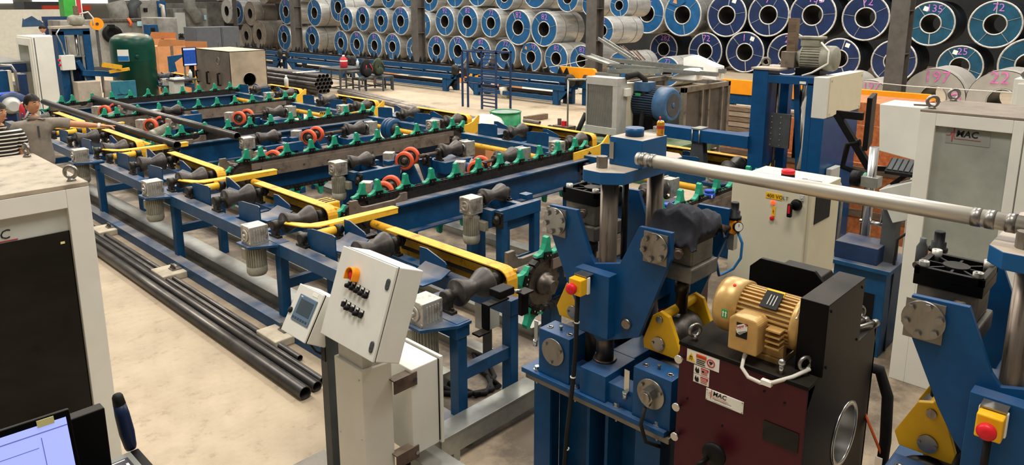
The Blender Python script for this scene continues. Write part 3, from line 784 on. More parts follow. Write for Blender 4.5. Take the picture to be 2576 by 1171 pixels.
        yy = yc - sg * .02
        br = [(yy - .115, 1.20), (yy + .10, 1.20), (yy + .11, 1.25), (yy + .05, 1.42), (yy - .0, 1.46), (yy - .06, 1.44), (yy - .14, 1.26)] if sg < 0 else [(yy + .115, 1.20), (yy - .10, 1.20), (yy - .11, 1.25), (yy - .05, 1.42), (yy, 1.46), (yy + .06, 1.44), (yy + .14, 1.26)]
        for k, xx in enumerate((3.40, 3.78)):
            b1 = t.p('swing_bracket', MB().prism(br, (xx, 0, 0), Y3, Z3, X3 * .03), 'yellow_clean', .004, label='yellow swing bracket')
            t.p('bracket_pin', MB().flange((xx, yy - sg * .0, 1.26), -X3, .042, .012, 2, .008).lathe((xx, yy, 1.41), -X3, [(0, .022), (.012, .022)], 14), 'steel', par=b1)
        t.p('yoke_shaft', MB().cyl((3.43, yy, 1.42), (3.78, yy, 1.42), .028), 'yellow_clean')
        t.p('upper_roller', MB().lathe((3.45, yy, 1.26), X3, [(0, .03), (.0, .09), (.05, .118), (.12, .112), (.15, .10), (.18, .112), (.26, .118), (.31, .09), (.31, .03)], 28), 'steel_dark')
    # emergency stop
    P('stop_bracket', MB().box(3.14, 3.21, 2.50, 2.51, 1.54, 1.65).box(3.14, 3.21, 2.42, 2.51, 1.645, 1.652), 'steel', 0)
    es = P('stop_box', MB().box(3.09, 3.15, 2.42, 2.51, 1.54, 1.64), 'yellow_clean', .006)
    t.p('stop_box_back', MB().box(3.15, 3.175, 2.415, 2.515, 1.538, 1.642), 'paper', .004, par=es)
    t.p('stop_button', MB().lathe((3.09, 2.465, 1.59), -X3, [(0, .016), (.018, .016), (.02, .033), (.035, .035), (.048, .028), (.052, .012)], 20), 'red', par=es)
    t.p('control_cable', MB().tube([(3.12, 2.465, 1.54), (3.115, 2.465, 1.40), (3.12, 2.47, 1.2), (3.12, 2.49, .95), (3.11, 2.52, .6), (3.11, 2.54, .3), (3.15, 2.55, .02)], .014), 'rubber')
    ties = MB()
    for z, y in ((1.36, 2.465), (1.0, 2.487), (.5, 2.525)): ties.lathe((3.118, y, z), Z3, [(0, .017), (.008, .017)], 10)
    t.p('cable_tie', ties, 'cable_white')
    t.p('toggle_clip', MB().box(3.215, 3.22, 2.15, 2.185, 1.0, 1.13).cyl((3.2, 2.165, 1.0), (3.2, 2.165, .96), .016), 'chrome')
    t.p('toggle_clip', MB().box(3.20, 3.205, 2.845, 2.875, 1.08, 1.22).cyl((3.195, 2.86, 1.09), (3.195, 2.86, 1.05), .014), 'chrome')
    if hoses: t.p('sensor_cable', MB().tube([(3.14, 1.99, 1.0), (3.12, 2.0, .9), (3.13, 1.97, .80), (3.2, 1.92, .76)], .011), 'rubber')
    return t
st = roll_stand('blue roll stand with two guide columns, between control pedestal and maroon tester', 0, True)
st2 = dup(st.e, (3.6, 2.42 - 2.05, 0), 'blue roll stand cut off by the right picture edge')
# tube across both crossheads, can on the block
t = T('guide_tube', 'long silver tube spanning over the maroon tester between two blue roll stands', 'tube', (3.40, 1.3, 2.2))
t.p('tube', MB().cyl((3.40, 2.27, 2.335), (3.40, .28, 2.335), .037, n=24), 'tube_silver')
m = MB()
for y in (2.25, 2.19, .62, .57, .5): m.lathe((3.40, y, 2.335), -Y3, [(0, .040), (.035, .040)], 24)
t.p('clamp_ring', m, 'steel')
b = at(1632, 388, z=2.43); b = V((3.67, 2.30, 2.43))
t = T('drink_can', 'gold drink can standing on the blue crosshead block', 'can', b)
t.p('can_body', MB().lathe(b, Z3, [(0, .017), (.005, .023), (.078, .023), (.086, .018)], 20), 'can_gold')
t.p('can_lid', MB().lathe(b + V((0, 0, .086)), Z3, [(0, .018), (.003, .017)], 20), 'chrome')
t.p('emblem', MB().lathe(b + V((0, 0, .042)), Z3, [(0, .0234), (.016, .0234)], 20, caps=False), 'ink_red')
t.p('straw', MB().cyl(b + V((0, .005, .088)), b + V((.004, .008, .112)), .004, n=8), 'red')
# cloth over the right air cylinder of the first stand
import mathutils.noise as mn
m = MB(); n = 26; c = V((3.60, 2.06, 1.97)); vs = []; fs = []
for i in range(n + 1):
    for j in range(n + 1):
        u, v = i / n * 2 - 1, j / n * 2 - 1
        x, y = u * .25, v * .2
        ex = max(0, abs(x) - .135); ey = max(0, abs(y) - .135); d = ex + ey
        q = V((x * 9 + 3, y * 9, 1.3)); nz = mn.noise(q) * .035 + mn.noise(q * 2.3) * .02
        z = .03 + abs(nz) * 1.6 + .06 * math.exp(-((x + .03) ** 2 + (y + .02) ** 2) / .006) - min(.14, d * 1.3)
        vs.append(c + V((x - ex * .55 * (1 if x > 0 else -1), y - ey * .55 * (1 if y > 0 else -1), z)))
for i in range(n):
    for j in range(n): a = i * (n + 1) + j; fs.append((a, a + n + 1, a + n + 2, a + 1))
m.add(vs, fs, True)
o = solo('cloth', m, 'cloth_dark', 'crumpled dark grey cloth thrown over an air cylinder of the roll stand', 'cloth', base=(3.6, 2.06, 1.96))
so = o.modifiers.new('thick', 'SOLIDIFY'); so.thickness = .006
# ================================================================ MAROON TESTER WITH GOLD MOTOR
t = T('pipe_tester', 'maroon and black pipe tester carrying a gold electric motor', 'machine', (3.55, 1.42, 0))
XA, XB, YA, YB, ZT = 3.08, 4.02, 1.10, 1.76, 1.5
t.p('side_panel', MB().box(XA, XA + .012, YA, YB, .05, ZT - .02), 'maroon', .003, label='maroon side panel')
# end face with the round bore
m = MB(); cx, cz, rb = 3.65, 1.0, .165; N_ = 32
ring = [(cx + rb * math.cos(2 * PI * i / N_), cz + rb * math.sin(2 * PI * i / N_)) for i in range(N_)]
def sq(i):
    a = 2 * PI * i / N_; dx, dz = math.cos(a), math.sin(a); k = min([((XB if dx > 0 else XA + .012) - cx) / dx if abs(dx) > 1e-6 else 9, ((ZT - .02 if dz > 0 else .05) - cz) / dz if abs(dz) > 1e-6 else 9]); return (cx + dx * k, cz + dz * k)
outp = [sq(i) for i in range(N_)]
vs = [V((a, YA, b)) for a, b in ring] + [V((a, YA, b)) for a, b in outp]
fs = [(i, (i + 1) % N_, N_ + (i + 1) % N_, N_ + i) for i in range(N_)]
m.add(vs, fs)
m.box(XB - .02, XB, YA, YB, .05, ZT - .02).box(XA + .012, XB, YB - .012, YB, .05, ZT - .02)
t.p('housing', m, 'black_satin')
t.p('top_plate', MB().box(XA - .004, XB + .01, YA - .004, YB + .004, ZT - .02, ZT), 'black_satin', .003)
t.p('bore_ring', MB().lathe((cx, YA, cz), -Y3, [(0, rb - .012), (.006, rb - .012), (.006, rb + .012), (0, rb + .012)], 40, caps=False), 'chrome', label='polished bore ring')
t.p('bore_liner', MB().lathe((cx, YA, cz), Y3, [(0, rb - .012), (.3, rb - .012), (.3, .05)], 40, caps=False), 'bore_steel', label='polished steel bore')
for (xx, yy) in ((XA + .06, YB - .05), (XA + .10, YA + .06), (XB - .06, YA + .08), (XB - .06, YB - .05)):
    t.p('eye_bolt', MB().torus((xx, yy, ZT + .055), (.5, 1, 0), .032, .009).lathe((xx, yy, ZT), Z3, [(0, .018), (.03, .012)], 10), 'steel')
for yy in (1.42, 1.24): t.p('lifting_stud', MB().cyl((XA + .03, yy, ZT), (XA + .03, yy, ZT + .05), .012).sphere((XA + .03, yy, ZT + .06), .02), 'chrome')
# pulley cover
bc = t.p('belt_cover', MB().box(3.20, 3.68, 1.085, 1.215, ZT, 1.86), 'black_satin', .004)
m = MB()
for a in (3.24, 3.64):
    for z in (1.54, 1.82): m.bolt((a, 1.085, z), -Y3, .007, .005)
t.p('cover_screws', m, 'black', par=bc)
# gold motor, axis along y
ax, az, r = 3.30, 1.685, .128
mo = t.p('motor_frame', MB().star((ax, 1.25, az), (ax, 1.52, az), r, r * .87, 34), 'gold', label='gold finned motor body')
t.p('motor_end_bell', MB().lathe((ax, 1.25, az), -Y3, [(0, r * 1.0), (.015, r * 1.02), (.035, r * .9), (.04, r * .5)], 32), 'gold', par=mo)
t.p('fan_cover', MB().lathe((ax, 1.515, az), Y3, [(0, r * .98), (0, r * 1.1), (.10, r * 1.1), (.125, r * 1.02), (.135, r * .8), (.138, .02)], 36), 'gold', par=mo)
t.p('motor_feet', MB().box(ax - .12, ax + .12, 1.27, 1.46, ZT, ZT + .03).box(ax - .11, ax - .07, 1.27, 1.46, ZT + .03, az - .07).box(ax + .07, ax + .11, 1.27, 1.46, ZT + .03, az - .07), 'gold', .004, par=mo)
tb = MB(); tb.prism([(1.35, az - .13), (1.50, az - .13), (1.50, az + .03), (1.47, az + .05), (1.37, az + .05), (1.35, az + .03)], (ax - .225, 0, 0), Y3, Z3, X3 * .12)
t.p('terminal_box', tb, 'gold', .01, par=mo)
dx_ = ax - .225; dc = V((dx_, 1.43, az - .018))
t.p('box_decal', MB().box(dx_ - .002, dx_, 1.402, 1.458, az - .055, az + .02), 'ink', par=mo)
t.p('box_stripe', MB().prism([(1.458, az - .018), (1.458, az + .002), (1.424, az + .02), (1.402, az + .013), (1.402, az - .012), (1.437, az - .04), (1.452, az - .034)], (dx_ - .004, 0, 0), Y3, Z3, X3 * .002), 'paper', par=mo)
text(t, 'Super E', .019, (dx_ - .004, 1.455, az - .012), V((0, -1, .5)), V((0, .3, 1)), 'ink_red', par=mo, bold=.03)
for k in range(3): t.p('decal_line', MB().bar(V((dx_ - .005, 1.448 - k * .006, az - .030 - k * .004)), V((dx_ - .005, 1.404, az - .010 - k * .008)), .002, .001), 'ink', par=mo)
t.p('name_plate', MB().cbox((ax - .075, 1.36, az + .112), .1, .085, .008, M3=Matrix.Rotation(-.6, 3, 'Y')), 'ink', par=mo)
t.p('name_plate_band', MB().cbox((ax - .035, 1.36, az + .136), .03, .09, .009, M3=Matrix.Rotation(-.6, 3, 'Y')), 'sign_yellow', par=mo)
t.p('rating_lines', MB().cbox((ax - .08, 1.37, az + .114), .06, .004, .0065, M3=Matrix.Rotation(-.6, 3, 'Y')).cbox((ax - .08, 1.355, az + .114), .06, .004, .0065, M3=Matrix.Rotation(-.6, 3, 'Y')).cbox((ax - .08, 1.34, az + .114), .06, .004, .0065, M3=Matrix.Rotation(-.6, 3, 'Y')), 'grey_light', par=mo)
gsx = ax - r * 1.1 * math.cos(.15)
gl = t.p('up_arrows_label', MB().cbox((ax - r * 1.1 - .001, 1.565, az + .0), .003, .03, .045), 'label_green', par=mo)
for dy in (-.007, .007):
    t.p('arrow_mark', MB().prism([(dy - .0025, -.015), (dy + .0025, -.015), (dy + .0025, .006), (dy + .006, .006), (dy, .016), (dy - .006, .006), (dy - .0025, .006)], (ax - r * 1.1 - .0035, 1.565, az), Y3, Z3, X3 * .001), 'paper', par=mo)
t.p('flag_label', MB().cbox((ax - .085, 1.235, az + .085), .05, .025, .004, M3=Matrix.Rotation(-.75, 3, 'Y')), 'paper', par=mo)
t.p('flag_stripes', MB().cbox((ax - .083, 1.23, az + .087), .036, .012, .004, M3=Matrix.Rotation(-.75, 3, 'Y')), 'ink_red', par=mo)
m = MB()
for z in range(4): m.box(ax - r - .05, ax - r + .02, 1.265, 1.335, az - .085 + z * .028, az - .077 + z * .028)
t.p('frame_fins', m, 'gold', par=mo)
t.p('red_plug', MB().lathe((ax - .06, 1.56, az + .128), V((-.4, 0, 1)), [(0, .008), (.004, .008)], 10), 'red', par=mo)
t.p('motor_cable', MB().tube([(ax - .17, 1.42, az - .13), (3.10, 1.42, 1.53), (3.06, 1.41, 1.49), (3.05, 1.37, 1.458), (3.05, 1.31, 1.452), (3.055, 1.25, 1.475), (3.10, 1.18, 1.512), (3.19, 1.14, 1.53)], .0095), 'cable_white')
t.p('cable_tag', MB().cbox((3.052, 1.28, 1.463), .024, .05, .024), 'paper')
# second motor cover behind, hoses
t.p('rear_cover', MB().prism([(1.30, ZT), (1.66, ZT), (1.66, 1.66), (1.60, 1.74), (1.36, 1.74), (1.30, 1.66)], (3.80, 0, 0), Y3, Z3, X3 * .2), 'black_satin', .006)
t.p('rear_guard', MB().prism([(1.28, ZT), (1.72, ZT), (1.72, 1.74), (1.66, 1.80), (1.36, 1.80), (1.28, 1.72)], (3.74, 0, 0), Y3, Z3, X3 * .03), 'black_satin', .004)
t.p('warning_label', MB().box(3.795, 3.8, 1.36, 1.45, 1.60, 1.69), 'sign_yellow')
m = MB()
for k in (0, .05): m.cyl((3.75, 1.22 - k, ZT + .02), (3.95, 1.14 - k, ZT + .025), .013).lathe((3.93, 1.148 - k, ZT + .025), V((.2, -.08, 0)), [(0, .02), (.03, .02)], 6)
t.p('hose_couplings', m, 'steel')
t.p('end_knobs', MB().cyl((XB, 1.2, 1.25), (XB + .05, 1.2, 1.25), .016).cyl((XB, 1.2, 1.08), (XB + .05, 1.2, 1.08), .016), 'black')
# controls and labels on the maroon side
t.p('hand_wheel', MB().lathe((XA, 1.50, 1.0), -X3, [(0, .014), (.05, .014), (.05, .05), (.06, .062), (.075, .062), (.08, .03), (.08, 0)], 22).cyl((XA - .08, 1.53, .97), (XA - .14, 1.55, .95), .012), 'black', label='black hand wheel')
t.p('pull_handle', MB().tube([(XA, 1.58, .88), (XA - .05, 1.58, .885), (XA - .06, 1.55, .88), (XA - .06, 1.45, .845), (XA - .05, 1.43, .83), (XA, 1.43, .83)], .012), 'chrome')
t.p('side_window', MB().box(XA - .004, XA, 1.12, 1.29, 1.155, 1.255), 'glass_dark', label='dark sight window')
for yy, z in ((1.50, 1.13), (1.62, 1.38), (1.3, 1.40), (1.2, 1.38), (1.7, 1.2)): t.p('screw', MB().bolt((XA, yy, z), -X3, .006, .004), 'black')
for z in (1.15, .98, 1.42, .75): t.p('stud', MB().lathe((XA - .0, YB - .02, z), -X3, [(0, .012), (.03, .012), (.03, .022), (.045, .022)], 14), 'chrome')
w1 = t.p('warning_label', MB().box(XA - .002, XA, 1.535, 1.715, 1.407, 1.476), 'paper', label='white magnet warning label')
t.p('warning_triangle', MB().prism([(1.667, 1.417), (1.713, 1.417), (1.69, 1.462)], (XA - .004, 0, 0), Y3, Z3, X3 * .002), 'sign_yellow', par=w1)
t.p('magnet_mark', MB().box(XA - .0045, XA - .004, 1.683, 1.687, 1.422, 1.44).box(XA - .0045, XA - .004, 1.693, 1.697, 1.422, 1.44).box(XA - .0045, XA - .004, 1.683, 1.697, 1.44, 1.444), 'ink', par=w1)
t.p('warning_band', MB().box(XA - .004, XA - .002, 1.605, 1.662, 1.445, 1.466), 'ink_orange', par=w1)
text(t, 'WARNING', .011, (XA - .004, 1.660, 1.451), -Y3, Z3, 'ink', par=w1)
t.p('warning_text', MB().box(XA - .004, XA - .003, 1.61, 1.66, 1.434, 1.438).box(XA - .004, XA - .003, 1.615, 1.66, 1.424, 1.428).box(XA - .004, XA - .003, 1.61, 1.66, 1.414, 1.418), 'ink', par=w1)
t.p('no_pacemaker_ring', MB().lathe((XA - .002, 1.58, 1.44), -X3, [(0, .017), (.002, .017), (.002, .022), (0, .022)], 22, caps=False).bar((XA - .0035, 1.567, 1.453), (XA - .0035, 1.593, 1.427), .004, .001), 'ink_red', par=w1)
t.p('heart_mark', MB().prism([(1.58, 1.43), (1.59, 1.442), (1.588, 1.449), (1.582, 1.449), (1.58, 1.446), (1.578, 1.449), (1.572, 1.449), (1.57, 1.442)], (XA - .003, 0, 0), Y3, Z3, X3 * .001), 'ink', par=w1)
for z in (1.357, 1.309):
    w2 = t.p('danger_label', MB().box(XA - .002, XA, 1.585, 1.672, z, z + .045), 'paper')
    t.p('danger_band', MB().box(XA - .004, XA - .002, 1.59, 1.632, z + .027, z + .041), 'ink_red', par=w2)
    text(t, 'DANGER', .0085, (XA - .004, 1.631, z + .031), -Y3, Z3, 'paper', par=w2)
    t.p('hand_mark', MB().prism([(1.642, z + .006), (1.657, z + .005), (1.665, z + .019), (1.659, z + .039), (1.652, z + .023), (1.647, z + .037), (1.641, z + .023)], (XA - .003, 0, 0), Y3, Z3, X3 * .001), 'ink', par=w2)
    t.p('danger_text', MB().box(XA - .004, XA - .003, 1.595, 1.63, z + .018, z + .021).box(XA - .004, XA - .003, 1.595, 1.63, z + .009, z + .012), 'ink_red', par=w2)
def mac_logo(t, o, r, up, s, par, sub=True):
    """heartbeat line, MAC lettering and small lines below, s = height of the letters"""
    r = V(r).normalized(); up = V(up).normalized(); n = r.cross(up)
    text(t, 'MAC', s * 1.35, V(o) + r * s * 1.28, r, up, 'ink', par=par, shear=.15, bold=.022)
    pts = [(0, .1), (.55, .1), (.72, .55), (.86, -.9), (1.02, 1.25), (1.12, -.35), (1.3, -.35), (4.6, -.35)]
    m = MB()
    for (a, b), (c, d) in zip(pts, pts[1:]): m.bar(V(o) + r * a * s + up * b * s + n * .002, V(o) + r * c * s + up * d * s + n * .002, s * .07, s * .02)
    t.p('pulse_line', m, 'ink_red', par=par)
    if sub:
        text(t, 'Magnetic Analysis Corp.', s * .42, V(o) + r * s * 1.35 - up * s * .8, r, up, 'ink', par=par)
        t.p('small_print', MB().bar(V(o) + r * s * 1.35 - up * s * 1.06 + n * .002, V(o) + r * s * 5.6 - up * s * 1.06 + n * .002, s * .16, s * .02), 'grey_light', par=par)
pn = t.p('maker_plate', MB().box(XA - .004, XA, 1.395, 1.597, 1.238, 1.303), 'paper', .002, label='white maker plate')
mac_logo(t, (XA - .004, 1.59, 1.276), -Y3, Z3, .025, pn)
m = MB()
for yy in (1.401, 1.591):
    for z in (1.244, 1.297): m.bolt((XA - .004, yy, z), -X3, .0035, .003)
t.p('plate_screws', m, 'steel', par=pn)
t.p('cable_loom', MB().tube([(3.98, 1.2, 1.24), (4.08, 1.08, 1.2), (4.1, 1.03, 1.05), (4.08, 1.01, .8), (4.1, 1.02, .55), (4.16, 1.0, .2)], .032), 'rubber')
t.p('air_hose', MB().tube([(3.98, 1.12, 1.0), (4.1, .98, .6), (4.08, .95, .3), (4.2, .9, .02)], .008), 'cable_orange')
# ================================================================ CONTROL PEDESTAL
def tilted_box(t, name, m, front, back, y0, y1, bev=.006, par=None):
    """enclosure given by its side outline: front bottom/top and back top/bottom (x, z), from y0 to y1"""
    (fb, ft), (bt, bb) = front, back
    return t.p(name, MB().prism([fb, ft, bt, bb], (0, y0, 0), X3, Z3, Y3 * (y1 - y0)), m, bev, par)
class Face:
    """helper for putting pieces on a tilted front: u along -y from the left edge, v up the face (0..1)"""
    def __init__(s, fb, ft, yl, yr):
        s.o = V((fb[0], yl, fb[1])); s.u = V((0, yr - yl, 0)); s.v = V((ft[0] - fb[0], 0, ft[1] - fb[1])); s.n = s.u.cross(s.v).normalized()
        s.uh = s.u.normalized(); s.vh = s.v.normalized()
    def at(s, a, b, k=0.): return s.o + s.u * a + s.v * b + s.n * k
    def plate(s, mb, a, b, w, h, k0, k1):
        c = s.at(a, b, (k0 + k1) / 2)
        return mb.cbox(c, w, h, k1 - k0, M3=Matrix((s.uh, s.vh, s.n)).transposed())
yl, yr = 3.78, 3.23
c2 = lambda p, Y: (at(*p, Y=Y).x, at(*p, Y=Y).z)
ft, fb, bt, bb = c2((998, 673), yr), c2((936, 913), yr), c2((1066, 682), yr), c2((1005, 917), yr)
t = T('control_pedestal', 'light grey operator pedestal with tilted push-button box in front of conveyor', 'control panel', (2.36, 3.55, 0))
F = Face(fb, ft, yl, yr)
dp = V((bt[0] - ft[0], 0, bt[1] - ft[1]))
bx = tilted_box(t, 'enclosure', 'white_paint', ((fb[0] + dp.x * .13, fb[1] + dp.z * .13), (ft[0] + dp.x * .13, ft[1] + dp.z * .13)), (bt, bb), yr, yl)
t.p('enclosure_seal', MB().prism([(fb[0] + dp.x * .08, fb[1] + dp.z * .08), (ft[0] + dp.x * .08, ft[1] + dp.z * .08), (ft[0] + dp.x * .14, ft[1] + dp.z * .14), (fb[0] + dp.x * .14, fb[1] + dp.z * .14)], (0, yr + .006, 0), X3, Z3, Y3 * (yl - yr - .012)), 'black')
dr = tilted_box(t, 'enclosure_door', 'white_paint', (fb, ft), ((ft[0] + dp.x * .085, ft[1] + dp.z * .085), (fb[0] + dp.x * .085, fb[1] + dp.z * .085)), yr - .002, yl + .002, .004)
def lathe_on(F, a, b, prof, k=0., n=18): return MB().lathe(F.at(a, b, k), F.n, prof, n)
# emergency stop with half-round yellow shroud
sh = MB(); o = F.at(.36, .755); R_, L_ = .042, .055; pl = []
for i in range(13):
    a = PI * (i / 12) * 1.0; pl.append((-math.cos(a) * R_, math.sin(a) * R_ * 1.0 + .004))
inn = [(x * .82, y * .82) for x, y in pl[::-1]]
sh.prism([(-R_, -.035)] + pl + [(R_, -.035), (R_ * .82, -.035)] + inn + [(-R_ * .82, -.035)], o, F.uh, F.vh, F.n * L_)
t.p('button_shroud', sh, 'orange', .002, par=dr, label='yellow shroud around the stop button')
t.p('stop_button', lathe_on(F, .36, .75, [(0, .014), (.02, .014), (.022, .026), (.036, .026), (.042, .014), (.042, 0)]), 'red', par=dr)
k = 0
for row, (v0, n_) in enumerate(((.60, 5), (.40, 5))):
    for i in range(5):
        a = .30 + i * .085; v = v0 - i * .006 + (.02 if row == 0 else .0)
        pb = MB(); F.plate(pb, a, v + .035, .03, .036, 0, .006); q = t.p('legend_plate', pb, 'ink', par=dr)
        wb = MB(); F.plate(wb, a, v + .055, .022, .012, .006, .008); t.p('legend_text', wb, 'paper', par=dr)
        if row == 0 or i in (1, 3): t.p('push_button', lathe_on(F, a - .0, v, [(0, .016), (.016, .016), (.016, .013), (.03, .013), (.03, 0)]), 'black', par=dr)
        else:
            bb_ = MB(); F.plate(bb_, a, v + .012, .026, .03, .006, .018); t.p('selector', bb_, 'ink', par=dr)
for v in (.80, .14):
    lk = MB(); lk.lathe(F.at(.935, v), F.n, [(0, .016), (.006, .016), (.008, .012)], 18)
    for s_ in (-1, 1): lk.lathe(F.at(.935, v + s_ * .032), F.n, [(0, .016), (.006, .016), (.008, .012)], 18)
    F.plate(lk, .935, v, .032, .036, 0, .007); t.p('door_lock', lk, 'grey_dark', par=dr)
# post
t.p('post', MB().prism([(2.26, 3.43), (2.26, 3.73), (2.46, 3.73), (2.46, 3.40)], (0, 0, 0), X3, Y3, Z3 * 1.02), 'white_paint', .004)
t.p('post_neck', MB().prism([(2.28, 3.45), (2.28, 3.71), (2.46, 3.71), (2.46, 3.42)], (0, 0, 1.02), X3, Y3, Z3 * .25), 'grey_light', .004)
m = MB()
for z in (.95, .55, .2): m.bolt((2.26, 3.46, z), -X3, .006, .005)
t.p('screws', m, 'grey_light')
t.p('screws', MB().bolt((2.26, 3.70, .5), -X3, .006, .005), 'grey_light')
t.p('base_plate', MB().box(2.2, 2.52, 3.35, 4.15, 0, .015), 'steel_plate')
# HMI box on its dark column
y0, y1 = 4.13, 3.84
hb, ht = c2((706, 829), y0), c2((755, 713), y0)
t2 = T('touch_panel_box', 'small light grey box with touch screen left of the push-button pedestal', 'control panel', (2.3, 4.0, 0))
F2 = Face(hb, ht, y0, y1); d2 = -F2.n * .16
f3 = lambda p, k: (p[0] - F2.n.x * k, p[1] - F2.n.z * k)
tilted_box(t2, 'enclosure', 'white_paint', (f3(hb, .022), f3(ht, .022)), (f3(ht, .17), f3(hb, .17)), y1, y0)
d_ = tilted_box(t2, 'enclosure_door', 'white_paint', (hb, ht), (f3(ht, .014), f3(hb, .014)), y1, y0, .004)
t2.p('door_seal', MB().prism([f3(hb, .013), f3(ht, .013), f3(ht, .023), f3(hb, .023)], (0, y1 + .004, 0), X3, Z3, Y3 * (y0 - y1 - .008)), 'black')
m = MB(); F2.plate(m, .56, .56, .20, .17, 0, .008); sc = t2.p('screen_frame', m, 'screen_frame', .003, par=d_, label='blue grey touch screen frame')
m = MB(); F2.plate(m, .58, .60, .15, .095, .008, .0095); t2.p('screen', m, 'screen_dark', par=d_)
m = MB()
for i in range(6): F2.plate(m, .28 + i * .105, .355, .02, .014, .008, .01)
t2.p('keys', m, 'screen_dark', par=d_)
m = MB(); F2.plate(m, .32, .79, .022, .006, .008, .0095); t2.p('maker_mark', m, 'paper', par=d_)
m = MB(); F2.plate(m, .72, .92, .06, .022, 0, .002); t2.p('rating_label', m, 'paper', par=d_)
t2.p('door_lock', MB().lathe(F2.at(.07, .44), F2.n, [(0, .02), (.012, .018), (.014, 0)], 16), 'ink', par=d_)
t2.p('column', MB().box(2.27, 2.37, 3.83, 3.91, 0, 1.2), 'grey_dark', .003)
t2.p('column_slot', MB().box(2.263, 2.27, 3.845, 3.89, .93, 1.08), 'ink')
t2.p('foot_plate', MB().box(2.2, 2.45, 3.78, 4.25, 0, .018), 'steel_plate')
t2.p('cable', MB().tube([(2.25, 4.02, 1.1), (2.24, 3.98, 1.02), (2.25, 3.93, .98), (2.29, 3.88, .95)], .008), 'rubber')
# junction box behind the pedestal
t3 = T('junction_box', 'light grey junction box on dark brackets behind the control pedestal', 'cabinet', (2.72, 3.5, 0))
t3.p('body', MB().box(2.58, 2.80, 3.36, 3.72, .32, .93), 'white_paint', .006)
t3.p('lid_seal', MB().box(2.80, 2.812, 3.365, 3.715, .33, .92), 'black')
t3.p('lid', MB().box(2.812, 2.835, 3.35, 3.73, .31, .94), 'white_paint', .004)
for z in (.82, .30):
    t3.p('bracket', MB().box(2.44, 2.62, 3.352, 3.36, z, z + .09).box(2.44, 2.62, 3.36, 3.42, z + .082, z + .09), 'rust')
    t3.p('bracket_bolt', MB().bolt((2.60, 3.352, z + .045), -Y3, .014, .01), 'chrome')
t3.p('leg', MB().box(2.66, 2.72, 3.5, 3.56, 0, .32), 'grey_dark')
m = MB()
for k in range(3): m.tube([(2.6, 3.42 + k * .02, .32), (2.58 - k * .02, 3.42, .2), (2.56, 3.40, .1), (2.5 + k * .03, 3.38, .02)], .008)
t3.p('cables', m, 'rubber')['kind'] = 'stuff'
# ---------------------------------------------------------------- floor trays, rails, pads, pipes
def tray(label, x0, x1, y0, y1, z0, z1, lid=True):
    t = T('cable_tray', label, 'cable tray', ((x0 + x1) / 2, (y0 + y1) / 2, 0), 'galvanised cable trays')
    t.p('channel', MB().box(x0, x1, y0, y1, z0, z1 - .012), 'galv')
    o = .008
    t.p('lid', MB().box(x0 - o, x1 + o, y0 - o, y1 + o, z1 - .012, z1), 'galv', .002)
    if z0 > .03:
        L = y1 - y0 if y1 - y0 > x1 - x0 else x1 - x0
        for k in (.1, .9):
            if y1 - y0 > x1 - x0: t.p('foot', MB().box(x0, x1, y0 + L * k - .03, y0 + L * k + .03, 0, z0), 'galv')
            else: t.p('foot', MB().box(x0 + L * k - .03, x0 + L * k + .03, y0, y1, 0, z0), 'galv')
tray('galvanised cable tray running from the junction box to the blue roll stand', 2.9, 4.3, 3.46, 3.62, .08, .24)
tray('galvanised cable tray running from the junction box towards the camera', 2.66, 2.84, 2.55, 3.58, .1, .22)
tray('long galvanised cable tray beneath the near roller line, beside blue floor rail', 3.50, 3.72, 4.3, 14.5, 0, .13)
tray('light grey cable tray on the floor under the chain transfers', 4.86, 5.02, 4.4, 15.5, 0, .10)
tray('light grey cable tray on the floor right of inner roller stands', 6.5, 6.66, 4.4, 15.5, 0, .10)
tray('narrow light grey cable tray beneath the sprockets of the transfers', 4.2, 4.32, 4.4, 15.5, 0, .08)
t = T('base_rail', 'long blue steel floor rail along the feet of the near roller line', 'rail', (3.25, 8.5, 0))
t.p('rail', MB().box(3.19, 3.32, 3.6, 15.0, .0, .12), 'blue', .004)
t = T('base_rail', 'blue steel floor rail under the inner roller stands', 'rail', (5.9, 8.5, 0))
t.p('rail', MB().box(5.85, 5.97, 4.3, 15.0, .0, .1), 'blue', .004)
for k, (a, b) in enumerate(((703, 838), (425, 682), (265, 575))):
    p = at(a, b, z=.08); t = T('concrete_pad', 'white concrete pad with anchor bolt under blue rail, %s from the pedestal' % ORD[k], 'concrete pad', (p.x, p.y, 0), 'concrete pads')
    t.p('block', MB().box(p.x - .13, p.x + .22, p.y - .16, p.y + .22, 0, .08), 'concrete_pad', .01)
    t.p('anchor_plate', MB().box(p.x + .02, p.x + .14, p.y - .05, p.y + .07, .08, .095), 'steel_plate')
    for j in (-.02, .04): t.p('anchor_bolt', MB().cyl((p.x + .05, p.y + j, .09), (p.x + .05, p.y + j, .15), .012, n=8).bolt((p.x + .05, p.y + j, .095), Z3, .022, .02), 'steel_dark')
for k, (x, r, y0, lb) in enumerate(((2.73, .058, 4.98, 'thick dark steel pipe on the floor, frontmost beside the pedestal'), (2.865, .047, 5.02, 'dark steel pipe on the floor between the thick and thin ones'),
                                    (2.965, .03, 5.1, 'thin dark steel pipe on the floor closest to the pad'), (3.04, .03, 5.6, 'thin dark steel pipe lying nearest the blue floor rail'))):
    solo('steel_pipe', MB().pipe((x, y0, r), (x + .0, 12.4, r), r, r * .86), 'pipe', lb, 'pipe', group='steel pipes on the floor')
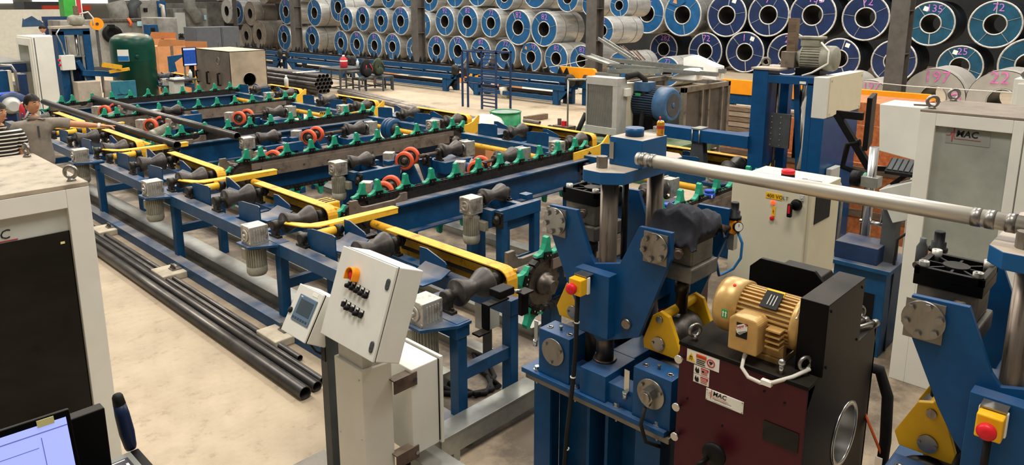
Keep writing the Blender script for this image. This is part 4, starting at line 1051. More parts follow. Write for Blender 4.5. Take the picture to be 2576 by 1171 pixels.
# pipes on the chains
for (pa, pb, lb) in (((443, 366), (112, 256), 'dark steel pipe on the pushers that the man in grey points along'), ((597, 343), (236, 246), 'dark steel pipe lying across the pushers, right of the other one')):
    a = at(*pa, z=1.07); b = at(*pb, z=1.07); x = (a.x + b.x) / 2
    solo('steel_pipe', MB().pipe((x, a.y, 1.07), (x, b.y, 1.07), .062, .054, 22), 'pipe', lb, 'pipe', group='pipes on the transfers')
# scanner bracket at the end of the near line
t = T('sensor_bracket', 'black sensor on an angled bracket at the end of the near roller line', 'sensor', (3.72, 3.68, .9))
t.p('bracket', MB().box(3.50, 3.72, 3.60, 3.68, .985, 1.0).box(3.50, 3.515, 3.60, 3.68, .80, .985).box(3.40, 3.515, 3.60, 3.68, .78, .795), 'black_satin', .003)
t.p('sensor_head', MB().box(3.64, 3.80, 3.62, 3.74, 1.0, 1.06), 'black', .006)
t.p('side_sensor', MB().box(3.84, 3.96, 3.56, 3.66, .985, 1.0).box(3.86, 3.94, 3.6, 3.64, .80, .985), 'black_satin', .003)
t.p('plug', MB().cyl((3.80, 3.63, 1.02), (3.86, 3.61, 1.015), .012), 'chrome')
# ================================================================ LEFT CABINET WITH DARK GLASS DOOR
XR_, YF, ZTOP = 1.405, 5.22, 2.05
t = T('electronics_cabinet', 'large light grey cabinet with dark glass door filling the left foreground', 'cabinet', (.7, 5.8, 0))
t.p('body', MB().box(-.1, XR_, YF + .05, 6.55, 0, ZTOP - .03), 'grey_paint', .006)
t.p('top', MB().box(-.1, XR_, YF, 6.55, ZTOP - .03, ZTOP), 'cabinet_top', .004)
q = lambda a, b: at(a, b, Y=YF)
wtr = q(171, 524); wr = wtr.x; wz = wtr.z
fr = t.p('door_frame', MB().box(wr, XR_, YF, YF + .05, 0, ZTOP - .03).box(-.1, wr, YF, YF + .05, wz, ZTOP - .03).box(-.1, wr, YF, YF + .05, 0, .25), 'white_paint', .004)
t.p('inner_panel', MB().box(-.1, wr, YF + .045, YF + .05, wz - .16, wz), 'grey_light', label='grey strip with red underlined lettering')
text(t, 'MAC', .085, V((q(-62, 600).x, YF + .043, wz - .135)), X3, Z3, 'ink', shear=.15)
t.p('logo_underline', MB().box(-.1, q(44, 568).x, YF + .041, YF + .044, wz - .152, wz - .147), 'ink_red')
t.p('glass_door', MB().box(-.1, wr, YF + .035, YF + .04, .25, wz - .16), 'glass_dark', label='dark glossy door pane')
t.p('shelf_marks', MB().box(wr - .06, wr - .035, YF + .033, YF + .035, wz - .24, wz - .225), 'note')
for yy in (YF + .1,):
    t.p('eye_bolt', MB().torus((XR_ - .07, yy, ZTOP + .06), (1, 1.2, 0), .037, .013).lathe((XR_ - .07, yy, ZTOP), Z3, [(0, .03), (.02, .018)], 12), 'steel')
t.p('eye_bolt', MB().torus((XR_ - .07, 6.42, ZTOP + .06), (1, .2, 0), .037, .013).lathe((XR_ - .07, 6.42, ZTOP), Z3, [(0, .03), (.02, .018)], 12), 'steel')
# desk, laptop, marker in front
DZ = 1.9
e1 = at(330, 1135, z=DZ); e2 = at(372, 1171, z=DZ)
t = T('desk', 'black narrow desk edge at the bottom left with printed card', 'desk', (.3, 1.5, 0))
t.p('desk_top', MB().box(-.9, e1.x + .02, .9, e1.y, DZ - .03, DZ), 'black_satin', .003)
for xx in (-.8, e1.x - .05):
    for yy in (1.0, e1.y - .06): t.p('leg', MB().box(xx - .02, xx + .02, yy - .02, yy + .02, 0, DZ - .03), 'grey_dark')
t = T('printed_card', 'dark printed card in a clear sleeve on the desk edge below the marker', 'card', (e1.x - .08, e1.y - .08, DZ))
t.p('sleeve', MB().box(e1.x - .15, e1.x - .005, e1.y - .15, e1.y - .005, DZ, DZ + .002), 'glass_plate')
t.p('card', MB().box(e1.x - .135, e1.x - .02, e1.y - .14, e1.y - .03, DZ + .002, DZ + .003), 'card_dark')
t.p('print_line', MB().box(e1.x - .125, e1.x - .03, e1.y - .04, e1.y - .036, DZ + .003, DZ + .0035), 'paper'); t.p('print_line', MB().box(e1.x - .035, e1.x - .028, e1.y - .12, e1.y - .06, DZ + .003, DZ + .0035), 'paper')
# laptop screen standing on the desk
sY = 2.02
tr = at(174, 1030, Y=sY); br_ = at(203, 1175, Y=sY)
t = T('laptop', 'black laptop with lit lavender screen and yellow note, bottom left corner', 'laptop', (-.1, sY, DZ))
tl = at(0, 1086, Y=sY); th_ = math.atan2(tr.z - tl.z, tr.x - tl.x)
uh = V((math.cos(.0), 0, math.sin(.0))); rgt = (tr - tl).normalized(); dwn = (br_ - tr).normalized()
nn = rgt.cross(dwn).normalized()
def quad(c0, w, h, k0, k1):
    m = MB(); o_ = c0 + nn * k0; m.prism([(0, 0), (w, 0), (w, h), (0, h)], o_, -rgt, dwn, nn * (k1 - k0)); return m
sg = -1 if nn.y > 0 else 1
t.p('screen_lid', quad(tr, .40, .27, 0, -.012 * sg), 'black_satin', .003)
s0 = at(165, 1049, Y=sY); t.p('screen', quad(s0, .38, .23, .001 * sg, .002 * sg), 'screen_blue', label='lit lavender screen')
for a_, b_, w_, h_ in ((.0, .02, .37, .003), (.06, .035, .002, .16), (.07, .06, .25, .002), (.07, .13, .27, .003), (.0, .16, .37, .004)):
    t.p('screen_lines', quad(s0 - rgt * a_ + dwn * b_, w_, h_, .0022 * sg, .0026 * sg), 'screen_line')
n0 = at(133, 1046, Y=sY); t.p('sticky_note', quad(n0, .038, .02, .003 * sg, .004 * sg), 'note', label='small yellow sticky note')
t.p('keyboard_base', MB().box(-.35, br_.x - .02, sY - .3, sY, DZ, DZ + .02), 'black_satin')
a = at(262, 1000, Y=2.12); b = at(272, 1150, Y=2.12)
solo('keyboard_case', MB().box(tr.x - .14, at(268, 1100, Y=2.12).x, 2.1, 2.14, DZ, at(262, 1018, Y=2.12).z), 'black_satin', 'black instrument case standing behind the laptop screen', 'case', bev=.004)
p0 = at(330, 1130, z=DZ + .0); p1 = at(293, 990, Y=p0.y + .02)
t = T('marker_pen', 'dark blue marker pen standing upright at the desk edge', 'pen', p0)
ax_ = (p1 - p0).normalized(); L_ = (p1 - p0).length
t.p('barrel', MB().lathe(p0, ax_, [(0, .014), (.01, .017), (L_ * .3, .021), (L_ * .62, .020), (L_ * .8, .017)], 16), 'pen_blue')
t.p('cap', MB().lathe(p0 + ax_ * L_ * .8, ax_, [(0, .0175), (L_ * .14, .015), (L_ * .18, .011), (L_ * .2, .003)], 16), 'ink')
# ================================================================ CREAM 400 VOLT CABINET
CX0, CX1, CY0, CY1, CZ = 5.02, 5.60, 1.90, 2.50, 1.9
t = T('switch_cabinet', 'cream electrical cabinet marked 400 volt behind the gold motor', 'cabinet', ((CX0 + CX1) / 2, 2.2, 0))
t.p('body', MB().box(CX0 + .03, CX1, CY0, CY1, 0, CZ), 'cream', .006)
dr = t.p('door', MB().box(CX0, CX0 + .026, CY0 + .02, CY1 - .006, .06, CZ - .012), 'cream', .006)
f = lambda a, b: at(a, b, X=CX0)
pl = f(1947, 494); w_ = (f(1927, 494).y - f(1968, 494).y)
sg_ = t.p('voltage_label', MB().box(CX0 - .003, CX0, pl.y - w_ / 2, pl.y + w_ / 2, pl.z - .022, pl.z + .022), 'sign_yellow', par=dr, label='yellow 400 volt label')
text(t, '400 VOLT', .038, (CX0 - .003, pl.y + w_ / 2 - .008, pl.z - .013), -Y3, Z3, 'ink', par=dr)
c_ = f(1945, 510); t.p('indicator_lamp', MB().lathe((CX0, c_.y, c_.z), -X3, [(0, .016), (.006, .016), (.012, .013), (.014, 0)], 18), 'red_lit', par=dr, label='lit red indicator lamp')
c_ = f(1946, 532); bl = t.p('lightning_label', MB().box(CX0 - .003, CX0, c_.y - .013, c_.y + .013, c_.z - .036, c_.z + .036), 'sign_yellow', par=dr)
t.p('lightning_mark', MB().prism([(.004, .02), (-.006, -.002), (0, 0), (-.003, -.022), (.007, .004), (.001, .003)], (CX0 - .0045, c_.y, c_.z), Y3, Z3, X3 * .001), 'ink_red', par=dr)
c_ = f(1943, 549); t.p('push_button', MB().lathe((CX0, c_.y, c_.z), -X3, [(0, .016), (.014, .016), (.016, .013), (.016, 0)], 18), 'red', par=dr)
c_ = f(2004, 516); sw = t.p('switch_knob', MB().lathe((CX0, c_.y, c_.z), -X3, [(0, .042), (.02, .038), (.03, .03), (.03, 0)], 22), 'black', par=dr)
c_ = f(1993, 527); t.p('switch_handle', MB().cbox((CX0 - .045, c_.y, c_.z), .03, .034, .10), 'black', .008, par=dr)
t.p('handle_stripe', MB().box(CX0 - .062, CX0 - .06, c_.y - .008, c_.y + .008, c_.z - .02, c_.z + .04), 'red', par=dr)
c_ = f(2018, 498); t.p('door_lock', MB().box(CX0 - .01, CX0, c_.y - .014, c_.y + .014, c_.z - .02, c_.z + .02).cyl((CX0 - .014, c_.y, c_.z), (CX0, c_.y, c_.z), .007), 'grey_light', par=dr)
c_ = f(2006, 692); t.p('door_lock', MB().box(CX0 - .01, CX0, c_.y - .014, c_.y + .014, c_.z - .02, c_.z + .02).cyl((CX0 - .014, c_.y, c_.z), (CX0, c_.y, c_.z), .007), 'grey_light', par=dr)
g = lambda a, b: at(a, b, Y=CY0)
a = g(2053, 492); b = g(2085, 545); t.p('side_grille', MB().box(a.x, b.x, CY0 - .004, CY0, b.z, a.z), 'black', label='black side grille')
p = at(1980, 436, z=CZ); p = V((CX0 + .24, 2.17, CZ))
t2 = T('warning_beacon', 'red warning beacon on a black foot on the cream cabinet', 'lamp', p)
t2.p('foot', MB().lathe(p, Z3, [(0, .05), (.045, .05)], 24), 'black', .002)
t2.p('dome', MB().lathe(p + Z3 * .045, Z3, [(0, .05), (.022, .05), (.032, .042), (.034, 0)], 24), 'red')
p = V((CX0 + .30, 2.02, CZ)); t2 = T('wrench', 'small grey wrench lying on top of the cream cabinet', 'tool', p)
t2.p('shaft', MB().cbox(p + V((0, -.02, .006)), .02, .12, .01, rz=.2), 'steel')
t2.p('jaw', MB().lathe(p + V((.012, .05, 0)), Z3, [(0, .02), (.012, .02)], 10), 'steel')
# ================================================================ TALL BLUE MACHINE FRAME ON THE FAR LINE
TX = 9.0
t = T('machine_tower', 'tall blue machine frame with white box and grey motor on top', 'machine', (TX + .4, 3.7, 0))
zt = 2.33
f = lambda a, b: at(a, b, X=TX)
yA, yB, yC, yD = f(1893, 200).y, f(1932, 200).y, f(2030, 230).y, f(2045, 230).y
yN = f(2082, 195).y
xR = at(2170, 178, Y=yN).x
t.p('post', MB().box(TX, TX + .35, yB, yA, 0, zt + .03), 'blue_clean', .006)
t.p('post', MB().box(TX, TX + .12, yD, yC, 0, zt - .1), 'blue_clean', .005)
t.p('post', MB().box(TX + .55, TX + .68, yB - .05, yA - .05, 0, zt - .1), 'blue_clean', .005)
t.p('head_beam', MB().box(TX, TX + .16, yD, yB, zt - .13, zt - .03), 'blue_clean', .004)
t.p('type_plate', MB().box(TX - .004, TX, yC + .02, yC + .10, zt - .115, zt - .085), 'paper')
zw = f(2076, 300).z
t.p('lower_cabinet', MB().box(TX, xR, yN, yD, 0, zw), 'blue_clean', .006)
wb = t.p('upper_box', MB().box(TX, xR, yN, yD, zw, zt - .02), 'white_paint', .004)
t.p('box_cover', MB().box(TX + .09, xR + .004, yN - .012, yN, zw + .01, zt - .015), 'cream', .003, par=wb)
m = MB()
for x in (TX + .13, xR - .04):
    for z in (zw + .05, zt - .06): m.lathe((x, yN - .012, z), -Y3, [(0, .016), (.006, .016)], 10)
t.p('screws', m, 'grey_light', par=wb)
t.p('top_plate', MB().box(TX - .02, TX + .62, yB - .15, yA + .02, zt + .03, zt + .055), 'steel_dusty', .003)
t.p('lifting_eye', MB().torus((TX + .3, yA - .03, zt + .11), (1, .3, 0), .05, .016).cyl((TX + .3, yA - .03, zt + .05), (TX + .3, yA - .03, zt + .07), .02), 'steel_plate')
mz = zt + .19; my0 = at(2005, 150, X=TX + .35).y
t.p('drive_block', MB().box(TX + .22, TX + .46, my0 - .02, my0 + .16, zt + .055, zt + .26), 'rail_brown', .006)
t.p('timber_post', MB().box(TX + .30, TX + .40, my0 + .02, my0 + .13, zt + .26, zt + .68), 'timber')
mo = t.p('motor', MB().star((TX + .34, my0 - .08, mz), (TX + .34, my0 - .34, mz), .15, .135, 26).lathe((TX + .34, my0 - .02, mz), -Y3, [(0, .09), (.05, .1), (.06, .15), (.08, .15)], 24), 'motor_grey')
t.p('fan_cowl', MB().lathe((TX + .34, my0 - .34, mz), -Y3, [(0, .16), (.13, .16), (.16, .145), (.165, .02)], 28), 'motor_grey', par=mo)
t.p('terminal_box', MB().box(TX + .27, TX + .42, my0 - .30, my0 - .06, mz + .14, mz + .24).box(TX + .25, TX + .44, my0 - .33, my0 - .04, mz + .235, mz + .27), 'motor_grey', .01, par=mo)
t.p('motor_base', MB().box(TX + .2, TX + .48, my0 - .36, my0 - .05, zt - .02, mz - .13), 'black_satin')
t.p('motor_cable', MB().tube([(TX + .25, my0 - .33, mz + .2), (TX + .2, my0 - .45, mz + .1), (TX + .18, my0 - .46, mz - .05), (TX + .1, my0 - .3, zt + .02), (TX + .05, my0 - .2, zt - .02)], .012), 'cable_white')
# inside: guide rods, plate, spring wires
t.p('guide_rod', MB().cyl((TX + .2, yB - .06, .3), (TX + .2, yB - .06, zt - .1), .02), 'steel_dark')
t.p('guide_rod', MB().cyl((TX + .25, yC + .13, .3), (TX + .25, yC + .13, zt - .1), .03), 'steel')
t.p('carriage_plate', MB().box(TX + .1, TX + .13, yC + .22, yB - .02, 1.35, 1.80), 'grey_dark', .003)
m = MB()
for k in range(6):
    for s in (0, 1): m.bolt((TX + .1, yB - .05 - s * .12, 1.38 + k * .075), -X3, .01, .008)
t.p('bolts', m, 'chrome')
t.p('diagonal_brace', MB().bar((TX + .22, yC + .22, zt - .15), (TX + .25, yC + .12, 1.05), .07, .05), 'blue_clean')
m = MB()
for k in range(7): m.tube([(TX + .12 + .02 * k, yC + .02 + .02 * (k % 4), zt - .15), (TX + .15, yC + .05 + .01 * k, 1.9), (TX + .12 + .01 * k, yC + .03 + .015 * (k % 3), 1.5), (TX + .14, yC + .04 + .01 * k, 1.1)], .009, 6)
t.p('cables', m, 'cable_white')['kind'] = 'stuff'
t.p('inner_block', MB().box(TX + .3, TX + .5, yC + .02, yC + .25, 1.2, 2.1), 'black_satin')
# side arm
za = f(1648, 311).z
ar = t.p('side_arm', MB().box(TX - .06, TX + .14, yA - .02, 5.66, za - .17, za), 'blue_clean', .006)
t.p('arm_gusset', MB().prism([(0, 0), (.42, 0), (0, .34)], (TX + .14, yA, za - .16), X3, Y3, Z3 * .15), 'blue_clean', par=ar)
yc = f(1757, 330).y
t.p('clamp_strap', MB().box(TX - .075, TX + .155, yc - .07, yc + .07, za, za + .02).cyl((TX - .07, yc + .055, za - .18), (TX - .07, yc + .055, za), .01).cyl((TX - .07, yc - .055, za - .18), (TX - .07, yc - .055, za), .01), 'galv', par=ar)
t.p('hanger', MB().prism([(yc - .08, za - .17), (yc + .08, za - .17), (yc + .12, za - .52), (yc - .04, za - .56), (yc - .12, za - .52)], (TX - .02, 0, 0), Y3, Z3, X3 * .015).prism([(yc - .08, za - .17), (yc + .08, za - .17), (yc + .12, za - .52), (yc - .12, za - .52)], (TX + .09, 0, 0), Y3, Z3, X3 * .015), 'grey_dark', par=ar)
t.p('side_box', MB().box(TX + .2, TX + .5, yN - .08, yN - .01, .75, 1.15), 'grey_light', .01)
t.p('conduit', MB().tube([(TX + .3, yN - .08, .98), (TX + .3, yN - .16, .96), (TX + .3, yN - .2, .85), (TX + .3, yN - .2, .5), (TX + .32, yN - .18, .05)], .022), 'galv')
# second tester: red block with black modules, hoses and filters behind the first roll stand
t = T('pipe_tester', 'dark red and black tester half hidden left of the cream cabinet', 'machine', (4.75, 2.75, 0))
t.p('frame', MB().box(4.45, 5.0, 2.55, 3.05, 0, .55), 'black_satin', .004)
t.p('head', MB().box(4.55, 4.98, 2.62, 2.95, .80, 1.28), 'maroon', .004)
t.p('side_fin', MB().prism([(2.62, 1.28), (2.95, 1.28), (2.9, 1.42), (2.68, 1.36)], (4.6, 0, 0), Y3, Z3, X3 * .04), 'maroon')
t.p('top_plate', MB().box(4.5, 5.0, 2.55, 2.95, 1.28, 1.30), 'galv')
t.p('actuator', MB().box(4.46, 4.54, 2.66, 2.74, .62, .86), 'alu', .004)
t.p('module', MB().box(4.42, 4.52, 2.78, 2.98, .58, .9), 'black', .004)
m = MB()
for k in range(4): m.cyl((4.50, 2.60 + k * .07, .95 + .06 * (k % 2)), (4.43, 2.60 + k * .07, .95 + .06 * (k % 2)), .014)
t.p('bolts', m, 'chrome')
t.p('indicator', MB().box(4.53, 4.55, 2.70, 2.74, 1.10, 1.12), 'red_lit')
def regulator(label, x, y, z, gauge=True):
    t = T('air_regulator', label, 'regulator', (x, y, z)); t.e.scale = (.62, .62, .62)
    t.p('valve_block', MB().box(x - .06, x + .06, y - .05, y + .05, z, z + .14), 'orange', .006)
    t.p('cap', MB().lathe((x, y, z + .14), Z3, [(0, .07), (.03, .07), (.03, .055), (.08, .055), (.08, .04), (.16, .04), (.17, .035)], 20), 'black')
    t.p('bowl', MB().lathe((x + .02, y + .12, z - .02), Z3, [(0, .03), (.02, .045), (.16, .045), (.2, .025), (.24, .025)], 16), 'grey_dark')
    t.p('brass_tee', MB().cyl((x - .05, y + .02, z + .06), (x - .22, y + .10, z + .05), .028).lathe((x - .1, y + .045, z + .058), V((-.17, .08, -.01)), [(0, .042), (.05, .042)], 6), 'rust')
    if gauge:
        g = t.p('gauge_case', MB().lathe((x - .03, y - .05, z + .08), V((-.5, -.8, .1)), [(0, .05), (.03, .05)], 20), 'black')
        d = V((-.5, -.8, .1)).normalized(); c = V((x - .03, y - .05, z + .08)) + d * .03
        t.p('gauge_face', MB().lathe(c, d, [(0, .043), (.002, .043)], 20), 'paper', par=g)
        t.p('gauge_needle', MB().bar(c + d * .003, c + d * .003 + V((0, 0, .03)), .005, .002), 'ink', par=g)
    return t
r = regulator('orange and black air regulator with gauge beside the dark cloth', 3.98, 1.95, 1.83)
r.p('air_hose', MB().tube([(3.95, 1.90, 1.88), (3.96, 1.84, 1.75), (3.95, 1.84, 1.60), (3.93, 1.9, 1.48), (3.85, 1.98, 1.42), (3.74, 1.95, 1.45), (3.72, 1.98, 1.60), (3.69, 2.02, 1.66), (3.62, 2.0, 1.68)], .014), 'cable_blue')
r.p('mount', MB().box(3.94, 4.02, 1.92, 1.99, 1.66, 1.83), 'galv')
r = regulator('orange and black air regulator behind the cut-off roll stand cylinder', 4.02, .86, 1.88, False)
r.p('mount', MB().box(3.98, 4.06, .83, .89, 1.6, 1.88), 'galv')
r = regulator('air regulator with thin wire behind the left cylinder of roll stand', 3.86, 2.86, 1.97, False)
r.p('mount', MB().box(3.82, 3.90, 2.83, 2.89, 1.6, 1.97), 'galv')
r.p('wire', MB().torus((3.62, 2.88, 2.1), (1, .6, 0), .055, .004), 'rubber')
for k, (a, b, z) in enumerate(((1784, 487, 1.0), (1682, 522, 1.0))):
    p = at(a, b, z=z); q = T('water_can', 'round blue plastic cap jar %s' % ('among the nearest green pushers' if k == 0 else 'left of the dark cloth'), 'jar', p)
    q.p('body', MB().lathe(p - Z3 * .05, Z3, [(0, .07), (.05, .07), (.06, .06)], 20), 'water_cap')
    q.p('lid', MB().lathe(p + Z3 * .01, Z3, [(0, .055), (.03, .055), (.035, .05)], 20), 'water_cap')
    q.p('label', MB().cbox(p + V((-.04, -.058, -.02)), .04, .01, .03, rz=.6), 'paper')
    q.p('stand', MB().cyl(p - Z3 * (p.z - .0), p - Z3 * .05, .03), 'blue')
# ---------------------------------------------------------------- blue pedestal block and conduit behind the tester
t = T('steel_plinth', 'blue steel base with dark block right of the tall blue frame', 'machine', (7.1, 2.1, 0))
a = at(2135, 645, z=.85)
t.p('table', MB().box(6.75, 7.25, 1.82, 2.28, .0, .82), 'blue', .006)
t.p('rim', MB().box(6.70, 7.30, 1.78, 2.32, .82, .86), 'blue', .004)
t.p('block', MB().box(6.78, 7.12, 1.92, 2.30, .86, 1.02), 'blue_dark', .006)
t.p('window', MB().box(6.74, 6.75, 1.90, 2.1, .1, .6), 'black')
# chrome stand
t = T('measuring_stand', 'bright chrome upright stand beside the tall blue frame', 'stand', (7.15, 2.2, .9))
p = at(2200, 370, X=7.15)
t.p('upright', MB().cyl((7.15, p.y, 1.02), (7.15, p.y, p.z), .042, n=20), 'chrome')
t.p('clamp', MB().box(7.08, 7.22, p.y - .08, p.y + .07, 1.50, 1.60).box(7.09, 7.21, p.y - .07, p.y + .06, 1.38, 1.44), 'galv', .004)
t.p('slide_rod', MB().cyl((7.15, p.y - .13, 1.15), (7.15, p.y - .13, 1.52), .012).cyl((7.15, p.y - .2, 1.15), (7.15, p.y + .06, 1.15), .02), 'chrome')
t.p('motor_drum', MB().lathe((7.3, p.y + .02, 1.52), Y3, [(0, .06), (.05, .07), (.06, .05), (.12, .05), (.12, .08), (.2, .08)], 20), 'black')
t.p('green_ring', MB().lathe((7.3, p.y + .08, 1.52), Y3, [(0, .072), (.03, .072)], 20), 'green')
# monitor on black arms, white box, tilted console, keyboard
t = T('wall_monitor', 'black flat monitor seen edge-on with bent black arm before plywood crate', 'monitor', (8.3, 2.55, 0))
t.p('panel', MB().cbox((8.05, 2.5, 1.98), .5, .05, .55, rz=.22), 'black', .006)
t.p('arm', MB().bar((8.2, 2.62, 2.0), (8.22, 2.9, 2.0), .05, .08).bar((8.22, 2.9, 2.0), (8.2, 2.5, 1.45), .07, .07).bar((8.2, 2.5, 1.45), (8.1, 2.2, 1.5), .05, .05), 'black')
t.p('lower_arm', MB().tube([(8.2, 2.62, 1.72), (8.2, 2.75, 1.68), (8.2, 2.78, 1.42), (8.2, 2.5, 1.35)], .035), 'black')
t.p('pole', MB().cyl((8.2, 2.5, 0), (8.2, 2.5, 1.5), .03), 'black')
t = T('white_enclosure', 'white box enclosure with sloping underside behind the grey cabinet', 'cabinet', (8.0, 1.9, 0))
a = at(2213, 262, X=7.6); b = at(2213, 385, X=7.6)
t.p('box', MB().prism([(a.y, a.z), (a.y - .04, b.z + .02), (1.45, b.z - .1), (1.45, a.z)], (7.6, 0, 0), Y3, Z3, X3 * .45), 'white_paint', .006)
t.p('post', MB().box(7.65, 8.0, 1.55, 1.95, 0, b.z), 'white_paint', .004)
t.p('spanner', MB().cbox((7.75, 1.95, a.z + .008), .03, .14, .012, rz=.3), 'rust')
t = T('keyboard_console', 'black keyboard on a tilted grey console beside the grey cabinet', 'control panel', (7.0, 1.75, 0))
hp = [(1.52, 1.55), (1.95, 1.42), (1.90, 1.10), (1.55, 1.05)]
a = at(2210, 478, X=6.9); b = at(2330, 450, X=6.9); c = at(2245, 562, X=6.9); d = at(2300, 545, X=6.9)
t.p('console', MB().prism([(a.y, a.z), (b.y, b.z), (d.y - .05, d.z), (c.y, c.z)], (6.9, 0, 0), Y3, Z3, X3 * .25), 'grey_light', .006)
t.p('console_stand', MB().prism([(c.y + .10, c.z + .22), (c.y - .02, c.z - .02), (c.y - .02, 0), (c.y + .10, 0)], (6.95, 0, 0), Y3, Z3, X3 * .15), 'grey_dark')
e = at(2290, 428, X=7.0)
kb = t.p('keyboard', MB().cbox((7.05, e.y, e.z), .2, .40, .035, M3=Matrix.Rotation(-.5, 3, 'Y')), 'black', .004)
m = MB()
for i in range(8): m.cbox((7.05, e.y - .17 + i * .048, e.z + .022), .17, .036, .012, M3=Matrix.Rotation(-.5, 3, 'Y'))
t.p('keys', m, 'grey_dark', par=kb)
t.p('tray_arm', MB().bar((7.1, e.y, e.z - .02), (7.1, a.y - .05, a.z + .02), .04, .04), 'black')
t.p('cable', MB().tube([(6.93, d.y, d.z), (6.9, d.y - .02, d.z - .1), (6.92, c.y - .05, c.z - .15), (6.94, c.y - .03, .3), (6.9, c.y - .05, .02)], .012), 'rubber')
# ---------------------------------------------------------------- grey MAC cabinet on the right
MX = 6.45; f = lambda a, b: at(a, b, X=MX)
p = f(2315, 275); q = f(2560, 296)
t = T('electronics_cabinet', 'tall light grey cabinet with big grey window at the right edge', 'cabinet', (MX + .4, p.y - .5, 0))
ztm = p.z
t.p('body', MB().box(MX + .04, MX + .85, p.y - 1.2, p.y, 0, ztm - .02), 'white_paint', .006)
t.p('top', MB().box(MX, MX + .85, p.y - 1.2, p.y, ztm - .02, ztm), 'cabinet_top_dark', .004)
w0, w1, w2, w3 = f(2353, 318), f(2542, 335), f(2306, 690), f(2498, 700)
yw0, yw1, zw0, zw1 = (w0.y + w2.y) / 2, (w1.y + w3.y) / 2, (w0.z + w1.z) / 2, (w2.z + w3.z) / 2
t.p('door_frame', MB().box(MX, MX + .04, yw0, p.y, 0, ztm - .02).box(MX, MX + .04, yw1, yw0, zw0, ztm - .02).box(MX, MX + .04, yw1, yw0, 0, zw1).box(MX, MX + .04, yw1 - .07, yw1, 0, ztm - .02), 'white_paint', .004)
t.p('side_door', MB().box(MX, MX + .04, p.y - 1.2, yw1 - .08, 0, ztm - .02), 'white_paint', .004)
t.p('window_pane', MB().box(MX + .035, MX + .04, yw1, yw0, zw1, zw0), 'glass_grey', label='grey glossy window pane')
lp = t.p('maker_plate', MB().box(MX + .032, MX + .035, yw1 + .14, yw1 + .44, zw0 - .13, zw0), 'glass_plate')
mac_logo(t, (MX + .032, yw1 + .44, zw0 - .07), -Y3, Z3, .052, lp, False)
t.p('eye_bolt', MB().torus((MX + .1, p.y - .06, ztm + .06), (1, .6, 0), .04, .014).lathe((MX + .1, p.y - .06, ztm), Z3, [(0, .03), (.02, .02)], 12), 'steel')
t.p('eye_bolt', MB().torus((MX + .76, p.y - .06, ztm + .06), (1, .6, 0), .04, .014).lathe((MX + .76, p.y - .06, ztm), Z3, [(0, .03), (.02, .02)], 12), 'steel')
t = T('grey_cabinet', 'pale grey cabinet top edge cut off by the right picture edge', 'cabinet', (9.5, 1.3, 0))
a = at(2552, 198, X=9.4)
t.p('body', MB().box(9.4, 10.1, .4, a.y, 0, a.z), 'white_paint', .006)
t.p('door', MB().box(9.38, 9.4, .5, a.y - .04, .1, a.z - .05), 'white_paint', .004)
t.p('eye_bolt', MB().torus((9.45, a.y - .1, a.z + .05), (1, .6, 0), .045, .015), 'steel')
# plywood crate behind the far line
t = T('plywood_crate', 'orange brown plywood crate behind the tall blue frame', 'crate', (11, 4, 0))
t.p('side', MB().box(10.3, 10.34, 2.3, 5.35, 0, 1.05), 'wood', .003)
for yy in (2.3, 5.31): t.p('end', MB().box(10.34, 11.4, yy, yy + .04, 0, 1.05), 'wood', .003)
t.p('side', MB().box(11.4, 11.44, 2.3, 5.35, 0, 1.4), 'wood', .003)
t.p('bottom_board', MB().box(10.34, 11.4, 2.34, 5.31, .05, .1), 'wood')
t.p('batten', MB().box(10.27, 10.3, 2.3, 5.35, .92, 1.0), 'timber')
t.p('batten', MB().box(10.27, 10.3, 2.3, 5.35, .3, .4), 'timber')
t = T('plywood_crate', 'tall plywood crate with number five label beside the black monitor', 'crate', (12, 3.9, 0))
t.p('body', MB().box(11.6, 12.6, 3.0, 4.2, 0, 1.72), 'wood', .004)
t.p('label', MB().box(11.59, 11.6, 4.02, 4.16, 1.52, 1.7), 'paper')
text(t, '5', .17, (11.59, 4.13, 1.55), -Y3, Z3, 'ink')
# wood stack under the orange beam
for k in range(5):
    solo('timber_plank', MB().box(17.0, 17.3, 4.5, 10.6, .01 + k * .13, .12 + k * .13), 'timber_grey' if k % 2 else 'timber', 'long weathered plank in the stack under the orange beam, %s from the floor' % ORD[k], 'plank', group='planks under the orange beam')
# ---------------------------------------------------------------- orange beams on blue supports
def obeam(label, y0, y1):
    t = T('orange_beam', label, 'beam', (18.1, (y0 + y1) / 2, 0), 'orange beams')
    pl = [(y0 + .12, 1.2), (y1, 1.2), (y1, .82), (y0, .82), (y0, 1.1), (y0 + .04, 1.17)]
    t.p('beam', MB().prism(pl, (18.05, 0, 0), Y3, Z3, X3 * .12), 'orange_rail', .008)
    t.p('under_beam', MB().box(18.1, 18.4, y0 + .3, y1, .55, .82), 'blue', .006)
    for yy in (y0 + .5, y1 - .4): t.p('leg', MB().box(18.15, 18.3, yy - .08, yy + .08, 0, .55), 'blue', .006)
    t.p('hook', MB().lathe((18.04, y0 + .35, .9), -X3, [(0, .1), (.04, .1)], 16), 'rust')
obeam('long orange beam on blue supports in front of the pink marked coils', 4.3, 9.6)
obeam('short orange beam end left of the oil cooler by steel column', 13.75, 15.2)
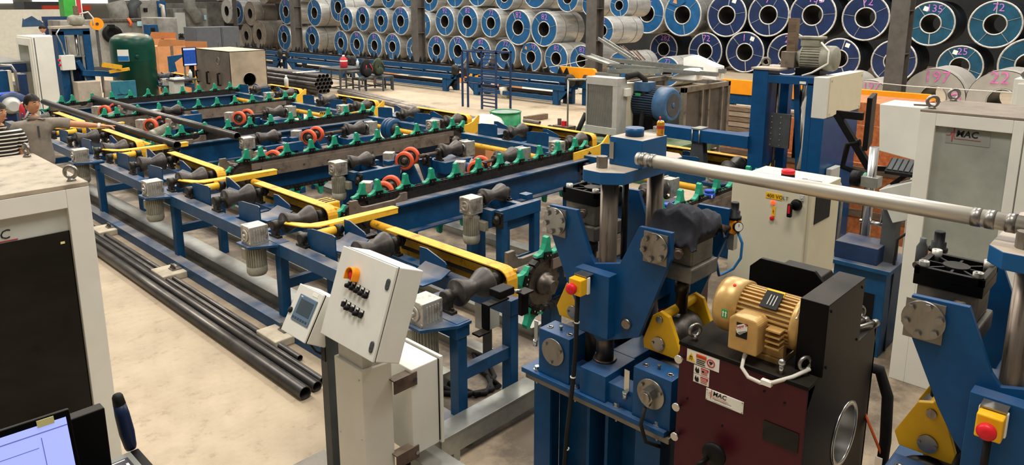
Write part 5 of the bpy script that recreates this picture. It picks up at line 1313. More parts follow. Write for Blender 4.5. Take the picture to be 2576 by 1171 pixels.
# ---------------------------------------------------------------- hydraulic unit with cooler and big blue motor
t = T('hydraulic_unit', 'green hydraulic unit with silver oil cooler and large blue motor', 'machine', (11.8, 8.0, 0))
t.p('tank', MB().box(10.75, 12.6, 6.75, 9.35, .0, .62), 'green_base', .01)
t.p('tank_lid', MB().box(10.68, 12.66, 6.70, 9.42, .62, .66), 'green_base', .004)
RX = 11.15; f = lambda a, b: at(a, b, X=RX)
a, b, c, d = f(1473, 190), f(1556, 200), f(1473, 332), f(1547, 342)
y1, y0 = (a.y + c.y) / 2, (b.y + d.y) / 2; z1, z0 = (a.z + b.z) / 2, (c.z + d.z) / 2
t.p('cooler_frame', MB().box(RX + .1, RX + .32, y0 + .004, y1 - .004, z0 + .004, z1 - .004), 'radiator', .006)
t.p('cooler_tank', MB().box(RX, RX + .1, y0, y1, z1 - .15, z1).box(RX, RX + .1, y0, y1, z0, z0 + .14), 'radiator', .006)
t.p('cooler_side', MB().box(RX + .004, RX + .1, y1 - .03, y1 - .002, z0 + .14, z1 - .15).box(RX + .004, RX + .1, y0 + .002, y0 + .11, z0 + .14, z1 - .15), 'radiator', .004)
m = MB(); n = 34
for i in range(n):
    y = y0 + .12 + (y1 - y0 - .17) * i / n; m.box(RX + .012, RX + .03, y, y + (y1 - y0) / n * .5, z0 + .14, z1 - .15)
t.p('fins', m, 'radiator_fin')
t.p('cooler_back', MB().box(RX + .04, RX + .098, y0 + .1, y1 - .03, z0 + .14, z1 - .15), 'grey_dark')
t.p('fan_box', MB().box(RX + .32, RX + .62, y0 + .03, y1 - .03, z0 + .05, z1 - .12), 'cream', .006)
t.p('junction', MB().box(RX + .2, RX + .36, y0 - .07, y0, z1 - .35, z1 - .2), 'white_paint', .006)
t.p('oil_hose', MB().tube([(RX + .25, y0 - .03, z1 + .02), (RX + .5, y0 - .1, z1 + .06), (RX + .62, y0 - .2, z1 - .05), (RX + .6, y0 - .22, z1 - .4), (RX + .55, y0 - .2, z0 + .1), (RX + .5, y0 - .1, .68)], .06), 'rubber')
t.p('oil_hose', MB().tube([(RX + .1, y1 + .06, z0 + .35), (RX, y1 + .12, z0 + .1), (RX - .05, y1 + .16, .66)], .05), 'rubber')
mx, mz = 11.95, 1.30; ye = at(1690, 263, X=mx).y
mo = t.p('motor_body', MB().star((mx, ye + .22, mz), (mx, ye + .75, mz), .31, .28, 40), 'motor_dark', label='large blue finned motor')
t.p('motor_cowl', MB().lathe((mx, ye + .24, mz), -Y3, [(0, .335), (.2, .335), (.25, .315), (.27, .28)], 36), 'motor_blue', par=mo)
t.p('fan_grille', MB().lathe((mx, ye - .032, mz), -Y3, [(0, .22), (.005, .22)], 30), 'grey_dark', par=mo)
t.p('grille_boss', MB().lathe((mx, ye - .037, mz), -Y3, [(0, .05), (.01, .05), (.01, .02)], 18), 'motor_blue', par=mo)
t.p('terminal_box', MB().box(mx - .25, mx + .02, ye + .38, ye + .7, mz + .24, mz + .42), 'motor_blue', .008, par=mo)
t.p('green_sticker', MB().cbox((mx - .255, ye + .6, mz + .17), .01, .12, .07), 'label_green', par=mo)
t.p('motor_feet', MB().box(mx - .25, mx + .25, ye + .25, ye + .7, .66, mz - .22), 'black_satin', .006, par=mo)
t.p('pump_block', MB().box(mx - .6, mx - .3, ye - .1, ye + .25, .66, .85).cyl((mx - .45, ye + .0, .85), (mx - .45, ye, .95), .09), 'alu', .008)
t.p('valve_block', MB().box(10.85, 11.1, 8.9, 9.3, .66, .82).cyl((10.95, 9.2, .8), (10.95, 9.2, .95), .04), 'rust', .006)
t.p('sight_tap', MB().box(10.87, 10.93, 9.0, 9.08, .82, .92), 'red')
t.p('lifting_eye', MB().torus((10.85, 9.36, .74), (1, .3, 0), .06, .018), 'steel_dark')
t.p('lifting_eye', MB().torus((mx + .3, ye - .3, .74), (1, .3, 0), .06, .018), 'steel_dark')
t.p('riser_pipe', MB().cyl((10.9, 8.95, .66), (10.9, 8.95, 1.75), .018, n=8).cyl((10.9, 8.95, 1.75), (10.9, 8.5, 1.78), .018, n=8), 'galv')
# ---------------------------------------------------------------- open steel container full of scrap
KX = 12.85; p = at(1723, 222, X=KX); yn = p.y; zc = p.z; xr = at(1840, 188, Y=yn).x; xr = min(xr, 15.2); yf = yn + 1.7
t = T('scrap_container', 'rusty steel container with bright welded frame behind the blue motor', 'container', ((KX + xr) / 2, yn + .8, 0))
for xx in (KX, xr - .1):
    for yy in (yn, yf - .1): t.p('corner_post', MB().box(xx, xx + .1, yy, yy + .1, 0, zc), 'steel_plate', .004)
for yy in (yn, yf - .08): t.p('top_rail', MB().box(KX, xr, yy, yy + .08, zc - .1, zc), 'steel_plate', .004)
for xx in (KX, xr - .08): t.p('top_rail', MB().box(xx, xx + .08, yn, yf, zc - .1, zc), 'steel_plate', .004)
for k in (.36, .50, .8): t.p('rib', MB().box(KX + (xr - KX) * k, KX + (xr - KX) * k + .06, yn - .01, yn + .05, 0, zc - .1), 'steel_plate')
t.p('panel', MB().box(KX + .05, xr - .05, yn + .04, yn + .06, .1, zc - .1), 'container_rust'); t.p('panel', MB().box(KX + .04, KX + .06, yn + .05, yf - .05, .1, zc - .1), 'container_rust')
t.p('panel', MB().box(KX + .05, xr - .05, yf - .06, yf - .04, .1, zc - .1), 'container_rust'); t.p('bottom', MB().box(KX + .05, xr - .05, yn + .05, yf - .05, .1, .15), 'container_rust')
t.p('infill', MB().box(KX + .06, xr - .06, yn + .06, yf - .06, .15, zc - .4), 'container_rust')
def scrap(label, pa, pb, Xp, w, h, m='galv', name='steel_channel'):
    a = at(*pa, X=Xp[0]); b = at(*pb, X=Xp[1]); mb = MB()
    d, u, v_ = ortho(b - a)
    mb.bar(a, b, w, h * .12); mb.bar(a + v_ * h * .5 + u * w * .45, b + v_ * h * .5 + u * w * .45, w * .1, h); mb.bar(a + v_ * h * .5 - u * w * .45, b + v_ * h * .5 - u * w * .45, w * .1, h)
    solo(name, mb, m, label, 'scrap metal', group='scrap on the container')
scrap('light grey channel leaning up steeply from the scrap heap', (1510, 100), (1592, 152), (14.2, 13.6), .14, .07)
scrap('brown flat bar leaning beside the steep grey channel', (1563, 117), (1605, 154), (14.2, 13.6), .08, .03, 'rust', 'flat_bar')
scrap('shorter brown flat bar right of the other brown bar', (1596, 128), (1618, 152), (14.2, 13.7), .1, .03, 'rust', 'flat_bar')
scrap('long bright steel channel across the top of the scrap heap', (1535, 155), (1825, 184), (13.2, 13.9), .16, .08)
scrap('bright steel channel lying below the long one, open end right', (1530, 168), (1806, 192), (12.6, 13.3), .15, .07)
scrap('wide steel sheet strip sticking out left of the scrap heap', (1474, 140), (1545, 165), (13.0, 12.6), .30, .04)
scrap('grey slotted bar in front of the scrap heap above cooler', (1530, 183), (1665, 185), (12.2, 12.4), .12, .08)
scrap('thin dark bar crossing the scrap to the white foam', (1600, 196), (1690, 190), (12.5, 12.7), .05, .03, 'steel_plate', 'flat_bar')
scrap('short grey bar end on the left of the slotted bar', (1500, 188), (1560, 192), (12.0, 12.2), .2, .05)
a = at(1760, 172, X=13.7)
solo('foam_block', MB().prism([(-.38, -.14), (.38, -.26), (.38, .02), (.26, .05), (-.24, .22), (-.40, .16)], a + V((0, 0, .03)), -Y3, Z3, X3 * .35), 'foam', 'large white foam block tipped on top of the scrap container', 'foam', bev=.01)
a = at(1722, 192, X=13.1)
solo('foam_block', MB().prism([(-.32, -.08), (.25, -.08), (.27, .10), (.18, .16), (-.02, .15), (-.13, .05), (-.27, .0)], a + V((0, 0, .0)), -Y3, Z3, X3 * .3), 'foam', 'smaller white foam piece at the front of the scrap container', 'foam', bev=.02)

# thin ropes strung past the columns, loose cables
a, b = at(1362, 172, X=19.3), at(1478, 150, X=20.4); solo('rope', MB().tube([a, a.lerp(b, .5) - Z3 * .03, b], .012, 6), 'cable_white', 'thin pale rope tied to the third steel column', 'rope')
a, b = at(2172, 205, X=17.4), at(2552, 234, X=9.45); solo('rope', MB().tube([a, a.lerp(b, .5) - Z3 * .02, b], .009, 6), 'cable_white', 'thin pale rope in front of the pink marked coils', 'rope')
m = MB()
for k in range(5): m.torus((8.15 + .02 * k, 7.0 + .03 * k, .60 + .035 * k), (.1 * k, .2, 1), .17 - .01 * k, .018, 20, 6)
solo('cable_coil', m, 'yellow_clean', 'coiled yellow cable near the sprockets of I-beam row', 'cable')
for k in range(3):
    pts = [V((3.5 + .1 * k, 4.3, .02)), V((3.62 + .05 * k, 4.1 - .06 * k, .03)), V((3.8 + .08 * k, 3.95, .025)), V((4.05, 4.1 + .1 * k, .02)), V((4.3, 4.5 + .08 * k, .02))]
    solo('power_cable', MB().tube(pts, .022), 'rubber', 'black cable on the floor at the end of near line, %s' % ('nearest', 'middle', 'farthest')[k].__str__(), 'cable', group='black floor cables')
t = T('socket_box', 'small grey socket box behind the nearest big sprocket', 'box', (4.25, 4.35, 0)); t.p('body', MB().box(4.12, 4.3, 4.28, 4.42, .35, .6), 'grey_light', .008); t.p('post', MB().box(4.18, 4.24, 4.32, 4.38, 0, .35), 'grey_dark')
# ================================================================ STEEL COILS
def coil(px, py, r_px, Xp, L, tier, k, col='blue', num=None, hor=False, numside=0., wrap='coil_skin', torn=False):
    c = at(px, py, X=Xp); depth = (c - V((0, 0, CH))).dot(FW); R = r_px * depth / FPX
    return dict(c=c, R=R, L=L, tier=tier, k=k, col=col, num=num, wrap=wrap, torn=torn, X=Xp)
Z2 = lambda x, y: (550 + x * .3416, y * .3416)
Zc = lambda x, y: (1100 + x * .3416, y * .3416)
Z4 = lambda x, y: (1400 + x * .3416, 60 + y * .3416)
Z5 = lambda x, y: (1926 + x * .3416, y * .3416)
CO = []
def C(Zf, x, y, r, Xp, tier, col='blue', num=None, L=1.7, wrap='coil_skin', torn=False):
    a, b = Zf(x, y); CO.append(coil(a, b, r * .3416, Xp, L, tier, 0, col, num, wrap=wrap, torn=torn))
XL1 = 25.4
# bottom row, left stack
for x, y, r, n, co in ((205, 262, 95, None, 'rust'), (300, 270, 102, None, 'rust'), (485, 285, 100, '8', 'blue'), (690, 300, 100, '9', 'blue'), (900, 312, 100, '6', 'blue'), (1018, 318, 97, '94', 'blue'), (1148, 330, 97, '82', 'blue'), (1280, 338, 97, '72', 'blue'), (1440, 350, 100, None, 'blue'), (1605, 362, 108, '92', 'blue'), (1762, 375, 112, '72', 'blue')):
    C(Z2, x, y, r, XL1, 1, co, n)
for x, y, r, n in ((320, 385, 112, '82'), (500, 398, 112, '72'), (690, 412, 115, '287'), (875, 430, 115, '82'), (1062, 452, 115, '82')):
    C(Zc, x, y, r, XL1, 1, 'blue', n, torn=(x == 690))
# second row, left stack
for x, y, r, n, co in ((60, 82, 95, None, 'white'), (142, 92, 95, None, 'blue'), (232, 100, 100, None, 'rust'), (495, 85, 100, '8', 'blue'), (705, 95, 100, None, 'blue'), (940, 143, 104, '6', 'blue'), (1060, 140, 112, '92', 'blue'), (1195, 152, 112, '8', 'blue'), (1340, 155, 122, '72', 'blue'), (1500, 185, 118, '2', 'blue'), (1665, 158, 130, '92', 'blue'), (1832, 160, 134, '82', 'blue')):
    C(Z2, x, y, r, XL1, 2, co, n, wrap='coil_skin_brown' if co == 'rust' else 'coil_skin')
for x, y, r, n in ((395, 170, 138, '72'), (595, 203, 132, '82'), (785, 215, 138, '82')):
    C(Zc, x, y, r, XL1, 2, 'blue', n, L=2.0)
# third row, left stack
for x, y, r, co in ((-10, -90, 95, 'blue'), (330, -70, 95, 'rust'), (600, -95, 100, 'blue'), (880, 55, 115, 'blue'), (1110, -25, 88, 'blue'), (1250, -25, 105, 'blue'), (1400, -40, 110, 'blue'), (1550, -20, 118, 'blue'), (1740, -50, 120, 'blue'), (1905, -65, 120, 'blue')):
    C(Z2, x, y, r, XL1 + .4, 3, co)
for x, y, r, n in ((495, -25, 120, None), (720, -60, 120, None), (960, -15, 120, '82'), ):
    C(Zc, x, y, r, XL1 + .5, 3, 'blue', n)
# between the stacks
C(Zc, 1215, 225, 132, 24.6, 2, 'blue', '82', L=2.2)
C(Zc, 1140, 30, 110, 26.2, 3, 'blue', None)
C(Zc, 1340, 40, 110, 26.2, 3, 'blue', '92')
C(Zc, 1545, 100, 148, 32.0, 2, 'blue', '72')
C(Zc, 1805, 110, 158, 32.0, 2, 'blue', None, torn=True)
C(Zc, 1350, 440, 110, 24.8, 1, 'blue', None, L=1.9)
C(Zc, 1695, 430, 112, 24.4, 1, 'blue', '72', L=1.9)
C(Z4, 790, 155, 118, 33, 1, 'dark', '282')
C(Z4, 1095, 180, 138, 32.0, 1, 'dark', '72')
C(Z4, 1385, 218, 152, 32.0, 1, 'dark', '1')
C(Z4, 1700, 228, 160, 32.0, 1, 'dark', '28')
# right stack, upper row
for x, y, r, n in ((1252, -62, 160, None),):
    C(Z4, x, y, r, 32.0, 2, 'dark', n)
C(Z5, 20, 110, 160, 32.0, 2, 'dark', '7')
C(Z5, 345, 112, 180, 32.0, 2, 'dark', '135')
C(Z5, 735, 130, 200, 32.0, 2, 'dark', '72')
C(Z5, 1215, 175, 205, 32.0, 2, 'teal', '135')
C(Z5, 1690, 180, 215, 32.0, 2, 'teal', '72')
for x, y, r, n in ((540, 430, 172, None), (940, 470, 195, None), (1425, 515, 195, '25'), (1930, 530, 205, None)):
    C(Z5, x, y, r, 32.0, 1, 'dark' if x < 1000 else 'teal', n)
for x, y, r in ((560, -235, 190), (985, -235, 200), (1440, -225, 200), (180, -220, 175)):
    C(Z5, x, y, r, 32.4, 3, 'dark')
# wrapped grey coils in front
for x, y, r, n in ((560, 590, 195, None), (770, 610, 200, '197'), (1240, 640, 215, '197'), (1745, 690, 235, '22')):
    C(Z5, x, y, r, 21.3 if x > 600 else 22.3, 0, 'grey', n, L=1.5, wrap='coil_wrap')
for i, a in enumerate(CO):            # rest on the floor, no two faces through each other
    if a['tier'] in (0, 1): a['c'].z = a['R'] + .02
for i, a in enumerate(CO):
    for b in CO[i + 1:]:
        if abs(a['X'] - b['X']) < 1.6:
            d = math.hypot(a['c'].y - b['c'].y, a['c'].z - b['c'].z)
            if d < .99 * (a['R'] + b['R']):
                s = d / (.99 * (a['R'] + b['R']))
                a['R'] *= s; b['R'] *= s
for a in CO:
    if a['tier'] in (0, 1): a['c'].z = a['R'] + .01
FACE = dict(blue='coil_face', dark='coil_face_dark', teal='coil_face_teal', grey='coil_face_grey', rust='coil_face_rust', white='coil_face_white')
CNAME = dict(blue='blue faced', dark='dark navy faced', teal='teal faced', grey='grey wrapped', rust='bare brownish', white='pale faced')
TN = {0: 'front row behind the orange beam', 1: 'bottom row', 2: 'second row', 3: 'top row'}
from collections import defaultdict
byt = defaultdict(list)
for a in CO: byt[a['tier']].append(a)
def sx(a): d = a['c'] - V((0, 0, CH)); return d.dot(RT) / d.dot(FW)
def ordw(n):
    if n < 12: return ORD[n]
    if n < 20: return ['thirteenth', 'fourteenth', 'fifteenth', 'sixteenth', 'seventeenth', 'eighteenth', 'nineteenth', 'twentieth'][n - 12]
    return ['twenty-first', 'twenty-second', 'twenty-third', 'twenty-fourth', 'twenty-fifth', 'twenty-sixth', 'twenty-seventh', 'twenty-eighth', 'twenty-ninth', 'thirtieth'][n - 20]
for tier, lst in byt.items():
    lst.sort(key=sx)
    for k, a in enumerate(lst):
        c, R, L = a['c'], a['R'], a['L']; rb = R * .40
        mk = (', marked %s' % a['num']) if a['num'] else ''
        t = T('steel_coil', '%s steel coil%s, %s from left in %s' % (CNAME[a['col']], mk, ordw(k), TN[tier]), 'steel coil', (c.x + L / 2, c.y, c.z - R), 'steel coils')
        fs = a['col'] in ('grey',)
        t.p('coil_body', MB().lathe(c, X3, [(.02, R), (L, R)], 36, caps=False).lathe(c + X3 * L, X3, [(0, R), (0, rb)], 36, caps=False), 'coil_skin_brown' if a['col'] == 'rust' else 'coil_wrap_shade' if a['col'] in ('dark', 'teal') else a['wrap'])
        t.p('coil_face', MB().lathe(c, X3, [(0, R * (.985 if fs else .93)), (0, rb * 1.08)], 36, caps=False), FACE[a['col']])
        t.p('coil_bore', MB().lathe(c, X3, [(0, rb), (L, rb)], 28, caps=False), 'coil_bore')
        if not fs:
            rim = 'coil_skin' if a['col'] != 'rust' else 'coil_face_rust'
            t.p('outer_rim', MB().lathe(c - X3 * .012, X3, [(.03, R), (0, R), (0, R * .93), (.012, R * .93)], 36, caps=False), rim)
            t.p('bore_rim', MB().lathe(c - X3 * .02, X3, [(.03, rb), (0, rb), (0, rb * 1.13), (.02, rb * 1.13)], 28, caps=False), rim)
            ph = random.uniform(0, 1.2)
            for i in range(5 if a['col'] in ('dark', 'teal') else 3):
                an = ph + 2 * PI * i / (5 if a['col'] in ('dark', 'teal') else 3); e = V((0, math.cos(an), math.sin(an)))
                t.p('strap', MB().bar(c + e * rb * 1.08 - X3 * .006, c + e * R * .95 - X3 * .006, .035, .012), 'coil_skin')
            for u in ((.35,) if L < 1.8 else (.3, .75)):
                t.p('band', MB().lathe(c + X3 * L * u, X3, [(0, R), (0, R + .006), (.05, R + .006), (.05, R)], 36, caps=False), 'coil_wrap_shade' if a['col'] in ('dark', 'teal') else 'coil_band')
        else:
            t.p('bore_edge', MB().lathe(c - X3 * .02, X3, [(.03, rb), (0, rb), (0, rb * 1.05), (.02, rb * 1.05)], 28, caps=False), 'coil_skin')
            t.p('film_fold', MB().lathe(c + X3 * .25, X3, [(0, R), (.05, R + .012), (.1, R)], 36, caps=False), 'coil_wrap')
        if a['num']:
            n = len(a['num']); s = R * (.46 if a['col'] != 'grey' else .55)
            ox = R * (.30 if a['col'] != 'grey' else .45) if n < 3 else R * .40
            o = text(t, a['num'], s, c + V((-.016, ox * (.6 if a['col'] != 'grey' else .9), R * .56)), -Y3 + Z3 * random.uniform(-.12, .06), Z3, 'ink_pink' if a['col'] == 'grey' else 'ink_violet', name='painted_number', lift=.004)
        if a['torn']:
            pl = [(R * .2, R * .35), (R * .75, R * .55), (R * .6, R * .82), (R * .1, R * .95), (-R * .15, R * .6)]
            t.p('torn_wrap', MB().prism(pl, c - X3 * .06, Y3, Z3, X3 * .03), FACE[a['col']])
            t.p('torn_card', MB().prism([(R * .28, R * .5), (R * .5, R * .56), (R * .42, R * .75), (R * .3, R * .7)], c - X3 * .075, Y3, Z3, X3 * .01), 'card')
        if a['col'] in ('dark', 'teal') and k % 2 == 0:
            t.p('paper_label', MB().cbox(c + V((-.012, -R * .35 + (R * .6 if a['col'] == 'teal' else 0), R * .66)), .006, R * .2, R * .2, M3=Matrix.Rotation(.3, 3, 'X')), 'paper')
        if a['col'] == 'grey' and a['num'] != '22':
            t.p('painted_mark', MB().lathe(c + V((-.01, -R * .68, R * .05)), -X3, [(0, R * .10), (.002, R * .10), (.002, R * .17), (0, R * .17)], 18, caps=False).prism([(-R * .05, 0), (R * .12, -R * .03), (R * .06, -R * .2), (R * .1, -R * .42), (-R * .08, -R * .36), (-R * .12, -R * .1)], c + V((-.012, -R * .75, -R * .06)), Y3, Z3, X3 * .004), 'ink_pink')
# ---------------------------------------------------------------- steel columns of the hall
XC = 20.5
for k, (b, yy) in enumerate(((735, None), (1042, None), (1487, None), (2262, None))):
    p = at(b, 50, X=XC)
    t = T('steel_column', 'dark steel H-column of the hall, %s from the left' % ORD[k], 'column', (XC, p.y, 0), 'hall columns')
    y = p.y; w_ = .22
    t.p('flange', MB().box(XC, XC + .03, y - w_, y + w_, 0, 9), 'column_steel'); t.p('flange', MB().box(XC + .42, XC + .45, y - w_, y + w_, 0, 9), 'column_steel')
    t.p('web', MB().box(XC + .03, XC + .42, y - .02, y + .02, 0, 9), 'column_steel')
    for z in (1.9, 3.0): t.p('stiffener', MB().box(XC + .03, XC + .42, y - w_ + .01, y - .02, z, z + .025), 'column_steel')
    t.p('base_plate', MB().box(XC - .15, XC + .6, y - .35, y + .35, 0, .03), 'column_steel')
p = at(592, 50, X=22.6)
t = T('steel_column', 'dark steel column rising from the dark grey cabinets', 'column', (22.6, p.y, 0), 'hall columns')
t.p('flange', MB().box(22.6, 22.63, p.y - .3, p.y + .3, 0, 9), 'column_steel'); t.p('web', MB().box(26.03, 32.0, p.y - .02, p.y + .02, 0, 9), 'column_steel'); t.p('flange', MB().box(32.0, 26.53, p.y - .3, p.y + .3, 0, 9), 'column_steel')
# ---------------------------------------------------------------- far transfer conveyors with black spikes
def far_conv(label, y0, y1, z=1.0, X=17.6):
    t = T('spiked_conveyor', label, 'conveyor', (X + .3, (y0 + y1) / 2, 0), 'blue conveyors with black spikes')
    t.p('upper_beam', MB().box(X, X + .12, y0, y1, z - .26, z - .08), 'blue', .005)
    t.p('upper_beam', MB().box(X + .5, X + .62, y0, y1, z - .26, z - .08), 'blue', .005)
    t.p('lower_beam', MB().box(X - .05, X + .1, y0 + .1, y1 - .1, z - .52, z - .36), 'blue', .005)
    t.p('lower_beam', MB().box(X + .5, X + .65, y0 + .1, y1 - .1, z - .52, z - .36), 'blue', .005)
    n = max(2, int((y1 - y0) / 1.3))
    for i in range(n + 1):
        yy = y0 + .35 + (y1 - y0 - .7) * i / n; t.p('spacer', MB().bar((X + .03, yy, z - .37), (X + .06, yy, z - .25), .04, .1), 'blue')
    for yy, s in ((y0 + .5, -1), (y1 - .5, 1)):
        for xx in (X, X + .52): t.p('leg', MB().box(xx, xx + .13, yy - .12, yy + .12, 0, z - .52), 'blue', .005)
        t.p('end_bracket', MB().prism([(yy + s * .1, z - .52), (yy + s * .6, z - .52), (yy + s * .6, z - .42), (yy + s * .1, z - 1.0 + .1)], (X, 0, 0), Y3, Z3, X3 * .06), 'blue')
        t.p('end_sprocket', MB().lathe((X - .03, yy + s * .55, z - .18), X3, [(0, .1), (.05, .2), (.12, .2), (.12, .05), (.5, .05), (.5, .2), (.6, .2)], 18), 'chain')
    t.p('tie_rail', MB().box(X, X + .13, y0 + .6, y1 - .6, .12, .26), 'blue', .005)
    t.p('tie_rail', MB().box(X + .52, X + .65, y0 + .6, y1 - .6, .12, .26), 'blue', .005)
    for dz, sgn in ((0, 1), (-.62, -1)):
        ch = MB().box(X + .1, X + .22, y0, y1, z - .08 + dz, z + dz)
        t.p('chain_run', ch, 'chain')
        i = 0; yy = y0 + .2
        while yy < y1 - .1:
            t.p('spike', MB().prism([(-.11, 0), (.11, 0), (.02 * (1 if i % 2 else -1), .2 * sgn)], (X + .13, yy, z + dz - (.08 if sgn < 0 else 0)), Y3, Z3, X3 * .06), 'black')
            yy += .24 if i % 2 == 0 else .55; i += 1
    return t
yv = lambda a, b: at(a, b, X=17.6).y
far_conv('blue conveyor with black spikes behind the ladder frame, nearest one', yv(1428, 215), yv(1172, 185))
far_conv('blue conveyor with black spikes behind the backpacks', yv(1140, 175), yv(890, 145))
far_conv('blue conveyor with black spikes left of the red bottle', yv(872, 145), yv(722, 125))
far_conv('short visible blue conveyor with black spikes right of the steel box', yv(700, 125), yv(606, 112))
far_conv('blue conveyor with black spikes behind the cardboard boxes, farthest one', 41.5, 49, 1.25)
# ---------------------------------------------------------------- ladder frame, drum, pail, planks
a = at(1160, 268, z=0); 
LX, LY, LZ = 15.3, 15.35, 1.72
t = T('ladder_frame', 'dark blue steel ladder frame standing on the floor by the green drum', 'frame', (LX + .35, LY + .7, 0))
ys = (LY, LY + .62, LY + .85, LY + 1.5)
for yy in (LY, LY + .62): 
    for xx in (LX, LX + .62): t.p('post', MB().box(xx, xx + .05, yy, yy + .05, 0, LZ), 'blue_dark')
for yy in (LY + 1.25, LY + 1.5): t.p('post', MB().box(LX, LX + .05, yy, yy + .05, 0, LZ), 'blue_dark')
for xx in (LX, LX + .62): t.p('top_bar', MB().box(xx, xx + .05, LY, LY + 1.55, LZ, LZ + .05), 'blue_dark')
for yy in (LY, LY + .62, LY + 1.5): t.p('top_bar', MB().box(LX, LX + .67, yy, yy + .05, LZ, LZ + .05), 'blue_dark')
for k in range(15):
    z = .1 + k * .11
    t.p('rung', MB().box(LX, LX + .04, LY + .05, LY + .62, z, z + .035), 'blue_dark')
t.p('mid_bar', MB().box(LX, LX + .05, LY + .62, LY + 1.5, .75, .8).box(LX, LX + .62, LY, LY + .04, .72, .76), 'blue_dark')
p = V((11.25, 11.0, 0))
t = T('oil_drum', 'green steel oil drum behind the far roller line', 'drum', p)
t.p('shell', MB().lathe(p, Z3, [(0, .34), (.29, .34), (.30, .355), (.32, .355), (.33, .34), (.58, .34), (.59, .355), (.61, .355), (.62, .34), (.86, .34)], 36), 'green_drum')
t.p('rim', MB().torus(p + Z3 * .87, Z3, .335, .018, 36), 'green_drum')
t.p('lid', MB().lathe(p + Z3 * .86, Z3, [(0, .335), (.008, .335)], 36), 'drum_top')
t.p('bung', MB().cyl(p + V((.1, -.18, .85)), p + V((.1, -.18, .87)), .035), 'steel')
p = at(1271, 246, z=0)
t = T('paint_pail', 'white paint pail with yellow lid under the spiked conveyor', 'pail', p)
t.p('pail_body', MB().lathe(p, Z3, [(0, .2), (.55, .22)], 22), 'pail_print'); t.p('lid', MB().lathe(p + Z3 * .55, Z3, [(0, .23), (.06, .23)], 22), 'orange'); t.p('band', MB().lathe(p + Z3 * .42, Z3, [(0, .222), (.1, .224)], 22, caps=False), 'maroon')
a, b = at(1320, 300, z=.08), at(1375, 292, z=.08)
solo('timber_beam', MB().bar(a, b, .12, .14), 'timber', 'brown timber beam lying on the floor right of the drum', 'timber')
a, b = at(1318, 303, z=.05), at(1358, 309, z=.05)
solo('steel_pipe', MB().pipe(b, a, .05, .04), 'pipe_far', 'short thin pipe on the floor right of the green drum', 'pipe')
# crumpled clear plastic behind drum
p = at(1212, 305, z=.9)
m = MB(); m.sphere(p + V((.3, .2, -.15)), .42, 18, 12, (1, .8, .55))
for v in m.v: v += V((mn.noise(v * 5) * .07, mn.noise(v * 5 + V((3, 1, 2))) * .07, mn.noise(v * 6) * .05))
solo('plastic_film', m, 'film', 'crumpled whitish plastic film left of the green drum', 'plastic sheet')
b = V((p.x + .3, p.y + .2, 0)); solo('film_pallet', MB().box(b.x - .4, b.x + .4, b.y - .4, b.y + .4, .02, p.z - .3), 'card', 'cardboard box beneath the crumpled plastic film', 'box', bev=.01)
# long pipes on the floor behind the far line
a0, a1 = at(862, 226, z=.12), at(1195, 303, z=.12)
for k in range(4):
    o = V((.16 * (k - 1), .02 * k, 0)); r = .085 if k in (1, 2) else .07
    a = V((a0.x, a0.y, r)) + o; b = V((a1.x, a1.y, r)) + o
    solo('steel_pipe', MB().pipe(b, a, r, r * .85, 14), 'pipe_far', 'long dusty pipe on the floor behind the far roller line, %s from the line' % ORD[k], 'pipe', group='dusty pipes on the floor')
# bundle of pipes
p = at(815, 214, z=.42); r = .075; k = 0
rows_ = [(3, 0), (4, 1), (5, 2), (4, 3), (3, 4)]
for n, j in rows_:
    for i in range(n):
        c = V((p.x + (i - (n - 1) / 2) * 2 * r, p.y + (.0), .13 + r + j * r * 1.74))
        solo('steel_pipe', MB().pipe(c, c + V((0, 12, 0)), r, r * .86, 12), 'pipe', 'dark steel pipe in hexagonal bundle, %s layer up, %s from left' % (ORD[j], ORD[i]), 'pipe', group='hexagonal pipe bundle'); k += 1
for i in range(5):
    c = V((p.x - .75 - i * .17, p.y + .5 + .2 * i, .2)); solo('steel_pipe', MB().pipe(c, c + V((0, 11, 0)), r, r * .86, 12), 'pipe', 'loose dark pipe beside the bundle, %s from the bundle' % ORD[i], 'pipe', group='loose pipes beside the bundle')
for xx in (0, .25): solo('strap_band', MB().box(p.x - .5, p.x + .4, p.y + .9 + xx, p.y + .94 + xx, .13 + r * 8.96 + .005, .13 + r * 8.96 + .02), 'foam', 'white strap across the pipe bundle, %s' % ('nearer one' if xx == 0 else 'farther one'), 'strap')
for yy in (p.y + .8, p.y + 6): solo('timber_bearer', MB().box(p.x - 1.8, p.x + .6, yy, yy + .12, 0, .12), 'timber', 'timber bearer under the pipe bundle, %s' % ('front' if yy < p.y + 2 else 'rear'), 'timber')
# tables and stools
def steel_table(name, label, cat, x0, x1, y0, y1, z, group=None, rail=True):
    t = T(name, label, cat, ((x0 + x1) / 2, (y0 + y1) / 2, 0), group)
    t.p('top', MB().box(x0, x1, y0, y1, z - .03, z), 'table_steel', .004)
    t.p('apron', MB().box(x0 + .02, x1 - .02, y0 + .02, y1 - .02, z - .08, z - .03), 'grey_dark')
    for xx in (x0, x1 - .05):
        for yy in (y0, y1 - .05): t.p('leg', MB().box(xx, xx + .05, yy, yy + .05, 0, z - .03), 'grey_dark')
    if rail:
        for xx in (x0, x1 - .05): t.p('foot_rail', MB().box(xx, xx + .04, y0 + .05, y1 - .05, .15, .19), 'grey_dark')
        t.p('foot_rail', MB().box(x0 + .05, x1 - .05, (y0 + y1) / 2, (y0 + y1) / 2 + .04, .15, .19), 'grey_dark')
    return t
q = at(857, 236, z=0); tz = .88
steel_table('steel_table', 'grey steel table with red bottle behind the pipe bundle', 'table', q.x, q.x + 1.15, q.y, q.y + 1.35, tz)
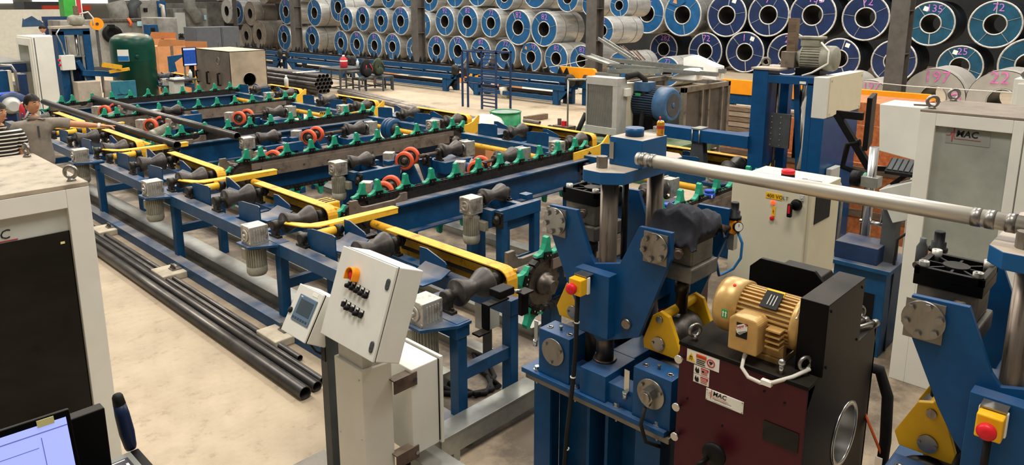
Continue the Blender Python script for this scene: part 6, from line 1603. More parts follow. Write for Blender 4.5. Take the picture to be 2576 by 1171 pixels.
s = at(835, 231, z=0); steel_table('steel_bench', 'low dark steel bench behind the pipe bundle, left of the table', 'bench', s.x - .65, s.x - .1, s.y + .3, s.y + 1.9, .52, 'steel benches')
s = at(870, 232, z=0); steel_table('steel_bench', 'dark steel stool carrying the black and green backpacks', 'bench', s.x + .25, s.x + 1.75, s.y - .5, s.y - .05, .52, 'steel benches')
s = at(964, 230, z=0); steel_table('steel_bench', 'dark steel bench at the right of the backpacks', 'bench', s.x, s.x + .5, s.y, s.y + 1.2, .55, 'steel benches')
s = at(868, 180, z=.52); steel_table('steel_bench', 'dark steel bench behind the table under the conveyor', 'bench', 16.3, 16.8, 24.4, 26.0, .55, 'steel benches')
b = at(850, 166, z=tz); b.z = tz; b = V((q.x + .55, q.y + .55, tz))
t = T('jug', 'large red plastic jug standing on the steel table', 'jug', b)
t.p('body', MB().lathe(b, Z3, [(0, .12), (.02, .14), (.30, .14), (.38, .07), (.40, .05)], 20), 'jug_red'); t.p('cap', MB().lathe(b + Z3 * .40, Z3, [(0, .05), (.05, .045), (.06, .02)], 14), 'paper'); t.p('label', MB().lathe(b + Z3 * .22, Z3, [(0, .142), (.05, .142)], 20, caps=False), 'paper')
b = V((q.x + .95, q.y + .25, tz))
t = T('water_bottle', 'clear plastic water bottle on the steel table beside the jug', 'bottle', b)
t.p('body', MB().lathe(b, Z3, [(0, .05), (.2, .055), (.26, .02)], 14), 'clear_plastic'); t.p('cap', MB().lathe(b + Z3 * .26, Z3, [(0, .022), (.035, .022)], 12), 'paper')
b = at(745, 206, z=.95); b = V((10.05, 17.3, 1.10))
t = T('water_bottle', 'clear plastic water bottle on the yellow guard of the far line', 'bottle', (8.66 + .70, 16.9, 1.1))
b = V((8.66 + .70, 17.0, 1.1)); t.p('body', MB().lathe(b, Z3, [(0, .05), (.2, .055), (.26, .02)], 14), 'clear_plastic'); t.p('cap', MB().lathe(b + Z3 * .26, Z3, [(0, .022), (.035, .022)], 12), 'paper')
def backpack(label, b, m, trim):
    t = T('backpack', label, 'backpack', b)
    g = MB(); g.sphere(b + Z3 * .33, .33, 20, 14, (.7, .5, 1.05))
    for v in g.v:
        d = v - (b + Z3 * .33); v.z = max(v.z, b.z + .005); v.x += mn.noise(v * 4) * .05; v.y += mn.noise(v * 4 + V((2, 5, 1))) * .05
    t.p('bag', g, m); t.p('pocket', MB().sphere(b + V((-.05, -.16, .2)), .2, 16, 10, (.9, .45, .8)), m)
    t.p('strap', MB().tube([b + V((-.24, -.05, .1)), b + V((-.34, -.08, .3)), b + V((-.26, -.08, .52)), b + V((-.1, -.05, .62))], .025), m)
    t.p('zip', MB().tube([b + V((.05, -.19, .08)), b + V((.16, -.18, .3)), b + V((.05, -.17, .5))], .014), trim); t.p('zip', MB().tube([b + V((-.14, -.2, .25)), b + V((-.12, -.19, .45))], .014), trim)
s = at(870, 232, z=0)
backpack('black backpack with red trim on the dark steel stool', V((s.x + .75, s.y - .27, .52)), 'bag_black', 'ink_red')
backpack('olive green and black backpack beside the black one', V((s.x + 1.3, s.y - .25, .52)), 'bag_green', 'bag_black')
solo('rag', MB().box(s.x + .9, s.x + 1.0, s.y - .52, s.y - .48, .25, .52), 'rust', 'small brown rag hanging from the stool below backpacks', 'rag')
# boxes seen beneath the spiked conveyors
for k, (x, y, w_, h, m, lb) in enumerate(((20, 27, .9, .45, 'card', 'tan cardboard box under the conveyor left of the table'), (20, 21.5, .8, .4, 'orange', 'yellow crate under the conveyor right of the backpacks'), (20, 18.6, 1.6, .5, 'card', 'wide cardboard box behind the blue ladder frame'), (19.8, 16.3, 2.2, .4, 'foam', 'white plastic wrapped bundle under the nearest spiked conveyor'), (19.2, 14.0, .6, .55, 'orange', 'yellow crate left of the oil cooler behind conveyor'))):
    solo('storage_box', MB().box(x, x + .7, y, y + w_, 0, h), m, lb, 'box', bev=.02)
# ================================================================ LEFT BACKGROUND
struct('wall_back', MB().box(42, 42.3, -10, 92, 0, 12), 'wall_dark')
struct('wall_front', MB().box(-14.3, -14, -10, 92, 0, 12), 'wall_grey')
struct('wall_right', MB().box(-14, 42, -10.3, -10, 0, 12), 'wall_grey')
struct('wall_left', MB().box(-14, 42, 92, 92.3, 0, 12), 'wall_grey')
for k in range(9): struct('window_%d' % (k + 1), MB().box(-6 + k * 4.6, -3.2 + k * 4.6, 91.9, 91.98, 3.2, 5.2), 'window_lit')
# white partition with faded blue emblem
p = at(0, 40, Y=48); q = at(178, 40, Y=48); zt = at(60, 24, Y=48).z; zb = 0
struct('wall_partition', MB().box(-6, q.x, 48, 48.15, 0, zt), 'wall_paint')
t = T('wall_emblem', 'faded dark blue emblem painted on the pale partition wall', 'wall sign', (at(85, 65, Y=48).x, 47.98, 1.5))
a = at(55, 68, Y=47.99); b = at(80, 40, Y=47.99); c = at(102, 66, Y=47.99)
t.p('emblem', MB().prism([(a.x, a.z), (c.x + .3, c.z), (c.x, c.z + .35), (b.x + .3, b.z - .25), (b.x, b.z), (b.x - .4, b.z - .2), (a.x + .1, a.z + .5)], (0, 47.99, 0), X3, Z3, Y3 * .005), 'blue_faded')
# tall white cabinet
t = T('control_cabinet', 'tall off-white cabinet beside the left blue machine frame', 'cabinet', (5.4, 22.8, 0))
zc = 2.3; a = at(77, 93, z=zc); x0, y0 = a.x, a.y
xr = at(143, 93, Y=y0).x
t.p('body', MB().box(x0 + .02, xr, y0, y0 + 1.6, 0, zc), 'white_paint', .01)
t.p('door', MB().box(x0 - .02, x0 + .02, y0 + .03, y0 + 1.55, .08, zc - .05), 'white_paint', .006)
t.p('door_window', MB().box(x0 - .03, x0 - .02, y0 + .3, y0 + 1.3, .4, zc - .25), 'glass_olive')
t.p('side_seam', MB().box(x0 + .06, x0 + .08, y0 - .005, y0, .05, zc - .03), 'grey_dark')
# left blue machine frame
YT = 20.9
t = T('machine_tower', 'blue machine frame with hanging white switch box, left background', 'machine', (5.7, YT + .3, 0))
f = lambda a, b: at(a, b, Y=YT)
xa, xb = f(140, 70).x, f(225, 70).x; zt = f(180, 66).z
t.p('post', MB().box(xa, xa + .17, YT, YT + .4, 0, zt - .12), 'blue', .006); t.p('post', MB().box(xb - .17, xb, YT, YT + .4, 0, zt - .12), 'blue', .006)
t.p('head_beam', MB().box(xa, xb, YT, YT + .4, zt - .22, zt - .06), 'blue', .006)
t.p('top_plate', MB().box(xa - .05, xb + .02, YT - .03, YT + .5, zt - .06, zt), 'steel_dusty')
t.p('inner_rail', MB().box(xa + .2, xa + .25, YT - .02, YT + .05, .3, zt - .25), 'galv'); t.p('inner_rail', MB().box(xb - .25, xb - .2, YT - .02, YT + .05, .3, zt - .25), 'galv')
t.p('carriage', MB().box(xa + .2, xb - .2, YT + .1, YT + .3, 1.55, 1.85), 'blue'); t.p('carriage_shelf', MB().box(xa + .18, xb - .18, YT, YT + .2, 1.85, 1.89), 'galv')
t.p('spindle', MB().cyl((xa + .45, YT + .1, 1.89), (xa + .45, YT + .1, zt - .22), .035), 'chrome')
t.p('back_panel', MB().box(xa + .17, xb - .17, YT + .3, YT + .32, .5, 1.6), 'blue_dark')
t.p('diagonal_brace', MB().bar((xa + .4, YT, 1.75), (xb - .15, YT, 1.25), .06, .1), 'blue')
t.p('reaching_arm', MB().bar((xa + .45, YT - .05, 1.45), (xb + .55, YT - .05, 1.35), .12, .14), 'blue')
t.p('housing', MB().box(f(180, 213).x, f(238, 213).x, YT - .5, YT - .1, .4, 1.25), 'steel_dusty', .01)
s = t.p('switch_box', MB().box(xa - .02, xa + .28, YT - .22, YT - .02, 1.55, 1.92), 'white_paint', .008)
t.p('switch_knob', MB().lathe((xa - .02, YT - .12, 1.8), -X3, [(0, .03), (.05, .03)], 12).lathe((xa - .02, YT - .12, 1.68), -X3, [(0, .03), (.05, .03)], 12), 'red', par=s)
t.p('cable', MB().tube([(xa + .1, YT - .1, 1.92), (xa + .06, YT - .08, 2.2), (xa - .02, YT - .06, 2.45), (xa + .1, YT, zt - .02)], .02), 'galv')
t.p('motor', MB().lathe((xa + .35, YT + .2, zt + .14), X3, [(0, .1), (.1, .14), (.3, .14), (.36, .08)], 18), 'motor_grey'); t.p('timber_post', MB().box(xa + .5, xa + .6, YT + .15, YT + .25, zt, zt + .5), 'timber')
t.p('handle_loop', MB().tube([(xa + .6, YT + .1, zt + .3), (xa + .8, YT + .1, zt + .35), (xa + .9, YT + .1, zt + .2), (xa + .88, YT + .1, zt)], .02), 'cable_white')
t.p('ejector_arm', MB().bar((xb + .1, YT - .3, 1.65), (xb + .55, YT - .35, 1.55), .06, .12).bar((xb + .25, YT - .3, 1.45), (xb + .75, YT - .3, 1.5), .05, .08), 'yellow')
t.p('chute', MB().prism([(0, 0), (.45, .05), (.4, .4), (.05, .45)], (xb + .05, YT - .4, .8), X3, Z3, Y3 * .1), 'steel_dusty')
t.p('mechanism', MB().box(xb + .25, xb + .6, YT - .3, YT, .4, 1.2), 'bearing', .03)
# green air tank
c = V((7.45, 22.0, 0)); R = .57
t = T('air_tank', 'dark green cylindrical air tank with dusty domed top', 'tank', c)
t.p('shell', MB().lathe(c, Z3, [(.1, R), (2.05, R), (2.16, R * .985), (2.26, R * .9), (2.33, R * .72), (2.37, R * .45), (2.385, .1)], 40), 'green_tank')
for k in range(3):
    a = 2.1 * k; t.p('foot', MB().cbox(c + V((math.cos(a) * R * .8, math.sin(a) * R * .8, .08)), .12, .12, .16), 'green_tank')
e = V((-.62, -.78, 0)).normalized()
t.p('paper_label', MB().lathe(c + Z3 * 1.62, Z3, [(0, R + .004), (.34, R + .004)], 60, caps=False), 'green_tank')
pl = c + V((-.40, -.41, 1.62)); t.p('data_label', MB().cbox(pl + V((0, 0, .17)), .012, .3, .32, rz=.79), 'paper'); t.p('data_label_band', MB().cbox(pl + V((-.006, -.006, .09)), .012, .3, .13, rz=.79), 'cable_blue')
t.p('port', MB().lathe(c + V((-.1, -R, 1.75)), -Y3, [(0, .05), (.02, .05), (.02, .03)], 16), 'green_tank')
# teal plate with round cover
t = T('teal_cover', 'square teal steel cover with round hatch before the green tank', 'machine cover', (6.55, 20.2, 0))
a, b = at(279, 206, Y=20.2), at(346, 250, Y=20.2)
t.p('plate', MB().box(a.x, b.x, 20.2, 20.24, .3, a.z), 'teal_plate', .008); t.p('hatch', MB().lathe(((a.x + b.x) / 2, 20.2, a.z - .22), -Y3, [(0, .13), (.01, .13)], 28), 'teal_plate'); t.p('slot', MB().box((a.x + b.x) / 2 - .18, (a.x + b.x) / 2 + .18, 20.195, 20.2, a.z - .36, a.z - .34), 'ink'); t.p('support', MB().box(a.x + .1, b.x - .1, 20.24, 20.5, 0, .9), 'blue_dark')
# steel furnace box
BX, BY = 9.53, 20.5; bz = 1.83; bl = at(489, 118, X=BX).y; br = at(668, 125, Y=BY).x
t = T('steel_hood', 'large dull steel box with round black hole in its end', 'steel box', ((BX + br) / 2, BY + 1.5, 0))
hx, hz, hr = at(628, 200, Y=BY).x, at(628, 200, Y=BY).z, .19
N_ = 32; vs = []; fs = []
for i in range(N_):
    a = 2 * PI * i / N_; dx, dz = math.cos(a), math.sin(a); vs.append(V((hx + hr * dx, BY, hz + hr * dz)))
for i in range(N_):
    a = 2 * PI * i / N_; dx, dz = math.cos(a), math.sin(a)
    k = min(((br - .001 if dx > 0 else BX) - hx) / dx if abs(dx) > 1e-6 else 99, ((bz if dz > 0 else .3) - hz) / dz if abs(dz) > 1e-6 else 99); vs.append(V((hx + dx * k, BY, hz + dz * k)))
fs = [(i, (i + 1) % N_, N_ + (i + 1) % N_, N_ + i) for i in range(N_)]
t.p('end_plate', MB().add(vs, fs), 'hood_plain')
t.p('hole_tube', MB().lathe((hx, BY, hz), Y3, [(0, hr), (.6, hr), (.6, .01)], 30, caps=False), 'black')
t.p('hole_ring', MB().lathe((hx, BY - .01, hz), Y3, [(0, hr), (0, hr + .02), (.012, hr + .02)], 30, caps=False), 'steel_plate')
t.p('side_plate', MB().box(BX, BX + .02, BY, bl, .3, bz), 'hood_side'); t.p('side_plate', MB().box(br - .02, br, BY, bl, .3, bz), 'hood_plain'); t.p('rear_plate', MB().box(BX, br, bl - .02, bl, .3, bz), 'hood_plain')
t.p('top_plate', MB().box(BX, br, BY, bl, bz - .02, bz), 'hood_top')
for k in range(3): t.p('lift_handle', MB().tube([(BX - .01, BY + .7 + k * .75, 1.15), (BX - .06, BY + .72 + k * .75, 1.15), (BX - .06, BY + .72 + k * .75, .8), (BX - .01, BY + .7 + k * .75, .8)], .03), 'black')
t.p('hand_hole', MB().lathe((BX - .004, BY + .75, 1.52), -X3, [(0, .09), (.004, .09), (.004, .12), (0, .12)], 20, caps=False), 'steel')
t.p('base', MB().box(BX + .1, br - .1, BY + .1, bl - .1, 0, .3), 'blue_dark')
# monitor on console
t = T('monitor', 'flat monitor with dark blue screen beside the steel box', 'monitor', (8.2, 20.0, 1.2))
a, b = at(458, 120, Y=20.0), at(497, 165, Y=20.0)
t.p('case', MB().box(a.x, b.x, 20.0, 20.05, b.z, a.z), 'black', .006); t.p('screen', MB().box(a.x + .02, b.x - .03, 19.995, 20.0, b.z + .02, a.z - .02), 'screen_navy')
t.p('screen_bar', MB().box(a.x + .02, b.x - .03, 19.99, 19.995, a.z - .07, a.z - .02).box(a.x + .02, b.x - .03, 19.99, 19.995, b.z + .02, b.z + .06), 'screen_blue')
t.p('stand', MB().box(a.x + .2, a.x + .3, 20.05, 20.15, 1.2, a.z - .2), 'black'); t.p('arm', MB().box(a.x + .02, a.x + .06, 20.02, 20.06, 1.22, b.z), 'galv')
t = T('console_desk', 'small grey console desk under the flat monitor', 'desk', (8.05, 20.0, 0))
a = at(432, 198, Y=19.9); t.p('top', MB().box(a.x, a.x + .62, 19.75, 20.3, 1.16, 1.2), 'grey_dark', .004); t.p('cabinet', MB().box(a.x + .02, a.x + .3, 19.85, 20.2, .3, 1.16), 'grey_light', .006); t.p('leg', MB().box(a.x + .55, a.x + .6, 19.8, 19.85, 0, 1.16), 'galv'); t.p('leg', MB().box(a.x + .05, a.x + .1, 19.9, 19.95, 0, .3), 'galv')
t.p('papers', MB().box(a.x + .02, a.x + .3, 19.8, 20.1, 1.2, 1.24), 'paper')
b = V((a.x + .52, 19.95, 1.2)); t = T('water_bottle', 'small white bottle standing on the console desk', 'bottle', b); t.p('body', MB().lathe(b, Z3, [(0, .05), (.16, .05), (.2, .025)], 14), 'clear_plastic'); t.p('cap', MB().lathe(b + Z3 * .2, Z3, [(0, .025), (.03, .025)], 12), 'paper')
# conveyor piece and cardboard behind tank
t = conveyor('roller_conveyor', 'blue roller conveyor section with yellow guard behind the green tank', 8.2, 21.6, None)
for k, (a0, b0, h, lb) in enumerate(((9.6, 26.0, 1.75, 'tall tan cardboard box right of the green tank'), (10.5, 26.3, 1.65, 'wide tan cardboard box behind the monitor'), (9.9, 27.5, 1.95, 'tan cardboard box standing farthest back by the tank'))):
    t = T('cardboard_box', lb, 'box', (a0 + .5, b0 + .4, 0), 'cardboard boxes behind the tank')
    t.p('carton', MB().box(a0, a0 + .95, b0, b0 + .9, 0, h), 'card', .01); t.p('flap', MB().prism([(0, 0), (.95, 0), (.9, .2), (.05, .25)], (a0, b0, h), X3, Z3 + Y3 * -.6, Y3 * .01), 'card'); t.p('tape', MB().box(a0 + .42, a0 + .52, b0 - .004, b0, h - .4, h), 'timber')
t = T('blue_bracket', 'blue sheet bracket standing in front of the cardboard boxes', 'bracket', (9.3, 24.5, 0)); t.p('plate', MB().prism([(0, 0), (.25, 0), (.2, .3), (.6, .55), (0, .5)], (9.35, 24.5, 1.0), X3, Z3, Y3 * .06), 'blue'); t.p('post', MB().box(9.4, 9.5, 24.5, 24.6, 0, 1.0), 'blue')
# dark grey cabinets
for k, (a, b) in enumerate(((489, 556), (556, 602))):
    p, q = at(a, 70, Y=33), at(b, 70, Y=33)
    t = T('grey_cabinet', 'dark grey metal cabinet, %s one of the pair below the column' % ('left' if k == 0 else 'right'), 'cabinet', ((p.x + q.x) / 2, 33.5, 0), 'dark grey cabinets')
    t.p('body', MB().box(p.x, q.x - .02, 33, 34.2, 0, 2.13), 'grey_cab', .01); t.p('door', MB().box(p.x + .05, q.x - .06, 32.98, 33, .1, 2.08), 'grey_cab'); t.p('handle', MB().box(q.x - .2, q.x - .15, 32.95, 32.98, 1.2, 1.4), 'steel')
# ---------------------------------------------------------------- big grey machinery far left
def gmach(label, px0, px1, py0, Y, d, m='machine_grey', extras=()):
    a, b = at(px0, py0, Y=Y), at(px1, py0, Y=Y)
    t = T('production_machine', label, 'machine', ((a.x + b.x) / 2, Y + d / 2, 0), 'grey machines in the far left')
    t.p('housing', MB().box(a.x, b.x, Y, Y + d, 0, a.z), m, .03)
    t.p('base', MB().box(a.x - .1, b.x + .1, Y - .05, Y + d, 0, .25), 'grey_dark')
    for e in extras:
        k = e[0]
        if k == 'box': p, q = at(e[1], e[2], Y=Y + e[5]), at(e[3], e[4], Y=Y + e[5]); t.p(e[6], MB().box(p.x, q.x, Y + e[5], Y + e[5] + .6, q.z, p.z), e[7], .02)
        if k == 'duct': pts = [at(x, y, Y=Y + e[3]) for x, y in e[1]]; t.p('duct', MB().tube(pts, e[2], 12), e[4])
        if k == 'drum': p = at(e[1], e[2], Y=Y - .05); t.p(e[5], MB().lathe(p, -Y3, [(0, e[3]), (.2, e[3]), (.2, e[3] * .5), (.1, e[3] * .4)], 20), e[4])
    return t
gmach('long grey machine behind the yellow disc with black fittings', 150, 420, 52, 38, 2, extras=(('box', 245, 48, 420, 53, -.1, 'top_rail', 'steel_dark'), ('drum', 281, 86, .42, 'black', 'round_fitting'), ('box', 275, 62, 290, 72, -.3, 'clamp', 'black'), ('box', 345, 53, 362, 66, -.1, 'notice', 'notice_blue'), ('duct', [(322, 46), (330, 58), (328, 66)], .06, -.1, 'cable_orange')))
gmach('tall grey hopper machine with hooded duct at the top', 350, 402, 0, 45, 3, extras=(('duct', [(300, 60), (300, 30), (290, 5)], .5, -.4, 'machine_grey'), ('duct', [(335, 45), (330, 20), (345, 0)], .3, -.4, 'grey_dark'), ('box', 362, 20, 372, 30, -.1, 'inspection_hole', 'black'), ('box', 395, 2, 420, 45, -.1, 'blue_guard', 'blue'), ('duct', [(402, 14), (408, 14), (412, 44)], .12, -.4, 'cable_white')))
gmach('grey press machine with elbow duct left of the column', 435, 520, 22, 51, 3, extras=(('duct', [(475, -10), (478, 18), (492, 35), (500, 55)], .38, -.4, 'machine_grey'), ('box', 440, 32, 470, 85, -.2, 'door', 'grey_light'), ('box', 513, 38, 520, 50, -.1, 'notice', 'notice_blue')))
gmach('low grey machine with blue diamond plate behind cardboard', 395, 445, 45, 35.5, 2, extras=(('box', 372, 62, 400, 95, -.2, 'blue_plate', 'blue'), ('box', 380, 70, 391, 80, -.25, 'diamond_hole', 'black')))
gmach('dark machine in the gap above the partition wall', 60, 160, 4, 62, 3, 'grey_dark')
gmach('brownish machine block between column and hopper', 405, 470, 8, 57, 3)
gmach('pale machine block under the bright windows', 520, 560, 5, 62, 3)
# red crane rail, green column with red stripe, yellow disc, blue frame
a, b = at(108, 14, Y=60), at(228, 14, Y=60)
solo('crane_rail', MB().box(a.x, b.x, 60, 60.4, at(108, 27, Y=60).z, a.z), 'rail_red', 'red horizontal crane rail at the top left', 'rail')
for k, xx in enumerate((a.x + .5, b.x - .5)): solo('crane_post', MB().box(xx - .15, xx + .15, 60.1, 60.4, 0, at(108, 27, Y=60).z), 'grey_dark', 'dark post carrying the red crane rail, %s' % ('left' if k == 0 else 'right'), 'post')
a, b = at(166, 60, Y=41), at(214, 60, Y=41)
t = T('green_machine', 'bright green machine column with red striped edge, top left', 'machine', ((a.x + b.x) / 2, 41.3, 0))
t.p('column', MB().box(a.x, b.x - .05, 41, 41.8, 0, 6), 'green_bright', .01); t.p('red_panel', MB().box(b.x - .28, b.x - .1, 40.97, 41, at(205, 55, Y=41).z, 6), 'ink_red'); t.p('white_edge', MB().box(b.x - .32, b.x - .29, 40.97, 41, at(205, 55, Y=41).z, 6), 'paper'); t.p('white_edge', MB().box(b.x - .09, b.x - .05, 40.97, 41, at(205, 55, Y=41).z, 6), 'paper')
c = at(243, 60, Y=29)
t = T('cable_reel', 'round yellow disc reel behind the left blue frame', 'reel', (c.x, 29, 0))
t.p('disc', MB().lathe(c, -Y3, [(0, .22), (.05, .22)], 30), 'orange'); t.p('hub', MB().lathe(c + V((0, -.05, 0)), -Y3, [(0, .05), (.04, .05)], 14), 'rust'); t.p('stand', MB().box(c.x - .04, c.x + .04, 29.02, 29.1, 0, c.z), 'grey_dark')
a, b = at(107, 42, Y=40), at(205, 42, Y=40)
t = T('blue_gantry', 'dark blue gantry frame in front of the pale partition', 'frame', ((a.x + b.x) / 2, 40, 0))
t.p('top_beam', MB().box(a.x, b.x, 40, 40.2, a.z - .2, a.z), 'blue_dark')
for k in (118, 127): p = at(k, 60, Y=40); t.p('post', MB().box(p.x - .1, p.x + .1, 40, 40.2, 0, a.z - .2), 'blue_dark')
# bits at the far left edge
p = at(0, 130, Y=26)
t = T('sheet_table', 'grey sheet table on blue frame at the left edge', 'table', (4.0, 27, 0))
t.p('sheet', MB().box(-.5, at(68, 150, Y=24).x, 24, 28, 1.55, 1.6), 'galv'); t.p('frame', MB().box(-.5, at(68, 150, Y=24).x, 24, 24.15, 1.3, 1.55), 'blue_dark')
for xx in (1.0, 3.2, 4.3): t.p('leg', MB().box(xx, xx + .15, 24.0, 24.15, 0, 1.3), 'blue_dark')
t.p('deck', MB().box(-.5, 4.2, 29, 31, 1.9, 2.05), 'orange'); t.p('deck_support', MB().box(0, 4, 29.2, 30.8, 0, 1.9), 'machine_grey')
t.p('rail_frame', MB().box(2.3, 2.4, 27.5, 27.6, 1.6, 2.55).box(3.5, 3.6, 27.5, 27.6, 1.6, 2.55).box(2.3, 3.6, 27.5, 27.6, 2.5, 2.6), 'grey_dark')
a = at(10, 170, Y=19)
t = T('blue_press', 'blue machine post with white stripe at the left edge', 'machine', (3.4, 19.3, 0))
t.p('post', MB().box(a.x - .6, a.x + .05, 19, 19.4, 0, 1.75), 'blue', .006); t.p('stripe', MB().box(a.x + .05, a.x + .12, 18.98, 19.2, .4, 1.75), 'cream'); t.p('bend_pipe', MB().tube([at(0, 165, Y=18.9), at(28, 165, Y=18.9), at(38, 180, Y=18.9), at(46, 230, Y=18.9)], .03), 'galv'); t.p('post', MB().box(a.x + .25, a.x + .4, 19, 19.3, 0, 1.65), 'blue_dark')
t = T('fire_extinguisher', 'red fire extinguisher with hose beside the tall off-white cabinet', 'extinguisher', at(52, 250, Y=16.5))
c = at(52, 252, Y=16.5); t.p('cylinder', MB().lathe(V((c.x, c.y, .9)), Z3, [(0, .05), (.3, .05), (.36, .03), (.39, .02)], 16), 'jug_red'); t.p('hose', MB().tube([V((c.x, c.y, 1.3)), V((c.x + .12, c.y, 1.34)), V((c.x + .14, c.y, 1.2)), V((c.x + .02, c.y - .05, 1.02))], .02), 'paper'); t.p('stand', MB().box(c.x - .05, c.x + .05, c.y - .05, c.y + .05, 0, .9), 'grey_dark')
c = at(30, 272, Y=17.9)
t = T('pump_motor', 'large blue flanged motor with pale cap behind the two men', 'motor', (c.x, c.y, 0))
t.p('body', MB().lathe(c + V((0, .25, 0)), -Y3, [(0, .26), (.35, .3), (.4, .34), (.46, .34), (.5, .2)], 28), 'blue_dark'); t.p('cap', MB().box(c.x - .2, c.x + .14, c.y - .1, c.y + .25, c.z + .22, c.z + .32), 'water_cap', .03); t.p('cone', MB().lathe(c + V((-.05, -.25, .08)), -Y3, [(0, .18), (.2, .1)], 20), 'grey_light'); t.p('plinth', MB().box(c.x - .3, c.x + .3, c.y - .2, c.y + .4, 0, c.z - .25), 'grey_dark', .01)
# ================================================================ PEOPLE (metres, standing at the origin, facing -y)
def skin_mesh(name, verts, edges, m, parent, sub=2, root=0):
    """one continuous surface grown around a joint skeleton: verts = (x, y, z, rx, ry)"""
    me = bpy.data.meshes.new(name); me.from_pydata([v[:3] for v in verts], edges, []); me.update()
    o = bpy.data.objects.new(name, me); COL.objects.link(o); o.parent = parent
    me.materials.append(M[m])
    s = o.modifiers.new('skin', 'SKIN'); s.use_smooth_shade = True; s.branch_smoothing = .6
    ly = me.skin_vertices[0].data
    for i, v in enumerate(verts): ly[i].radius = (v[3], v[4] if len(v) > 4 else v[3]); ly[i].use_root = (i == root)
    b = o.modifiers.new('sub', 'SUBSURF'); b.levels = sub; b.render_levels = sub
    return o
def arm_pts(s, e, w, hand_dir, point=False):
    """shoulder, elbow, wrist positions -> verts and edges incl. palm, five fingers"""
    s, e, w = V(s), V(e), V(w); hd = V(hand_dir).normalized(); side = hd.cross(V((0, 0, 1))).normalized(); up = side.cross(hd)
    vs = [(*s, .058), (*(s.lerp(e, .5)), .05), (*e, .042), (*(e.lerp(w, .4)), .04), (*w, .027, .024)]; es = [(0, 1), (1, 2), (2, 3), (3, 4)]
    pm = w + hd * .05; vs.append((*pm, .036, .018)); es.append((4, 5)); kn = w + hd * .085; vs.append((*kn, .034, .014)); es.append((5, 6))
    for k, (off, L) in enumerate(((-.026, .062), (-.009, .072), (.009, .068), (.025, .055))):
        b = w + hd * .095 + side * off; i = len(vs); vs.append((*b, .0095)); es.append((6, i))
        curl = .0 if (point and k == 0) else (.45 if point else .35)
        f1 = b + (hd * math.cos(curl) - up * math.sin(curl)) * L * .55; f2 = f1 + (hd * math.cos(curl * 2.2) - up * math.sin(curl * 2.2)) * L * .45
        vs += [(*f1, .0088), (*f2, .007)]; es += [(i, i + 1), (i + 1, i + 2)]
    i = len(vs); t1 = w + hd * .04 - side * .035 - up * .008; t2 = t1 + (hd * .7 - side * .5 - up * .2) * .035; t3 = t2 + (hd * .9 - side * .2 - up * .2) * .03
    vs += [(*t1, .012), (*t2, .0105), (*t3, .008)]; es += [(5, i), (i, i + 1), (i + 1, i + 2)]
    return vs, es
def chain(vs, es, add_v, add_e, at_):
    n = len(vs); vs += add_v; es += [(a + n, b + n) for a, b in add_e]; es.append((at_, n))
def head(t, c, yaw, hair=True, pitch=0.):
    """head with face, ears and hair; c = centre, looks along -y turned by yaw"""
    R = Matrix.Rotation(yaw, 3, 'Z') @ Matrix.Rotation(pitch, 3, 'X'); n, m_ = 28, 20; vs = []; fs = []
    for j in range(m_ + 1):
        th = PI * j / m_
        for i in range(n):
            a = 2 * PI * i / n; x, y, z = math.sin(th) * math.cos(a), math.sin(th) * math.sin(a), math.cos(th)
            px, py, pz = x * .073, y * .092, z * .115
            if z < 0: px *= 1 - .30 * (-z) ** 1.5; py *= 1 - .10 * (-z); 
            if y < -.3 and z < .25:
                py *= .95
            g = math.exp(-((x / .2) ** 2 + ((z + .12) / .2) ** 2)) if y < 0 else 0; py -= .020 * g                    # nose
            g = math.exp(-((x / .34) ** 2 + ((z + .78) / .2) ** 2)) if y < 0 else 0; py -= .012 * g                   # chin
            for s_ in (-1, 1):
                g = math.exp(-(((x - s_ * .42) / .2) ** 2 + ((z - .1) / .12) ** 2)) if y < 0 else 0; py += .010 * g   # eye sockets
            g = math.exp(-((x / .5) ** 2 + ((z - .26) / .1) ** 2)) if y < 0 else 0; py -= .005 * g                    # brow
            vs.append(V((px, py, pz)))
    for j in range(m_):
        for i in range(n): k = (i + 1) % n; fs.append((j * n + i, (j + 1) * n + i, (j + 1) * n + k, j * n + k))
    def put(nm, vv, ff, mt, sm=True):
        mb = MB(); mb.add([(V(c) + R @ V(v)) / U for v in vv], ff, sm); return t.p(nm, mb, mt)
    put('head', vs, fs, 'skin')
    def blob(nm, o, r, sc, mt):
        q = MB().sphere(V(o), r, 12, 8, sc); put(nm, q.v, q.f, mt)
    for s_ in (-1, 1):
        blob('ear', (s_ * .073, .008, -.005), .03, (.35, .7, 1.05), 'skin')
        blob('eye', (s_ * .030, -.079, .012), .011, (1.2, .6, .75), 'paper'); blob('pupil', (s_ * .030, -.0855, .012), .0055, (1, .5, 1), 'ink')
        blob('eyebrow', (s_ * .031, -.0865, .032), .014, (1.3, .4, .3), 'hair')
    blob('lips', (0, -.088, -.063), .02, (1.15, .35, .35), 'lips')
    if hair:
        q = MB(); hv = []; hf = []
        for j in range(13):
            th = PI * .60 * j / 12
            for i in range(n):
                a = 2 * PI * i / n; x, y, z = math.sin(th) * math.cos(a), math.sin(th) * math.sin(a), math.cos(th)
                lim = .38 if y < -.25 else (-.05 if y < .2 else -.32)
                if hair == 'bald': lim = .0
                zz = max(z, lim); k = 1.0 if z >= lim else .97
                p = V((x * .083 * k, y * .101 * k, zz * .128 + .004)); p += V((mn.noise(p * 60), mn.noise(p * 60 + V((5, 0, 0))), mn.noise(p * 50))) * .006
                hv.append(p)
        for j in range(12):
            for i in range(n): k = (i + 1) % n; hf.append((j * n + i, (j + 1) * n + i, (j + 1) * n + k, j * n + k))
        put('hair', hv, hf, 'hair')
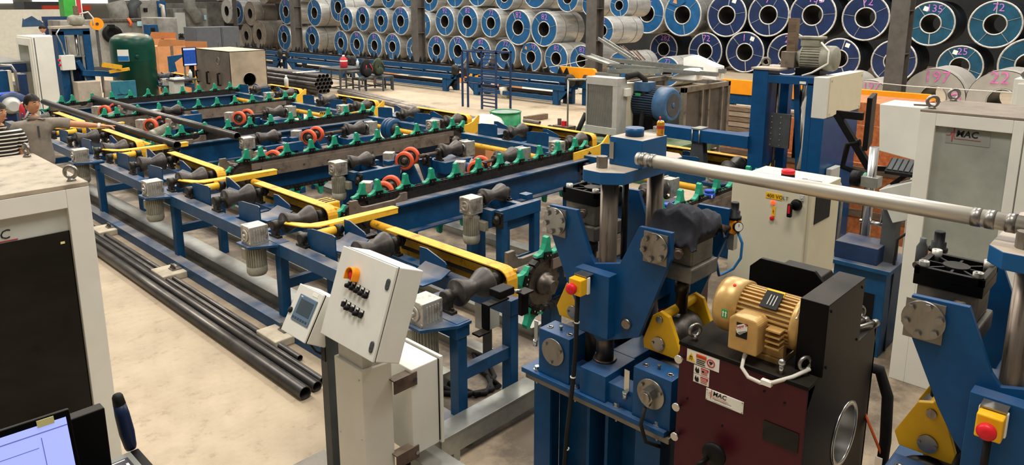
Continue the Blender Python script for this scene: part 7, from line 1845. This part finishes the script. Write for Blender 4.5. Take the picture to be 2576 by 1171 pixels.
def person(label, base, rz, shirt, larm, rarm, yaw, scale=1., hair=True, point=False, shirt_sleeve=.62, pitch=0., lean=0.):
    t = T('person', label, 'person', base, rz=rz, local=True)
    P = [(0, 0, .97, .125, .095), (0, 0, 1.10, .115, .085), (lean * .5, 0, 1.25, .125, .085), (lean, 0, 1.37, .115, .07), (lean, .0, 1.46, .058, .056), (lean, -.01, 1.55, .054)]
    E_ = [(0, 1), (1, 2), (2, 3), (3, 4), (4, 5)]
    body_v, body_e = list(P), list(E_)
    for s_ in (-1, 1):
        chain(body_v, body_e, [(s_ * .095, 0, .88, .088), (s_ * .10, -.01, .70, .078), (s_ * .10, -.01, .50, .058), (s_ * .10, .015, .32, .056), (s_ * .10, .03, .10, .038), (s_ * .105, -.03, .045, .04, .035), (s_ * .115, -.13, .035, .04, .025)], [(0, 1), (1, 2), (2, 3), (3, 4), (4, 5), (5, 6)], 0)
    av, ae = arm_pts(*larm, point=point); chain(body_v, body_e, av, ae, 3)
    bv, be = arm_pts(*rarm); chain(body_v, body_e, bv, be, 3)
    skin_mesh('body', body_v, body_e, 'skin', t.e)
    g = 1.10; sv = [(0, 0, .86, .175, .13), (0, 0, .97, .172, .128), (0, 0, 1.10, .168, .125), (lean * .5, 0, 1.25, .178, .125), (lean, 0, 1.385, .182, .115), (lean, 0, 1.455, .10, .09), (lean, 0, 1.485, .076, .072)]
    se = [(i, i + 1) for i in range(6)]
    for A in (larm, rarm):
        s0, e0 = V(A[0]), V(A[1]); e1 = s0.lerp(e0, shirt_sleeve); chain(sv, se, [(*s0, .082), (*s0.lerp(e1, .5), .078), (*e1, .078), (*(e1 + (e1 - s0).normalized() * .015), .07)], [(0, 1), (1, 2), (2, 3)], 4)
    skin_mesh('shirt', sv, se, shirt, t.e)
    tv = [(0, 0, .98, .15, .112), (0, 0, .92, .152, .114)]; te = [(0, 1)]
    for s_ in (-1, 1): chain(tv, te, [(s_ * .095, 0, .86, .10), (s_ * .10, -.01, .70, .092), (s_ * .10, -.01, .50, .074), (s_ * .10, .015, .32, .07), (s_ * .10, .025, .09, .066)], [(0, 1), (1, 2), (2, 3), (3, 4)], 1)
    skin_mesh('trousers', tv, te, 'trousers', t.e)
    for s_ in (-1, 1):
        q = MB().lathe(V((s_ * .108, .07, .035)) / U, -Y3, [(0, .03), (.02, .045), (.12, .045), (.2, .048), (.27, .04), (.29, .01)], 14); t.p('shoe', q, 'black_satin')
    head(t, (lean, -.02, 1.655), yaw, hair, pitch)
    c = MB().lathe(V((lean, 0, 1.462)) / U, Z3, [(0, .075), (.05, .072), (.055, .067), (.01, .066)], 20); t.p('collar', c, shirt)
    for ch in t.e.children: pass
    return t
S_ = 1.0
p = at(82, 262, z=1.655 / U)
t = person('man in grey polo shirt pointing along the pipe with outstretched arm', (p.x, p.y, 0), math.radians(-16), 'shirt_grey',
           ((.19, 0, 1.42), (.45, -.05, 1.375), (.69, -.10, 1.345), (1, -.12, -.1)), ((-.19, 0, 1.41), (-.27, .04, 1.14), (-.27, -.06, .89), (.05, -.3, -1)), math.radians(42), point=True, lean=-.005)
t.p('placket', MB().cbox(V((.03, -.125, 1.33)) / U, .022 / U, .006 / U, .14 / U), 'grey_dark')
t.p('wristwatch', MB().lathe(V((.655, -.093, 1.35)) / U, V((1, -.2, -.12)), [(0, .034 / U), (.028 / U, .034 / U)], 16), 'paper')
p = at(2, 292, z=1.62 / U)
person('man in black and white striped shirt cut off by the left edge', (p.x - .02, p.y + .05, 0), math.radians(-4), 'shirt_striped',
       ((.17, 0, 1.42), (.19, .02, 1.14), (.12, -.12, .92), (0, -.6, -1)), ((-.19, 0, 1.41), (-.27, .02, 1.14), (-.25, -.1, .9), (0, -.3, -1)), math.radians(38))
p = at(106, 72, z=1.66 / U + .45)
t = person('balding man in light blue shirt beyond the tall off-white cabinet', (p.x, p.y, .45), math.radians(10), 'shirt_blue',
       ((.19, 0, 1.42), (.25, -.12, 1.2), (.1, -.3, 1.3), (-.3, -.6, .5)), ((-.19, 0, 1.41), (-.27, .0, 1.14), (-.2, -.2, 1.0), (0, -.6, -.3)), math.radians(70), hair='bald')
solo('work_platform', MB().box(p.x - 1.2, p.x + 1.2, p.y - .8, p.y + .8, 0, .45), 'grey_dark', 'low grey platform under the man in light blue shirt', 'platform')
